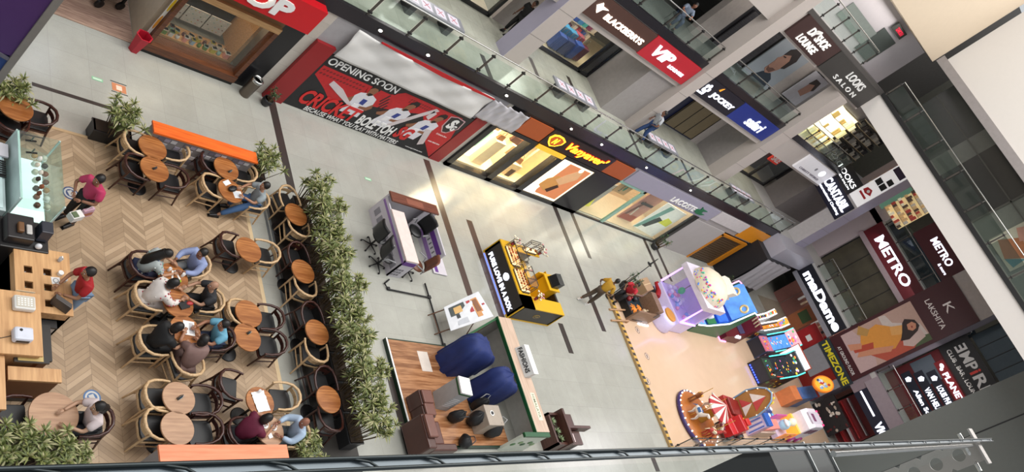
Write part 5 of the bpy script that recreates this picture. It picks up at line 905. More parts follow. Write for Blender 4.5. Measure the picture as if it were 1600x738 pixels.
m = MB(); m.box(-.2, .2, -.15, .15, 0, .04, M('#c8c6cc', .6)); 
for i in range(8): m.box(-.28, .16, -.26-.05*i, -.235-.05*i, 0, .02, BLACK)
small('folded_towel_rack', 'white folded towel and black rack on the freezer at the left edge', 'rack', (gx0-.25, gy1-.32, .06+.88), m)
# ================================================================ PLANTS
LF = [M('#626d3a', .55, var=.15), M('#858a4e', .55, var=.15), M('#a9a57a', .6, var=.1), M('#3f4c29', .5)]
STEM = M('#5b4a33', .7)
def foliage(seed, n, sx, sy, h, ll=.2, per=20, mats=LF):
    rr = random.Random(seed); m = MB(); ms = MB()
    for i in range(n):
        cx, cy, cz = rr.uniform(-sx, sx), rr.uniform(-sy, sy), h*(.35+.65*rr.random()**.7)
        cx *= .55+.45*cz/h
        ms.tube([(cx*.4, cy*.7, 0), (cx*.7, cy*.9, cz*.55), (cx, cy, cz)], [.014, .01, .007], STEM, 5)
        for k in range(per):
            a = 2.4*k+rr.random(); el = R_(rr.uniform(-25, 80)); L = ll*rr.uniform(.7, 1.15); w_ = .016*ll/.2*rr.uniform(.8, 1.3)
            d = Vector((math.cos(a)*math.cos(el), math.sin(a)*math.cos(el), math.sin(el))); s = Vector((-math.sin(a), math.cos(a), 0)); b = Vector((cx, cy, cz+.04*rr.random()))
            p1 = b+d*L*.5; p2 = b+d*L-Vector((0, 0, L*.22)); m.add([b-s*w_*.4, b+s*w_*.4, p1+s*w_, p1-s*w_, p2], [(0, 1, 2, 3), (3, 2, 4)], mats[int(rr.random()*rr.random()*4) if rr.random() < .5 else rr.randrange(3)])
    return m, ms
FVAR = [foliage(s, 38, .42, .42, 1.1, .22, 22) for s in range(3)]; FLOW = foliage(21, 26, .42, .4, .8, .24, 20)
def plant(x, y, z, kind, label, trough=(.2, .42, .45), group='leafy plants in black troughs', sc_=1.0, name='potted_plant', pot='box', rz=0, fv=None):
    t = thing(name, label, 'plant', (x, y, z), rz, group); m = MB(); a, b, h = trough
    if pot == 'box':
        m.hexa([(-a*.9, -b*.95, 0), (a*.9, -b*.95, 0), (a*.9, b*.95, 0), (-a*.9, b*.95, 0), (-a, -b, h), (a, -b, h), (a, b, h), (-a, b, h)], M('#232325', .4)); m.box(-a-.015, a+.015, -b-.015, b+.015, h-.04, h, M('#2d2d30', .35)); m.box(-a*.9, a*.9, -b*.95, b*.95, h, h+.01, M('#3a2d22', .9))
    else: m.lathe([(a*.7, 0), (a, h*.6), (a*.9, h), (a*.8, h), (a*.8, h-.04)], M('#1f1e20', .4), n=20); m.cyl((0, 0, 0), a*.8, h-.05, h-.04, M('#3a2d22', .9), 16)
    m.build('trough', t); f, s = fv or FVAR[kind % 3]
    key = (kind % 3, id(f))
    if key not in FM: FM[key] = (f.build('foliage', t), s.build('stem', t)); FM[key][0].location.z = h-.05; FM[key][1].location.z = h-.05; o = FM[key]
    else:
        o = [q.copy() for q in FM[key]]
        for q in o: COL.objects.link(q); q.parent = t; q.location = (0, 0, h-.05)
    for q in o: q.scale = (sc_, sc_, sc_)
    return t
FM = {}
rows = 9
for i in range(rows):
    y = 12.15-i*.76; plant(13.22, y, .01, i, 'leafy plant in the long black trough row, %s' % ['farthest', 'second from the far end', 'third from the far end', 'fourth from the far end', 'middle one', 'fourth from the near end', 'third from the near end', 'second from the near end', 'nearest'][i], (.2, .36, .42))
p = at_z(180, 212, .4); plant(8.25, 12.98, 0, 1, 'leafy plant in a black trough at the left end of the upper orange bench', (.42, .16, .42), sc_=.9, fv=FLOW)
plant(11.95, 13.0, 0, 2, 'leafy plant in a dark trough at the right end of the upper orange bench', (.25, .2, .42), sc_=.9, fv=FLOW)
p = at_z(25, 135, 1.0); plant(p.x, p.y, 0, 0, 'leafy plant behind the cut off table at the top left edge', (.25, .25, .42), sc_=.8, fv=FLOW)
p = at_z(20, 690, .9); plant(p.x+.05, p.y-.05, 0, 1, 'bushy leafy plant at the bottom left corner', (.3, .2, .45), sc_=.8, fv=FLOW)
p = at_z(85, 695, .9); plant(p.x, p.y-.1, 0, 2, 'bushy leafy plant below the larger pale table', (.3, .2, .45), sc_=.8, fv=FLOW)
p = at_z(130, 700, .9); plant(p.x-.05, p.y-.15, 0, 0, 'small leafy plant right of the bush below the larger pale table', (.2, .2, .45), sc_=.6, fv=FLOW)
p = at_z(478, 702, .7); plant(p.x, p.y, .02, 0, 'leafy plant at the right end of the near orange wall', (.25, .16, .35), sc_=.75, fv=FLOW)
SMALL = foliage(9, 9, .18, .18, .5, .12, 14, [M('#2f4a2a', .5), M('#3f5d33', .5), M('#6b5b45', .5), M('#25401f', .5)])
p = at_z(411, 155); plant(p.x, 16.0, 0, 5, 'small sparse plant in a round black pot before the red pillar', (.16, .16, .25), 'small plants in round black pots', 1.0, pot='r', fv=SMALL)
p = at_z(1020, 388); plant(p.x, 16.0, 0, 5, 'dark green plant in a round black pot by the grey hoarding', (.22, .2, .3), 'small plants in round black pots', 1.6, pot='r', fv=SMALL)
p = at_z(1136, 452); plant(42.35, 14.9, 0, 5, 'dark plant in a black pot at the foot of the draped corner', (.22, .2, .3), 'small plants in round black pots', 1.5, pot='r', fv=SMALL)
# ================================================================ KIOSKS
PW = M('#c9c4cc', .5, var=.04); PUR = M('#5f2f86', .5); PUR2 = M('#8c6aa6', .5)
t = thing('reception_desk', 'U shaped desk kiosk with white and purple printed panels', 'desk', (16.2, 10.9, 0))
m = MB(); m.box(0, .5, 0, 1.75, .82, .86, M('#e3cfc9', .4)); m.box(0.06, .42, 0.05, 1.7, .5, .54, M('#2b2222', .5)); m.build('pale_worktop', t)
m = MB(); m.box(-.02, 1.95, 1.95, 2.3, .95, 1.0, wood('#5a2f22', '#7a4534', .35, 0, 1, 0, 'deskbrown')); m.box(.6, 1.3, 2.0, 2.2, 1.0, 1.006, M('#8a5240', .4)); m.build('brown_counter_top', t)
m = MB(); m.box(0, .04, 0, 2.2, 0, .82, PW); m.box(0, .5, 0, .04, 0, .82, PW); m.box(0, 1.93, 2.2, 2.26, 0, .95, PW); m.box(1.88, 1.93, .6, 2.26, 0, .8, PW); m.box(1.4, 1.88, 1.96, 2.0, 0, .95, PW); m.build('printed_panel', t)
m = MB(); m.box(-.006, 0, .0, 2.2, .66, .74, PUR2); m.box(.02, .48, -.006, 0, .62, .78, PUR); [m.box(.05+.1*(i % 3), .12+.1*(i % 3), -.008, 0, .1+.12*(i//3), .17+.12*(i//3), M('#77747c', .5)) for i in range(9)]; m.box(1.872, 1.88, .7, 1.9, .5, .68, PUR); m.box(1.872, 1.88, .7, 1.9, .15, .3, PUR2); [m.box(1.873, 1.88, .75+.16*i, .8+.16*i, .34, .46, M('#6f6c75', .5)) for i in range(7)]; [m.box(-.006, 0, .1+.3*i, .3+.3*i, .2, .45, M('#8d8a93', .5)) for i in range(7)]; m.build('printed_graphics', t)
t = thing('floor_standee', 'low white standee panel with purple stripe and round portrait leaning by the desk', 'standee', (0, 0, 0)); a = at_z(667, 352, .45); b_ = at_z(691, 386, .1); c = at_z(672, 394, .1)
m = MB(); m.box(18.3, 18.9, 11.35, 12.65, 0.02, .05, PW); m.box(18.38, 18.52, 11.4, 12.6, .05, .055, PUR); m.cyl((18.68, 12.15, 0), .13, .05, .056, M('#5c3a30', .5), 18); m.box(18.62, 18.85, 12.35, 12.55, .05, .055, M('#8f8f95', .5)); m.build('panel', t)
def office_chair(x, y, rz, c, label, z=0):
    t = thing('office_chair', label, 'chair', (x, y, z), rz, 'office chairs around the desk kiosk'); mt = M(c, .4)
    m = MB(); m.ell((0, 0, .48), (.25, .25, .06), mt, 16, 6); m.build('seat', t)
    m = MB(); vs = []; 
    for j in range(7):
        for i in range(9): u = (i-4)/4; v = j/6; vs.append((-.24-.08*v+.07*u*u, u*.23*(1-.15*abs(v-.5)), .55+v*.55))
    m.add(vs, [(j*9+i, j*9+i+1, (j+1)*9+i+1, (j+1)*9+i) for j in range(6) for i in range(8)], mt, True); o = m.build('backrest', t); s = o.modifiers.new('t', 'SOLIDIFY'); s.thickness = .05
    for sy in (1, -1): m = MB(); m.tube([(-.18, sy*.26, .5), (-.15, sy*.3, .68), (.12, sy*.3, .7)], .02, M('#8f8f92', .4), 6); m.build('armrest', t)
    m = MB(); m.tube([(0, 0, .08), (0, 0, .45)], .03, BLACK); m.build('gas_lift', t)
    for k in range(5):
        a = k*1.2566; m = MB(); m.tube([(0, 0, .1), (.28*math.cos(a), .28*math.sin(a), .07)], [.022, .014], BLACK, 6); m.ell((.29*math.cos(a), .29*math.sin(a), .035), (.03, .03, .035), BLACK, 8, 5); m.build('caster_leg', t)
for px, py, rz, c, l in ((592, 372, 10, '#19191b', 'black office chair outside the desk kiosk, farther one'), (603, 402, -15, '#19191b', 'black office chair outside the desk kiosk, nearer one'), (648, 362, 200, '#151516', 'large black office chair inside the desk kiosk'), (650, 415, 150, '#6e4330', 'brown leather office chair at the open end of the desk kiosk')):
    q = at_z(px, py, .45); office_chair(q.x, q.y, R_(rz), c, l)
# low black barrier frames on the floor
t = thing('barrier_frame', 'thin black metal frame line standing between the desk and the poster easel', 'frame', (0, 0, 0)); m = MB(); P = [at_z(*q, .05) for q in ((608, 437), (601, 443), (606, 452), (670, 465))]; m.tube(P, .025, BLACK, 6); P = [at_z(*q, .05) for q in ((664, 443), (693, 540))]; m.tube(P, .025, BLACK, 6); m.build('bar', t)
for q in ((606, 452), (670, 465), (693, 540)): a = at_z(*q); m = MB(); m.box(a.x-.05, a.x+.05, a.y-.05, a.y+.05, 0, .05, BLACK); m.build('foot', t)
# poster easel
t = thing('poster_easel', 'leaning white poster of treats on a small wooden easel', 'easel', (0, 0, 0)); a, b_, c, d = at_z(704, 518, .5), at_z(693, 481, .5), at_z(747, 456, 1.0), at_z(771, 495, 1.0)
def bl(u, v, o=0):
    q = (a*(1-u)*(1-v)+b_*u*(1-v)+c*u*v+d*(1-u)*v); nrm = (b_-a).cross(c-b_).normalized(); nrm = nrm if nrm.z > 0 else -nrm; return q+nrm*o
m = MB(); m.hexa([bl(0, 0), bl(1, 0), bl(1, 1), bl(0, 1), bl(0, 0, .02), bl(1, 0, .02), bl(1, 1, .02), bl(0, 1, .02)], M('#cfd1d6', .5)); m.build('poster_board', t)
def decal(m, u0, u1, v0, v1, c, o=.04):
    o = .04+(o-.024)*3 if o != .04 else o
    m.hexa([bl(u0, v0, .015), bl(u1, v0, .015), bl(u1, v1, .015), bl(u0, v1, .015), bl(u0, v0, o), bl(u1, v0, o), bl(u1, v1, o), bl(u0, v1, o)], M(c, .5))
m = MB(); decal(m, .5, .88, .1, .5, '#37403f'); decal(m, .55, .8, .2, .4, '#c9a060', .027); decal(m, .35, .5, .22, .3, '#26292a', .027); decal(m, .4, .85, .56, .66, '#a3262b'); decal(m, .3, .85, .68, .85, '#c0864a'); decal(m, .34, .8, .71, .82, '#7d4a26', .028); decal(m, .15, .3, .68, .8, '#c0864a'); decal(m, .5, .56, .9, .96, '#a3262b'); decal(m, .1, .3, .2, .45, '#b3b6bd'); m.build('printed_art', t)
for u in (.1, .9): m = MB(); q = bl(u, .15); m.tube([Vector((q.x-.35, q.y, 0)), bl(u, .1), bl(u, .6)], .018, M('#6d4c38', .5), 6); m.tube([bl(u, .6), Vector((bl(u, .6).x+.25, q.y, 0))], .018, M('#6d4c38', .5), 6); m.build('leg', t)
m = MB(); q0, q1 = bl(.1, .1), bl(.9, .1); m.tube([Vector((q0.x-.2, q0.y, .13)), Vector((q1.x-.2, q1.y, .13))], .015, M('#6d4c38', .5), 6); m.build('crossbar', t)
# black and yellow treat kiosk
YL = M('#d9a916', .4, var=.03); DKB = M('#231c19', .4)
t = thing('treat_kiosk', 'black and yellow square kiosk with glowing lettering on its side', 'kiosk', (21.35, 10.2, 0)); KX, KY, KH = 2.28, 2.6, .78
m = MB(); m.box(0, .1, .0, KY, .04, KH-.02, DKB); m.box(0, KX, 0, .1, .04, KH-.02, DKB); m.box(KX-.1, KX, 0, 1.0, .04, KH-.02, DKB); m.box(0, KX-.3, KY-.1, KY, .04, KH-.02, DKB); m.build('outer_panels', t)
m = MB(); m.box(-.01, .62, -.01, KY+.01, KH-.02, KH+.02, YL); m.box(-.01, KX+.01, -.01, .48, KH-.02, KH+.02, YL); m.box(.6, KX-.2, KY-.3, KY, KH-.02, KH+.02, YL); m.box(-.015, .015, -.015, .02, 0, KH, YL); m.box(-.015, .02, KY-.02, KY+.015, 0, KH, YL); m.box(KX-.02, KX+.015, -.015, .02, 0, KH, YL); m.box(-.012, KX+.01, -.012, KY+.01, 0, .05, YL); m.build('yellow_top', t)
m = MB(); m.box(.62, .66, .48, KY-.3, .05, KH-.02, YL); m.box(.62, KX-.1, .48, .5, .05, KH-.02, YL); m.box(1.5, KX, 1.5, 1.54, 0.05, .9, YL); m.box(KX-.02, KX, .48, 1.8, 0, .72, YL); m.build('yellow_inner_panels', t)
f = MB(); f.T = Matrix.Translation((0, KY, 0)) @ Matrix.Rotation(-math.pi/2, 4, 'Z'); letters(f, 'PURE LOVE IN A BOX', .22, KY-.16, .16, .34, LW, -.03, 0, .05); o = f.build('glowing_lettering', t)
f = MB(); f.T = Matrix.Translation((0, KY, 0)) @ Matrix.Rotation(-math.pi/2, 4, 'Z'); f.disc(1.32, .53, .14, .115, -.03, 0, LW, 24); [f.tube([(1.2+.06*i, -.032, .44), (1.23+.06*i, -.032, .62)], .006, DKB, 4) for i in range(5)]; f.build('glowing_emblem', t)
f = MB(); f.disc(1.15, .4, .17, .1, -.012, 0, M('#9b7f3a', .4), 24); f.disc(1.15, .4, .14, .08, -.014, 0, DKB, 24); letters(f, 'FLURYS', 1.06, 1.24, .37, .43, M('#b39a55', .4), -.017, -.01, .03); f.build('oval_badge', t)
m = MB(); m.box(-.03, -.0, .15, KY-.1, .0, .03, M('#3a4fd0', .4, emit=5, var=0)); m.build('blue_light_strip', t)
m = MB(); m.box(.08, .5, KY-.02, KY+.0, .3, .7, M('#d8d3c4', .4, emit=.3)); m.box(.4, .46, KY-.06, KY, .55, .62, LAMP); m.build('lit_corner_panel', t)
WGL = M('#ffd9a0', .5, emit=1.3, var=.04); FRB = M('#4a4340', .4, .3)
def case(x, y, L, w_, label, z=KH+.02, n=4):
    c = thing('treat_display_case', label, 'display case', (21.35+x, 10.2+y, z), 0, 'display cases on the black and yellow kiosk')
    m = MB(); m.prism([(0, .1), (.1, 0), (w_-.1, 0), (w_, .1), (w_, L-.1), (w_-.1, L), (.1, L), (0, L-.1)], 0, .03, FRB); m.build('base', c)
    m = MB()
    for a, b in (((0, .1), (0, L-.1)), ((w_, .1), (w_, L-.1)), ((.1, 0), (w_-.1, 0)), ((.1, L), (w_-.1, L))): m.tube([(*a, .42), (*b, .42)], .014, FRB, 4)
    for a in ((0, .1), (.1, 0), (w_-.1, 0), (w_, .1), (w_, L-.1), (w_-.1, L), (.1, L), (0, L-.1)): m.tube([(*a, 0), (*a, .42)], .012, FRB, 4)
    for k in range(1, 3): m.tube([(0, L*k/3, .42), (w_, L*k/3, .42)], .012, FRB, 4)
    m.build('frame', c)
    m = MB(); m.box(.03, w_-.03, .05, L-.05, .04, .05, WGL); m.build('lit_shelf', c); m = MB(); m.prism([(0, .1), (.1, 0), (w_-.1, 0), (w_, .1), (w_, L-.1), (w_-.1, L), (.1, L), (0, L-.1)], .41, .416, glass('#f6efe2', .97)); m.build('glass_top', c)
    m = MB(); rr = random.Random(int(x*10+y*7))
    for j in range(n*2):
        for i in range(3): m.ell((.09+i*(w_-.18)/2, .12+j*(L-.24)/(n*2-1), .09), (.05, .05, .035), M(['#a35a2a', '#d9a66a', '#6e3418', '#e9c9a0'][rr.randrange(4)], .5), 8, 5)
    o = m.build('treats', c); o['kind'] = 'stuff'
case(.1, .55, .95, .5, 'nearer lit display case of treats on the kiosk'); case(.1, 1.55, .85, .5, 'farther lit display case of treats on the kiosk')
case(1.15, 2.32, .26, .75, 'small display case on the far counter of the kiosk', n=1)
def flowers(x, y, z, label, n=9):
    c = thing('paper_flower_bunch', label, 'flowers', (21.35+x, 10.2+y, z), 0, 'paper flower bunches on the kiosk'); rr = random.Random(n); m = MB(); m.lathe([(.04, 0), (.06, .12), (.05, .12), (.035, .01)], M('#8f2a35', .5), n=12); m.build('vase', c); m = MB()
    for k in range(n): a = k*2.4; r = .04+.02*k; x_, y_, z_ = r*math.cos(a), r*math.sin(a), .22+.03*rr.random(); m.tube([(0, 0, .1), (x_, y_, z_)], .004, STEM, 4); m.lathe([(.008, 0), (.045, .05), (.035, .055), (.01, .02)], M(['#e6ddc6', '#d9cdb0', '#c78a8a'][k % 3], .5), (x_, y_, z_), 8)
    m.build('flowers', c)
flowers(.55, 2.5, KH+.02, 'cream paper flowers at the far corner of the kiosk'); flowers(1.6, 2.5, KH+.46, 'cream and red paper flowers on the small far display case', 12) if 0 else flowers(2.05, 2.42, KH+.02, 'cream and red paper flowers at the far right corner of the kiosk', 12); flowers(.66+.1, .38, KH+.02, 'cream paper flowers at the near end of the display cases'); flowers(.67, 1.42, KH+.02, 'reddish paper flowers between the two display cases', 6)
c = thing('cash_register', 'black cash register screen on the yellow stand of the kiosk', 'register', (21.35+1.75, 10.2+1.1, 0)); m = MB(); m.box(-.05, .5, -.25, .3, 0, .95, YL); m.box(-.1, .5, -.3, .35, .93, .97, YL); m.build('stand', c); m = MB(); m.box(0.05, .4, -.2, .25, .97, 1.02, BLACK); m.hexa([(.08, -.2, 1.02), (.42, -.2, 1.02), (.42, .25, 1.02), (.08, .25, 1.02), (.2, -.2, 1.25), (.44, -.2, 1.28), (.44, .25, 1.28), (.2, .25, 1.25)], M('#17181a', .2)); m.build('screen', c)
# wooden floored booth with covered shapes
t = thing('booth_platform', 'striped wood floored booth platform with dark green edge', 'platform', (15.42, 5.78, 0)); m = MB(); m.box(2.5, 3.75, 0, .75, .12, .14, wood('#7d4f30', '#b5835c', .22, 0, .7, .12, 'boothfloor')); m.box(0, 2.5, 0, 2.95, .12, .14, wood('#7d4f30', '#b5835c', .22, 0, .7, .12, 'boothfloor')); m.build('wooden_floor', t); m = MB(); m.box(-.05, 2.5, -.05, 3.0, 0, .12, M('#16301f', .4)); m.box(2.5, 3.78, -.05, .77, 0, .12, M('#16301f', .4)); m.box(-.05, .0, -.05, 3.0, .12, .135, WH); m.build('green_edge', t); m = MB(); m.box(1.0, 1.4, 2.1, 2.7, .141, .143, M('#d9cdc3', .3)); m.build('floor_decal', t)
WBD = wood('#b89c88', '#d0b7a3', .4, 1, .6, 0, 'boothwood'); GRN = M('#12502a', .4)
t = thing('booth_counter', 'long wood topped booth counter with green trim and a small name plate', 'counter', (19.3, 5.78, 0))
m = MB(); m.box(0, .62, .0, 3.65, 1.04, 1.08, WBD); m.build('wood_top', t); m = MB(); m.box(-.03, .0, 0, 3.65, .98, 1.09, GRN); m.box(.6, .64, 0, 3.65, 1.0, 1.04, M('#8d8078', .5)); m.build('green_trim', t)
m = MB(); m.box(.5, .6, .04, 3.6, 0, 1.04, M('#cfccc4', .5)); [m.box(.0, .5, y_, y_+.04, 0, 1.04, M('#a8a49c', .5)) for y_ in (.02, 3.56)]; m.build('body', t); m = MB(); m.box(.3, .5, .35, 1.2, 1.08, 1.084, M('#d8d2c0', .5)); f = MB(); f.T = Matrix.Translation((0.4, 1.15, 1.084)) @ Matrix.Rotation(-math.pi/2, 4, 'Z') @ Matrix.Rotation(-math.pi/2, 4, 'X'); letters(f, 'HIMALAYA', 0, .72, -.05, .05, M('#7d8a6a', .5), -.004, 0, .02); m.build('name_plate', t); f.build('plate_lettering', t)
HX = lambda x0, y0, x1, y1, th, z0, z1, mt: m.hexa([(x0, y0, z0), (x1, y1, z0), (x1, y1+th, z0), (x0, y0+th, z0), (x0, y0, z1), (x1, y1, z1), (x1, y1+th, z1), (x0, y0+th, z1)], mt)
m = MB(); HX(-1.6, 2.85, 0, 3.58, .07, .97, 1.03, GRN); HX(-1.6, 2.86, 0, 3.59, .05, .2, .97, wood('#8d6a50', '#a8846a', .4, 0, 1, 0, 'panelwood')); m.box(-1.62, -1.56, 2.85, 2.92, 0.02, 1.0, GRN); m.build('far_panel', t)
m = MB(); m.box(-.55, .62, -.1, -.02, 0, 1.0, M('#c4c8bb', .5)); m.box(-.55, .62, -.13, 0, .98, 1.06, GRN); m.build('near_panel', t); m = MB(); [m.ell((-.4+.22*i, -.11, .45+.12*(i % 2)), (.1, .01, .08), M(['#4f7a48', '#7d9a6a', '#2f5a35'][i % 3], .5), 8, 5) for i in range(5)]; m.build('printed_leaves', t)
c = thing('placard', 'white tilted notice placard on the booth counter', 'placard', (19.72, 7.45, 1.085)); m = MB(); m.hexa([(-.12, 0, 0), (.12, 0, 0), (.12, .95, 0), (-.12, .95, 0), (-.0, 0, .26), (.1, 0, .26), (.1, .95, .26), (-.0, .95, .26)], M('#c9c9c6', .5)); m.box(.0, .22, 0, .95, .26, .275, M('#f4f4f2', .4)); m.build('board', c); f = MB(); f.T = Matrix.Translation((-.135, .9, 0)) @ Matrix.Rotation(-math.pi/2, 4, 'Z') @ Matrix.Rotation(R_(-24), 4, 'X'); letters(f, 'FASHIONS', 0, .8, .08, .22, BLACK, -.004, .004, .03); f.build('lettering', c)
NAVY = M('#1b2c66', .75, var=.15, scale=5)
def cover(name, label, cx, cy, L, W_, h, rz, seed):
    rr = random.Random(seed); t = thing(name, label, 'cover', (cx, cy, .14), rz, 'navy dust covers in the booth'); nu, nv = 48, 18; vs = []
    for j in range(nv+1):
        v = j/nv
        for i in range(nu):
            a = 2*math.pi*i/nu; c, s = math.cos(a), math.sin(a); e = .55
            rx = abs(c)**e*(1 if c > 0 else -1); ry = abs(s)**e*(1 if s > 0 else -1)
            k = (1-max(0, (v-.55)/.45)**2.2) if v > .55 else 1+.06*(1-v/.55); k = max(k, 0)**.6 if v < 1 else 0
            hh = h*(1-.28*(rx*.5+.5)**2)
            wv = 1+.05*math.sin(9*a+seed+v*2)+.03*math.sin(17*a+v*5)
            z = hh*min(1, v/.85)+.02*math.sin(6*rx+4*ry*seed); vs.append((rx*L/2*k*wv, ry*W_/2*k*wv, max(0, z if v > 0 else 0)))
    m = MB(); m.add(vs, [(j*nu+i, j*nu+(i+1) % nu, (j+1)*nu+(i+1) % nu, (j+1)*nu+i) for j in range(nv) for i in range(nu)], NAVY, True); m.build('cloth', t); return t
q = at_z(712, 572, .14); cover('dust_cover', 'navy cloth dust cover over a bulky shape, farther of the two', q.x, q.y+.05, 1.45, .78, 1.35, R_(3), 1)
q = at_z(752, 616, .14); cover('dust_cover', 'navy cloth dust cover over a bulky shape, nearer of the two', q.x, q.y, 1.3, .72, 1.28, R_(3), 2)
q = at_z(728, 604, 1.1); t = thing('white_pedestal', 'white topped pedestal box with green line in the booth', 'pedestal', (q.x-.05, q.y, .14), R_(-8)); m = MB(); m.box(-.2, .2, -.24, .24, 0, .96, M('#a9abad', .35)); m.build('body', t); m = MB(); m.box(-.205, .205, -.245, .245, .96, 1.0, M('#f2f2f4', .4)); m.build('white_top', t); m = MB(); m.box(-.208, .208, -.248, .248, .88, .93, GRN); [m.box(-.15, .1, -.243, -.24, .2+.08*i, .23+.08*i, M('#d5d6d8', .5)) for i in range(6)]; m.build('green_line', t)
BRL = M('#4b2a22', .35, var=.1)
def armchair(px, py, z, rz, label, w_=.5, d=.5, h=.5):
    q = at_z(px, py, z); t = thing('leather_cube_stool', label, 'stool', (q.x, q.y, .14), R_(rz), 'brown leather seats in the booth'); m = MB(); m.box(-d/2, d/2, -w_/2, w_/2, 0, h, BRL); m.build('base', t, bevel=.03); m = MB(); m.box(-d/2+.03, d/2-.03, -w_/2+.03, w_/2-.03, h, h+.08, M('#6b4136', .3, var=.1)); m.build('cushion', t, bevel=.03)
armchair(664, 622, .6, 0, 'brown leather cube seat, farthest at the booth edge', .42, .42, .5); armchair(670, 640, .6, 0, 'brown leather cube seat, second at the booth edge', .42, .42, .45)
q = at_z(668, 678, .6); t = thing('brown_leather_sofa', 'brown leather sofa at the near edge of the booth', 'sofa', (q.x, q.y, .14), 0); m = MB(); m.box(-.38, -.1, -.5, .4, 0, .75, BRL); m.box(-.1, .8, -.5, -.3, 0, .6, BRL); m.build('frame', t, bevel=.04); m = MB(); m.box(-.08, .55, -.28, .35, .05, .45, M('#5a3229', .3, var=.1)); m.build('seat_cushion', t, bevel=.04); m = MB(); m.box(-.36, -.05, -.25, .35, .75, .85, M('#6b4136', .3, var=.1)); m.build('back_cushion', t, bevel=.03)
for i, (px, py, a, b, h, l) in enumerate([(712, 652, .5, .3, .5, 'black bag nearest the white pedestal'), (740, 655, .55, .35, .55, 'black bag in the middle of the booth pile'), (727, 690, .4, .3, .35, 'black backpack drooping over the near booth edge'), (765, 672, .55, .45, .6, 'round black backpack with a silver buckle at the pile end'), (745, 635, .4, .25, .6, 'black folded stand with silver tubes in the pile')]):
    q = at_z(px, py, .3); t = thing('black_bag', l, 'bag', (q.x, q.y, .14 if i != 2 else .14), i*.7, 'black bags piled in the booth'); m = MB(); rr = random.Random(i); nu, nv = 20, 10; vs = []
    for j in range(nv+1):
        v = j/nv
        for k in range(nu): an = 2*math.pi*k/nu; rad = (math.sin(math.pi*(.12+.88*v)))**.5 if v < 1 else 0; wv = 1+.1*math.sin(3*an+i)+.06*math.sin(7*an+v*6); vs.append((a*.5*rad*wv*math.cos(an), b*.5*rad*wv*math.sin(an), h*v*(1+.05*math.sin(5*an))))
    m.add(vs, [(j*nu+k, j*nu+(k+1) % nu, (j+1)*nu+(k+1) % nu, (j+1)*nu+k) for j in range(nv) for k in range(nu)], M('#161618', .6, var=.2), True); m.build('body', t); m = MB(); m.tube([(-.12, -b*.4, h*.7), (-.05, -b*.55, h*1.1), (.08, -b*.5, h*1.05), (.12, -b*.3, h*.7)], .015, M('#3a3a3e' if i < 3 else '#a8a8aa', .4), 6); m.build('strap', t)
q = at_z(776, 640, .8); t = thing('white_equipment_case', 'beige equipment case with a round dial inside the booth', 'case', (q.x-.1, q.y-.15, .14), 0); m = MB(); m.box(-.35, .3, -.3, .3, 0, .62, M('#a39688', .4)); m.build('body', t, bevel=.02); m = MB(); m.cyl((-.1, .05, 0), .08, .62, .63, WH, 20); m.cyl((-.1, .05, 0), .05, .63, .64, BLACK, 18); m.build('dial', t)
# brown planter seat
a = at_z(838, 665, .5); b_ = at_z(850, 707); t = thing('planter_bench', 'dark brown planter bench with succulents and crossed stickers', 'bench', (at_z(850, 707).x, 5.62, 0)); t.scale = (1.25, 1.2, 1.15); BR = wood('#38201a', '#553229', .4, 1, 1, 0, 'planterwood')
m = MB(); m.box(0, .06, 0, .85, 0, .5, BR); m.box(0, .7, 0, .06, 0, .5, BR); m.box(.0, .7, .79, .85, 0, .5, BR); m.box(.4, .48, -.02, .9, 0, .68, BR); m.build('planter_box', t); m = MB(); m.box(.06, .4, .06, .79, .36, .38, M('#33261d', .9)); m.build('soil', t)
m = MB(); m.box(.48, 1.15, .02, .38, .38, .45, BR); m.box(.48, 1.05, .5, .85, .38, .45, BR); m.box(.48, 1.5, .4, .47, .38, .62, BR); m.box(.5, 1.1, .05, .8, 0, .38, M('#2b1713', .5)); m.build('seat', t)
for j, (x, y) in enumerate(((.72, .2), (.66, .68))): m = MB(); m.box(x-.13, x+.13, y-.11, y+.11, .451, .456, M('#dcc9c8', .5)); m.tube([(x-.09, y-.08, .458), (x+.09, y+.08, .458)], .01, M('#b85a60', .5), 4); m.tube([(x-.09, y+.08, .458), (x+.09, y-.08, .458)], .01, M('#b85a60', .5), 4); m.build('sticker', t)
for j, (x, y) in enumerate(((.2, .65), (.26, .38), (.3, .18))):
    c = thing('succulent', 'pale green succulent, %s in the brown planter bench' % ['farthest', 'middle one', 'nearest'][j], 'plant', (t.location.x+x*1.25, 5.62+y*1.2, .45), 0, 'succulents in the planter bench'); m = MB()
    for k in range(16): a = 2.4*k; el = R_(20+k*3.5); L = .19-.005*k; d = Vector((math.cos(a)*math.cos(el), math.sin(a)*math.cos(el), math.sin(el))); s = Vector((-math.sin(a), math.cos(a), 0)); m.add([-s*.012, s*.012, d*L*.5+s*.024, d*L*.5-s*.024, d*L], [(0, 1, 2, 3), (3, 2, 4)], M(['#8fa077', '#a3b18a', '#6f8560'][k % 3], .5))
    m.build('leaves', c); m = MB(); m.cyl((0, 0, 0), .02, -.01, .03, STEM, 8); m.build('stem', c)
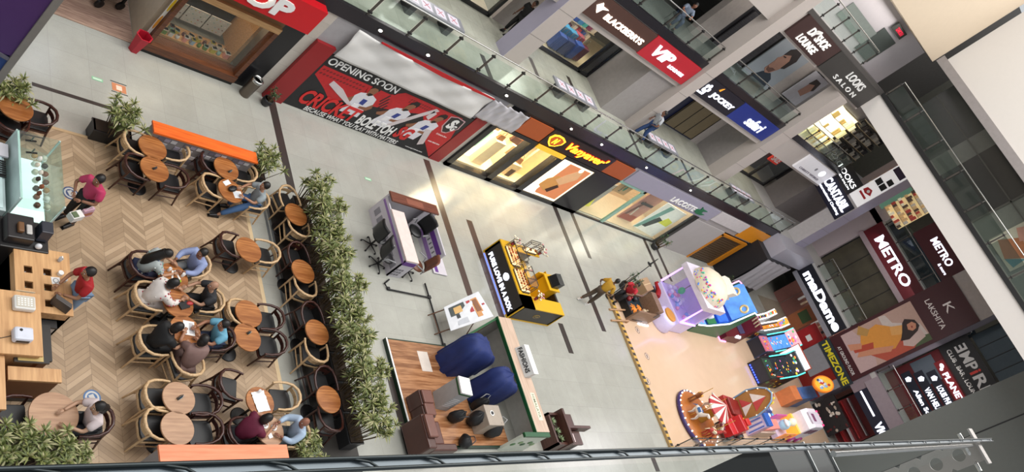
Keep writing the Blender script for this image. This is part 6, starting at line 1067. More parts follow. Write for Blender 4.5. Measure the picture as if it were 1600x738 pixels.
# ================================================================ GAMES AREA
m = MB(); m.box(29.0, 47.4, 5.62, 12.35, 0, .1, M('#d4b699', .18, var=.025, scale=2))
struct('floor_games', m)
m = MB(); YS, BS = M('#c9a043', .5), M('#3a2f22', .5)
for i in range(54): m.hexa([(28.93, 5.62+.125*i, .1), (29.13, 5.62+.125*i, .1), (29.13, 5.745+.125*i, .1), (28.93, 5.745+.125*i, .1), (28.93, 5.62+.125*i, .106), (29.13, 5.62+.125*i, .106), (29.13, 5.745+.125*i, .106), (28.93, 5.745+.125*i, .106)], [YS, BS][i % 2])
m.box(28.9, 28.99, 5.55, 12.4, 0, .1, M('#a98a5c', .5)); m.box(28.9, 47.4, 5.55, 5.62, 0, .1, M('#c7a074', .5)); struct('trim_90', m)
for px, py in ((996, 516), (1011, 557), (1012, 596)): p = at_z(px, py, .1); m = MB(); m.cyl((0, 0, 0), .16, 0, .003, M('#8a7265', .5), 20); m.cyl((0, 0, 0), .12, .003, .004, M('#d9c3ae', .5), 20); m.box(-.05, .05, -.08, .08, .004, .005, M('#6f5c55', .5)); small('floor_sticker', 'round brown floor sticker on the games floor, %s' % {516: 'farthest', 557: 'middle one', 596: 'nearest'}[py], 'sticker', (p.x, p.y, .101), m)
NEON = {c: M(c, .4, emit=e, var=0) for c, e in (('#8f8bff', 2.2), ('#c58fff', 2.5), ('#ff8fd8', 2.2), ('#4fd8c8', 1.6), ('#5aa0ff', 1.6), ('#f4f6ff', 1.9), ('#3a55ff', 3.0), ('#ffb03a', 1.3))}
N = lambda c: NEON[c]
def base_px(far, near, z=.1):
    A, B = at_z(*far, z), at_z(*near, z); return (A.x+B.x)/2, B.y, A.y
def spots(m, rr, n, x, y0, y1, z0, z1, cols, r=.05, ax='x', glow=.25):
    for _ in range(n):
        a, b = rr.uniform(y0, y1), rr.uniform(z0, z1); s = r*rr.uniform(.6, 1.4); mt = M(rr.choice(cols), .5, emit=glow, var=0)
        if ax == 'x': m.ell((x, a, b), (.012, s, s), mt, 8, 5)
        elif ax == 'z': m.ell((a, b, x), (s, s, .012), mt, 8, 5)
        else: m.ell((a, x, b), (s, .012, s), mt, 8, 5)
BRI = ['#e0483a', '#f2c43a', '#3f8fd8', '#4fb86a', '#f0f0f0', '#d86ab0', '#f08a3a']
def cabinet(label, far, near, depth, h, body, ctrl, screen, marquee, neon, seed=0, name='arcade_machine', side_art=None, tilt=.25, zc=.85):
    x, y0, y1 = base_px(far, near); W = y1-y0; rr = random.Random(seed); t = thing(name, label, 'arcade machine', (x, y0, .1), 0, 'arcade machines in the games area'); bm_ = M(body, .4, var=.05)
    c0, c1 = depth*.34, depth*.84; hs = h*.86
    prof = [(0, 0), (depth, 0), (depth, h+.25), (depth*.9, h+.25), (c1-.02, hs+.06), (c0, zc+.1), (0.02, zc-.06)]
    m = MB(); m.side(prof, 0, .05, bm_); m.side(prof, W-.05, W, bm_); m.side([(0.02, 0.02), (depth-.02, .02), (depth-.02, h+.22), (depth*.92, h+.2), (c1+.02, hs-.03), (c0+.02, zc-.02), (0.04, zc-.14)], .05, W-.05, M('#2a2a33', .4)); m.build('cabinet_body', t)
    m = MB(); m.hexa([(.02, .06, zc-.14), (c0, .06, zc-.04), (c0, W-.06, zc-.04), (.02, W-.06, zc-.14), (.02, .06, zc-.08), (c0, .06, zc+.03), (c0, W-.06, zc+.03), (.02, W-.06, zc-.08)], M(ctrl, .4, emit=.35, var=.2, scale=9)); spots(m, rr, 12, zc-.0, .08, c0-.08, .14, W-.14, BRI, .045, 'z'); m.build('control_panel', t); m = MB()
    for k in range(4): m.cyl((c0*.3+.05*(k % 2), W*(.2+.2*k), zc-.06), .035, 0, .08, M(BRI[(k+seed) % 7], .4, emit=.5), 10)
    m.build('buttons', t)
    m = MB(); m.hexa([(c0+.03, .12, zc), (c0+.06, .12, zc), (c0+.06, W-.12, zc), (c0+.03, W-.12, zc), (c1-.05, .12, hs), (c1, .12, hs-.02), (c1, W-.12, hs-.02), (c1-.05, W-.12, hs)], M(screen, .2, emit=.9, var=.35, scale=4))
    nn = (hs-zc)/(c1-c0)
    for _ in range(22): u = rr.uniform(.1, .9); y = rr.uniform(.2, W-.2); m.ell((c0+.02+u*(c1-c0-.07), y, zc+u*(hs-zc)+.012), (.045, .06, .015), M(rr.choice(BRI+[screen, screen]), .4, emit=.7), 8, 5)
    m.build('screen', t)
    m = MB(); m.side([(c1-.02, hs), (c1+.03, hs), (depth*.96, h+.25), (depth*.88, h+.25)], .03, W-.03, M(marquee, .4, emit=.6, var=.25, scale=5))
    for _ in range(12): u = rr.uniform(.15, .85); m.ell((c1-.02+u*(depth*.88-c1+.02), rr.uniform(.12, W-.12), hs+u*(h+.25-hs)), (.05, .08, .05), M(rr.choice(BRI), .4, emit=.5), 8, 5)
    m.build('marquee', t)
    m = MB()
    for y in (.0, W): m.tube([(c0, y, zc+.1), (c1-.02, y, hs+.06), (depth*.9, y, h+.26)], .035, N(neon), 6)
    m.build('neon_edge', t)
    m = MB(); rr = random.Random(seed+5); spots(m, rr, 14, -.004, .15, depth-.15, .15, zc-.2, side_art or BRI, .07, 'y', .12); m.box(0.1, depth-.1, -.006, 0, .1, zc-.2, M(side_art[0] if side_art else body, .5, var=.2)); m.build('side_print', t)
    return t, x, y0, W
# play pit with wooden sides
x, y0, y1 = base_px((964, 464), (977, 500)); t = thing('toddler_play_box', 'brown box sided play unit with an orange octopus print', 'play box', (x, y0, .1)); W = y1-y0; TW = wood('#6f5644', '#8d705b', .4, 0, 1, 0, 'playwood')
m = MB(); m.box(0, 1.7, 0, .08, 0, .7, TW); m.box(0, 1.7, W-.08, W, 0, .5, TW); m.box(1.3, 1.7, 0.08, W-.08, 0, .95, TW); m.box(0, .06, .08, W-.08, 0, .35, BLACK); m.build('sides', t); m = MB(); m.box(.06, 1.3, .08, W-.08, 0, .3, M('#1d2f38', .4)); m.build('pit_floor', t)
m = MB(); OC = M('#e0842a', .5, emit=.15)
for cx, cy, r in ((.45, W*.35, .2), (.95, W*.45, .14)):
    m.ell((cx, cy, .33), (r*.6, r*.6, .06), OC); 
    for k in range(8): a = k*.785; m.tube([(cx, cy, .32), (cx+r*math.cos(a), cy+r*math.sin(a), .31), (cx+r*1.4*math.cos(a+.3), cy+r*1.4*math.sin(a+.3), .31)], [.04, .03, .012], OC, 6)
m.build('octopus_print', t); m = MB(); m.box(.3, 1.1, -.012, 0, .1, .14, BLACK); m.box(1.35, 1.6, -.012, 0, .55, .8, M('#2b3140', .3)); m.build('side_slot', t); m = MB(); m.box(.9, 1.75, -.1, -.03, 0, .04, N('#f4f6ff')); m.build('light_bar', t)
for k, (u, v) in enumerate(((.2, .75), (.75, .8), (1.1, .3))): m = MB(); m.ell((x+u, y0+W*v, .1+.3+.1), (.12, .12, .1), M(['#8c1f24', '#20242c', '#bfa98c'][k], .5)); m.ell((x+u+.1, y0+W*v, .1+.3+.2), (.05, .05, .05), M(['#8c1f24', '#20242c', '#bfa98c'][k], .5)); small('soft_toy', '%s soft toy sitting in the brown play unit' % ['red', 'black', 'beige'][k], 'toy', (0, 0, 0), m, 0)
# big white toy crane
x, y0, y1 = base_px((1016, 495), (1026, 517)); t = thing('toy_crane_machine', 'tall white and lilac toy crane machine with a domed cream top', 'arcade machine', (x, y0, .1), 0, 'arcade machines in the games area'); LI = M('#cfc6ea', .35, emit=.15, var=.05); W = 2.2
m = MB(); m.lathe([(.55, 0), (.6, .1), (.5, .5), (.46, .6), (.3, .62)], LI, (.55, .5, 0), 20); m.build('front_tub', t); m = MB(); m.cyl((.55, .5, 0), .34, .6, .68, M('#d99a3a', .4), 20); m.build('orange_seat', t)
m = MB(); m.box(.9, 2.3, .1, W, 0, .75, LI); m.box(2.1, 2.3, .1, W, .75, 2.2, M('#bfb2dc', .4, emit=.2)); m.build('base', t, bevel=.05)
m = MB(); m.box(.92, 2.12, .12, .13, .75, 1.95, glass('#e3dcf6', .95)); m.box(.92, .93, .12, W-.02, .75, 1.95, glass('#e3dcf6', .95)); m.build('glass', t)
m = MB(); m.tube([(.9, .1, .78), (.9, .1, 2.0), (.9, W, 2.0), (.9, W, .78)], .05, N('#c58fff'), 8); m.tube([(.9, .1, .8), (2.25, .1, .8)], .05, N('#c58fff'), 8); m.build('neon_edge', t)
m = MB(); m.prism([(.75, 0), (2.5, 0), (2.6, .3), (2.6, W-.2), (2.4, W+.1), (.75, W+.1)], 1.98, 2.25, M('#d8d0e0', .4)); m.build('canopy', t)
m = MB(); m.lathe([(1.0, 0), (.98, .2), (.8, .5), (.45, .7), (.05, .75)], M('#d9cdb8', .5), (1.7, W/2, 2.25), 24); m.side([(2.4, 2.2), (3.0, 2.5), (2.75, 2.6), (3.1, 2.9), (2.5, 2.95), (2.2, 2.6)], W/2-.5, W/2+.4, M('#d9d2c4', .5)); m.build('dome', t)
m = MB(); rr = random.Random(2); 
for k in range(60): a = rr.uniform(2.2, 4.6); zz = rr.uniform(.05, .6); r = 1.0-.25*zz; m.ell((1.7+r*math.cos(a), W/2+r*math.sin(a), 2.25+zz*.8), (.05, .05, .04), M(rr.choice(['#d84a6a', '#4a7fd8', '#e8b84a', '#5ab89a', '#b85ab8']), .4, emit=.2), 7, 5)
m.build('sprinkles', t)
m = MB(); 
for k in range(40): m.ell((1.0+rr.random()*1.0, .3+rr.random()*(W-.5), .82+rr.random()*.12), (.1, .1, .08), M(rr.choice(['#c0b0e0', '#8fb0e8', '#e0a0c0', '#d8d8e8', '#6f9fd0']), .5, emit=.15), 8, 5)
o = m.build('plush_toys', t); o['kind'] = 'stuff'; m = MB(); m.ell((1.4, 1.5, 1.25), (.15, .15, .18), M('#4fb87a', .4, emit=.2)); m.tube([(1.4, 1.5, 1.35), (1.4, 1.5, 1.95)], .02, STEEL); m.build('claw', t)
# ball toss machine, green side
x, y0, y1 = base_px((1062, 504), (1080, 519)); t = thing('ball_toss_machine', 'blue and green double ball toss machine with a glowing screen and gold rings', 'arcade machine', (x, y0, .1), 0, 'arcade machines in the games area'); W = 1.75; BL = M('#2f62c8', .35, emit=.25, var=.2, scale=4); GN = M('#2f6a4a', .4, var=.1)
m = MB(); m.side([(0, 0), (3.1, 0), (3.1, 2.3), (2.6, 2.4), (2.2, 1.2), (.9, .7), (0, .62)], 0, .07, GN); m.side([(0, 0), (3.1, 0), (3.1, 2.3), (2.6, 2.4), (2.2, 1.2), (.9, .7), (0, .62)], W-.07, W, GN); m.side([(.02, 0), (3.08, 0), (3.08, 2.2), (2.75, 2.2), (2.35, 1.1), (.9, .5), (.02, .55)], .07, W-.07, BL); m.build('cabinet_body', t)
m = MB(); m.hexa([(0, .07, .55), (.8, .07, .62), (.8, W-.07, .62), (0, W-.07, .55), (0, .07, .6), (.8, .07, .68), (.8, W-.07, .68), (0, W-.07, .6)], M('#5f8fd8', .4, emit=.55, var=.3, scale=4)); spots(m, random.Random(4), 12, .66, .1, .7, .2, W-.2, ['#f4f4ff', '#b8c8ff', '#d86ab0'], .07, 'z'); m.build('blue_front_panel', t)
m = MB(); m.hexa([(.95, .1, .7), (1.5, .1, .88), (1.5, W-.1, .88), (.95, W-.1, .7), (.95, .1, .74), (1.5, .1, .92), (1.5, W-.1, .92), (.95, W-.1, .74)], M('#2a6f3f', .4, emit=.1)); m.build('green_field', t)
for y in (.45, 1.25): m = MB(); m.lathe([(.12, 0), (.17, .22), (.14, .22), (.1, .04)], M('#dcdce6', .4), (1.1, y, .8), 14); m.build('ball_tub', t)
m = MB(); m.hexa([(1.6, .12, .98), (2.15, .12, 1.2), (2.15, W-.12, 1.2), (1.6, W-.12, .98), (1.56, .12, 1.04), (2.1, .12, 1.28), (2.1, W-.12, 1.28), (1.56, W-.12, 1.04)], M('#2f5cb8', .2, emit=.8, var=.4, scale=4)); m.build('screen', t)
for y in (.4, 1.35): m = MB(); m.T = Matrix.Translation((2.55, y, 2.05)) @ Matrix.Rotation(R_(-70), 4, 'Y'); m.tube([(.17*math.cos(a*.393), .17*math.sin(a*.393), 0) for a in range(16)], .06, M('#dcc48a', .3, .3), 8, True); m.build('gold_ring', t)
m = MB(); m.side([(2.2, 1.4), (2.7, 2.35), (3.1, 2.4), (3.1, 2.3), (2.75, 2.2)], .1, W-.1, M('#4f86d8', .4, emit=.45, var=.35, scale=3)); spots(m, random.Random(6), 1, 2.2, .2, .3, .2, .3, BRI, .03); m.build('marquee', t)
m = MB(); 
for y in (0, W): m.tube([(0, y, .62), (.9, y, .72), (2.2, y, 1.22), (2.6, y, 2.42), (3.1, y, 2.32)], .035, N('#ff8fd8') if y else N('#f4f6ff'), 6)
m.build('neon_edge', t)
# red machine
x, y0, y1 = base_px((1112, 512), (1124, 528)); t = thing('prize_drop_machine', 'dark red prize machine with a white glowing puff and pink base light', 'arcade machine', (x+.1, y0-.15, .1), 0, 'arcade machines in the games area'); t.scale = (.75, .85, .75); W = .95
m = MB(); m.side([(0, 0), (2.4, 0), (2.4, 2.2), (2.0, 2.2), (1.8, 1.1), (.3, .6), (0, .55)], 0, W, M('#5e1820', .35, var=.05)); m.build('cabinet_body', t); m = MB(); m.box(-.05, .8, -.06, -.0, 0, .06, N('#ff8fd8')); m.box(-.06, 0, 0, W, 0, .06, N('#ff8fd8')); m.build('base_light', t)
m = MB(); [m.ell((1.0+.13*i, -.02, .75+.07*(i % 2)), (.14, .1, .11), M('#e6e8f2', .5, emit=.4), 10, 7) for i in range(5)]; m.build('white_puff', t); m = MB(); m.hexa([(1.35, .1, .95), (1.75, .1, 1.12), (1.75, W-.1, 1.12), (1.35, W-.1, .95), (1.33, .1, 1.0), (1.73, .1, 1.18), (1.73, W-.1, 1.18), (1.33, W-.1, 1.0)], M('#3a3550', .2, emit=.4)); m.build('screen', t)
m = MB(); [m.tube([(1.95, .2+.2*i, 1.9), (1.85, .2+.2*i, 2.15), (2.0, .25+.2*i, 2.35)], [.05, .04, .02], M('#b8a98a', .4), 6) for i in range(4)]; m.build('gold_horns', t)
cabinet('orange and red motor ride game with a pale grey hood', (1155, 516), (1163, 528), 2.1, 1.7, '#c9ccd0', '#d8542a', '#b87a2a', '#e8a03a', '#f4f6ff', 3, side_art=['#3a3f48', '#e0483a', '#f2c43a'])
cabinet('white hooded driving game beside the orange ride game', (1133, 508), (1141, 516), 1.7, 1.9, '#d2cfcb', '#b8332c', '#5a3a6a', '#f09a2a', '#f4f6ff', 4)
cabinet('teal edged pinball game with a big blue screen', (1165, 534), (1179, 561), 2.2, 1.75, '#2a3a5a', '#b8657a', '#4a80c0', '#e8a0a8', '#4fd8c8', 6, side_art=['#4a2a4a', '#d8b0c0', '#8a6ab0'])
t, x, y0, W = cabinet('black shooting game with blue floor lights and a white screen', (1165, 568), (1186, 604), 2.3, 1.6, '#141518', '#1b2a22', '#20242a', '#26282c', '#4fd8c8', 7, side_art=['#141518', '#5a8a4a', '#c9a020'])
m = MB(); [m.ell((-.03, .15+i*(W-.3)/7, .12), (.03, .05, .04), N('#3a55ff'), 8, 5) for i in range(8)]; m.build('blue_lights', t); m = MB(); m.box(2.35, 2.42, .1, W+.3, 1.0, 2.15, M('#b3543a', .4)); m.box(2.33, 2.36, .14, W+.26, 1.04, 2.11, M('#dfe8f0', .3, emit=.75, var=0)); m.tube([(2.4, W/2, 0), (2.4, W/2, 1.0)], .05, BLACK); m.build('white_screen', t); m = MB(); m.tube([(.3, .3, .9), (1.0, .5, 1.1)], .05, BLACK); m.ell((1.2, .5, .98), (.1, .1, .05), N('#4fd8c8'), 10, 6); m.tube([(.5, .1, .95), (1.4, .1, 1.0)], .03, M('#c23a2a', .4, emit=.5), 6); m.build('toy_gun', t)
# oval topped game
x, y0, y1 = base_px((1211, 614), (1218, 633)); t = thing('oval_top_game', 'orange rimmed oval game board with blue and white printed figures', 'arcade machine', (x, y0-.1, .1), 0, 'arcade machines in the games area'); t.scale = (1.0, 1.1, 1.0); W = y1-y0
m = MB(); m.side([(0, 0), (.9, 0), (.9, .9), (.5, 1.0), (0, .85)], 0, W, M('#cf7a4a', .4, var=.1)); m.side([(.9, 0), (2.2, 0), (2.2, 1.3), (.9, .9)], 0.05, W-.05, M('#3b66a0', .4, var=.2)); m.build('cabinet_body', t)
m = MB(); out = [(.9+1.0*(1-math.cos(a)) if 0 else 1.55+.75*math.cos(a), W/2+.62*W*math.sin(a)) for a in [k*.2618 for k in range(24)]]
m.T = Matrix.Translation((0, 0, 1.45)) @ Matrix.Rotation(R_(-22), 4, 'Y'); m.prism(out, -.05, .06, M('#e07f2a', .35, emit=.3)); m.prism([(1.55+(a-1.55)*.86, W/2+(b-W/2)*.84) for a, b in out], .06, .075, M('#e2b13c', .4, emit=.25)); m.build('oval_rim', t)
m = MB(); m.T = Matrix.Translation((0, 0, 1.45)) @ Matrix.Rotation(R_(-22), 4, 'Y'); rr = random.Random(8)
for k in range(14): m.ell((1.2+rr.random()*.75, W/2+rr.uniform(-.35, .35)*W, .085), (.09+.07*rr.random(), .07, .02), M(rr.choice(['#e8e8ee', '#2f3f6a', '#1b1b22', '#c0392b', '#8fb0d8', '#d8d8e0']), .5), 8, 5)
m.build('printed_figures', t); m = MB(); m.hexa([(.1, .1, .86), (.85, .1, 1.0), (.85, W-.1, 1.0), (.1, W-.1, .86), (.1, .1, .88), (.85, .1, 1.03), (.85, W-.1, 1.03), (.1, W-.1, .88)], M('#4a5f8a', .4, emit=.2, var=.2)); m.build('control_panel', t)
# carousel
c0 = at_z(1100, 655, .1); t = thing('mini_carousel', 'small round carousel ride with striped horses and bulb lit rim', 'carousel', (c0.x-.9, c0.y-.1, .1)); 
m = MB(); m.lathe([(1.25, 0), (1.28, .12), (1.15, .22), (.2, .24)], M('#b0672a', .4, var=.1), n=36); m.build('platform', t); m = MB(); m.lathe([(1.27, .02), (1.31, .05), (1.31, .14), (1.26, .17)], M('#3a2a66', .4), n=36); m.build('purple_rim', t)
m = MB(); [m.ell((1.24*math.cos(a*.2244), 1.24*math.sin(a*.2244), .2), (.035, .035, .035), M('#fff2da', .4, emit=2.2, var=0), 8, 5) for a in range(28)]; m.build('bulbs', t)
m = MB(); m.lathe([(.2, .24), (.16, 1.1), (.3, 1.2)], M('#c9a24a', .3, .4), n=16); m.build('centre_pole', t)
m = MB(); n = 16
for k in range(n):
    a0, a1 = 2*math.pi*k/n, 2*math.pi*(k+1)/n; m.add([(0, 0, 1.5), (.62*math.cos(a0), .62*math.sin(a0), 1.15), (.62*math.cos(a1), .62*math.sin(a1), 1.15), (.62*math.cos(a0), .62*math.sin(a0), 1.08), (.62*math.cos(a1), .62*math.sin(a1), 1.08)], [(0, 1, 2), (1, 3, 4, 2)], M(['#b02a30', '#e6dcd0'][k % 2], .5))
m.build('striped_canopy', t)
for k in range(5):
    a = k*1.2566+.5; hx, hy = .82*math.cos(a), .82*math.sin(a); m = MB(); m.T = Matrix.Translation((hx, hy, .24)) @ Matrix.Rotation(a+math.pi/2, 4, 'Z'); c1, c2 = M(['#d8cfc4', '#8c5a3a', '#e0d8d0', '#b03a34', '#c9b8a0'][k], .4), M(['#b02a30', '#e0a03a', '#3f6fa8', '#e8d8b8', '#7a2a4a'][k], .4)
    m.ell((0, 0, .42), (.26, .11, .13), c1); m.tube([(.18, 0, .45), (.3, 0, .68)], [.09, .06], c1, 8); m.ell((.37, 0, .72), (.12, .05, .06), c1); [m.tube([(x_, y_, .35), (x_+.06, y_, .18), (x_+.02, y_, .0)], [.04, .028, .022], c1, 6) for x_, y_ in ((.15, .06), (.15, -.06), (-.17, .06), (-.17, -.06))]; m.tube([(-.25, 0, .46), (-.36, 0, .3)], [.03, .01], c2, 6); m.box(-.1, .1, -.115, .115, .44, .54, c2); m.tube([(0, 0, .0), (0, 0, 1.1)], .012, M('#d9b34a', .3, .6), 6); m.build('horse', t)
# circus board ride
c1 = at_z(1148, 660, .1); t = thing('tent_backboard_ride', 'upright ride board with a red and white tent shape', 'kiddie ride', (c1.x-.3, c1.y+.35, .1), R_(-8)); TT = M('#a8783f', .4, var=.1)
m = MB(); m.T = Matrix.Rotation(-math.pi/2, 4, 'Z'); OUT = [(-.55, .5), (-.62, 1.2), (-.5, 1.7), (-.3, 2.05), (.0, 2.2), (.3, 2.05), (.5, 1.7), (.62, 1.2), (.55, .5)]; m.side(OUT, 0, .1, TT); m.build('backboard', t)
m = MB(); m.T = Matrix.Rotation(-math.pi/2, 4, 'Z'); m.side([(-.42, 1.25), (0, 1.9), (0, 1.25)], -.02, 0, M('#e8e2dc', .5)); m.side([(0, 1.25), (0, 1.9), (.42, 1.25)], -.02, 0, M('#c24848', .5)); m.side([(-.4, .7), (0, 1.2), (0, .7)], -.02, 0, M('#c24848', .5)); m.side([(0, .7), (0, 1.2), (.4, .7)], -.02, 0, M('#e8e2dc', .5)); m.build('tent_print', t)
m = MB(); m.T = Matrix.Rotation(-math.pi/2, 4, 'Z'); [m.ell((a, -.03, b), (.035, .03, .035), M('#fff2da', .4, emit=1.6, var=0), 8, 5) for a, b in [(p_[0]*.93+.0, p_[1]) for p_ in OUT]]; m.tube([(a, -.03, b) for a, b in OUT], .04, M('#7fa0c0', .4), 6); m.build('bulb_rim', t)
m = MB(); m.box(-1.0, .1, -.55, .55, 0, .5, M('#a32a24', .4)); m.box(-.9, .2, -.4, .4, .5, .62, M('#7d1f1c', .4)); m.build('ride_base', t, bevel=.03)
m = MB(); [m.ell((.15, .35*math.cos(a*.7), 1.9+.2*math.sin(a*.7)), (.03, .05, .12), M('#e6d24a', .4, emit=.2), 8, 5) for a in range(9)]; m.ell((.15, 0, 2.1), (.09, .09, .09), M('#b3262a', .4)); m.build('sunburst', t)
# red car ride
c2 = at_z(1140, 690, .1); t = thing('toy_car_ride', 'red toy car ride with a yellow rimmed wheel', 'kiddie ride', (c2.x-.9, c2.y-.0, .1), R_(5)); m = MB(); m.side([(0, .25), (1.5, .25), (1.55, .6), (1.0, .7), (.9, 1.0), (.5, 1.05), (.4, .7), (0, .65)], 0, .7, M('#b8171d', .3)); m.build('car_body', t, bevel=.03)
for a, b in ((.3, -.06), (1.25, -.06), (.3, .7), (1.25, .7)): m = MB(); m.T = Matrix.Translation((a, b, .26)) @ Matrix.Rotation(math.pi/2, 4, 'X'); m.lathe([(.26, -.06), (.26, .06)], BLACK, n=22); m.lathe([(.17, .061), (.2, .075), (.13, .08)], M('#e0a82a', .4), n=22); m.lathe([(.12, .08), (.02, .09)], M('#b8171d', .4), n=14); m.build('wheel', t)
m = MB(); m.box(.95, 1.6, .1, .6, .7, .78, M('#e0a82a', .4)); m.box(1.1, 1.5, .2, .5, .78, 1.0, M('#c22a24', .4)); m.build('seat', t, bevel=.02)
# castle slide ride
c3 = at_z(1180, 672, .1); t = thing('castle_slide_ride', 'blue and pink striped castle shaped ride beside the tent board', 'kiddie ride', (c3.x-1.2, c3.y-.3, .1)); m = MB(); m.box(0, .5, 0, .6, 0, 1.0, M('#c9b8e0', .4)); [m.box(.0+.14*i, .08+.14*i, 0, .6, 1.0, 1.12, M('#3f6fc8', .4)) for i in range(4)]; m.build('tower', t); m = MB(); [m.box(-.005, 0, .05+.1*i, .1+.1*i, .1, .9, M(['#3f6fc8', '#f0e8f0'][i % 2], .5)) for i in range(6)]; [m.box(.05+.1*i, .1+.1*i, -.005, 0, .1, .9, M(['#c84a5a', '#f0e8f0'][i % 2], .5)) for i in range(5)]; m.build('stripes', t)
m = MB(); m.side([(.5, .2), (2.1, .55), (2.1, .8), (.5, .5)], 0.05, .5, M('#e0857a', .4, emit=.1)); m.build('slide', t); m = MB(); m.box(.45, 2.3, -.05, .05, 0, .45, M('#c4b0a0', .5)); m.build('base', t)
# white toy van ride
x, y0, y1 = base_px((1205, 650), (1222, 693)); t = thing('toy_van_ride', 'white and pink toy van ride with orange and magenta printed panels', 'kiddie ride', (x-1.4, y0+.1, .1)); W = 1.0; WV = M('#e4dce4', .35, emit=.05)
m = MB(); m.side([(1.6, .25), (3.2, .25), (3.3, .8), (3.2, 1.5), (2.9, 1.65), (1.8, 1.65), (1.6, 1.4)], 0, W, WV); m.build('van_body', t, bevel=.05)
for a in (1.85, 2.45): m = MB(); m.side([(a, .95), (a+.42, .95), (a+.42, 1.35), (a, 1.35)], -.02, .0, M('#6a2f55', .3)); m.build('window', t)
m = MB(); m.box(1.7, 3.1, .2, .8, 1.64, 1.66, M('#d8d0da', .4)); m.box(2.0, 2.35, .3, .7, 1.655, 1.665, M('#7a3f66', .4)); m.build('roof_hatch', t)
m = MB(); m.box(0, 1.6, 0, .05, .1, .8, M('#d8854a', .4, emit=.3)); m.box(0, 1.6, W-.05, W, .1, .8, M('#c04a9a', .4, emit=.3)); m.box(0, 1.6, .05, W-.05, .1, .4, M('#c8b8d0', .4)); m.box(1.35, 1.6, 0, W, .4, .95, M('#e8a83a', .4, emit=.6)); m.build('printed_tub', t)
m = MB(); rr = random.Random(5); spots(m, rr, 10, -.004, .1, 1.3, .2, .7, ['#c0392b', '#f2c43a', '#e86a9a', '#f09a3a'], .09, 'y', .3); m.build('side_print', t)
for a in (1.95, 2.85): m = MB(); m.T = Matrix.Translation((a, -.02, .25)) @ Matrix.Rotation(math.pi/2, 4, 'X'); m.lathe([(.22, -.05), (.22, .05)], M('#b03a8a', .4), n=20); m.lathe([(.1, .051), (.1, .06)], WH, n=14); m.build('wheel', t)
m = MB(); m.ell((.5, .5, .75), (.3, .25, .28), M('#a8d0e8', .4, emit=.15)); m.ell((.8, .5, 1.05), (.22, .2, .2), M('#f0e8c8', .4, emit=.15)); m.ell((.3, .5, .95), (.12, .2, .1), M('#f0f0f4', .4)); m.build('toy_figure', t)
m = MB(); [m.ell((3.2, .15+.18*i, 1.6), (.06, .06, .06), M('#e83a7a', .4, emit=.6), 8, 5) for i in range(5)]; m.build('pink_lamps', t)
c4 = at_z(1185, 640, .1); t = thing('blue_wheel_ride', 'round blue and white tyre shaped ride behind the toy van', 'kiddie ride', (c4.x-.2, c4.y-.2, .1), 0); m = MB(); m.lathe([(.45, 0), (.5, .25), (.4, .5), (.2, .5), (.15, .3)], M('#2f3f7a', .4), n=24); m.build('tyre', t); m = MB(); [m.ell((.38*math.cos(a*1.05), .38*math.sin(a*1.05), .5), (.12, .12, .06), M(['#dfe8f4', '#5fa8d8'][a % 2], .4), 8, 5) for a in range(6)]; m.build('pads', t)
# clear barrier
railing('acrylic_barrier', 'low clear acrylic barrier along the near edge of the games floor', (29.3, 5.75), (38.5, 5.75), 6, .1, .75, glass('#e9e4e2', .9), cat='barrier')
t, W, H = panel('art_hoarding', 'black and white comic style hoarding at the far right of the games floor', 'hoarding', 8.2, 6.3, 0, 1.35, 'x', XR, .1, M('#1d1a1c', .5)); m = MB(); rr = random.Random(12); 
for k in range(26): a, b = rr.uniform(.1, W-.1), rr.uniform(.15, H-.1); m.disc(a, b, rr.uniform(.04, .14), rr.uniform(.03, .1), -.104-.001*k, -.1, M(rr.choice(['#d8ccc0', '#b8a898', '#5a1c1c', '#e8e0d8', '#1d1a1c']), .5), 9)
m.build('printed_art', t)
t, W, H = panel('red_shop_frame', 'red shelving frame glimpsed beyond the comic hoarding', 'shelf', 8.0, 5.6, 0, 2.2, 'x', XR+1.4, .05, M('#8a2a2c', .5)); m = MB(); [m.box(.1, W-.1, -.4, -.05, .4*i, .4*i+.06, M(['#c9c4c4', '#a82a2c'][i % 2], .4)) for i in range(1, 5)]; m.build('boards', t)
# small table, stools and barrier post by the games floor corner
q = at_z(955, 455, .9); t = thing('queue_pole', 'thin black queue pole with red belt leaning toward the shops', 'pole', (at_z(960, 470).x, at_z(960, 470).y+.3, 0)); a = at_z(964, 455, .5)-t.location; b_ = at_z(1028, 405, .5)-t.location; m = MB(); m.tube([a, b_], .02, BLACK, 6); m.build('rail', t)
for e in (a, b_): m = MB(); m.tube([(e.x, e.y, 0), (e.x, e.y, .52)], .02, BLACK, 6); m.cyl((e.x, e.y, 0), .14, 0, .02, BLACK, 16); m.build('post', t)
p = at_z(985, 440, .5); plant(p.x, p.y, 0, 5, 'dark leafy plant at the far corner of the games floor', (.2, .2, .3), 'small plants in round black pots', 1.6, pot='r', fv=SMALL)
for k, (px, py) in enumerate(((962, 487), (965, 504))):
    q = at_z(px, py); t = thing('wooden_gate_rail', 'pale wooden rail stub at the left edge of the games floor, %s' % ['farther', 'nearer'][k], 'rail', (q.x, q.y, 0)); m = MB(); m.tube([(-.5, 0, .04), (.5, 0, .25)], .04, M('#b08a68', .5), 6); m.build('rail', t); m = MB(); m.box(.42, .5, -.04, .04, 0, .25, M('#b08a68', .5)); m.box(-.54, -.46, -.04, .04, 0, .06, M('#b08a68', .5)); m.build('foot', t)
q = at_z(1012, 447, .6); t = thing('cardboard_carton', 'tan cardboard carton beside the red shirted person', 'box', (q.x-.2, q.y, .1), .3); m = MB(); m.box(-.4, .4, -.3, .3, 0, .6, M('#a88a68', .6)); m.box(-.4, .4, -.02, .02, .6, .605, M('#c9b088', .4)); m.build('carton', t)
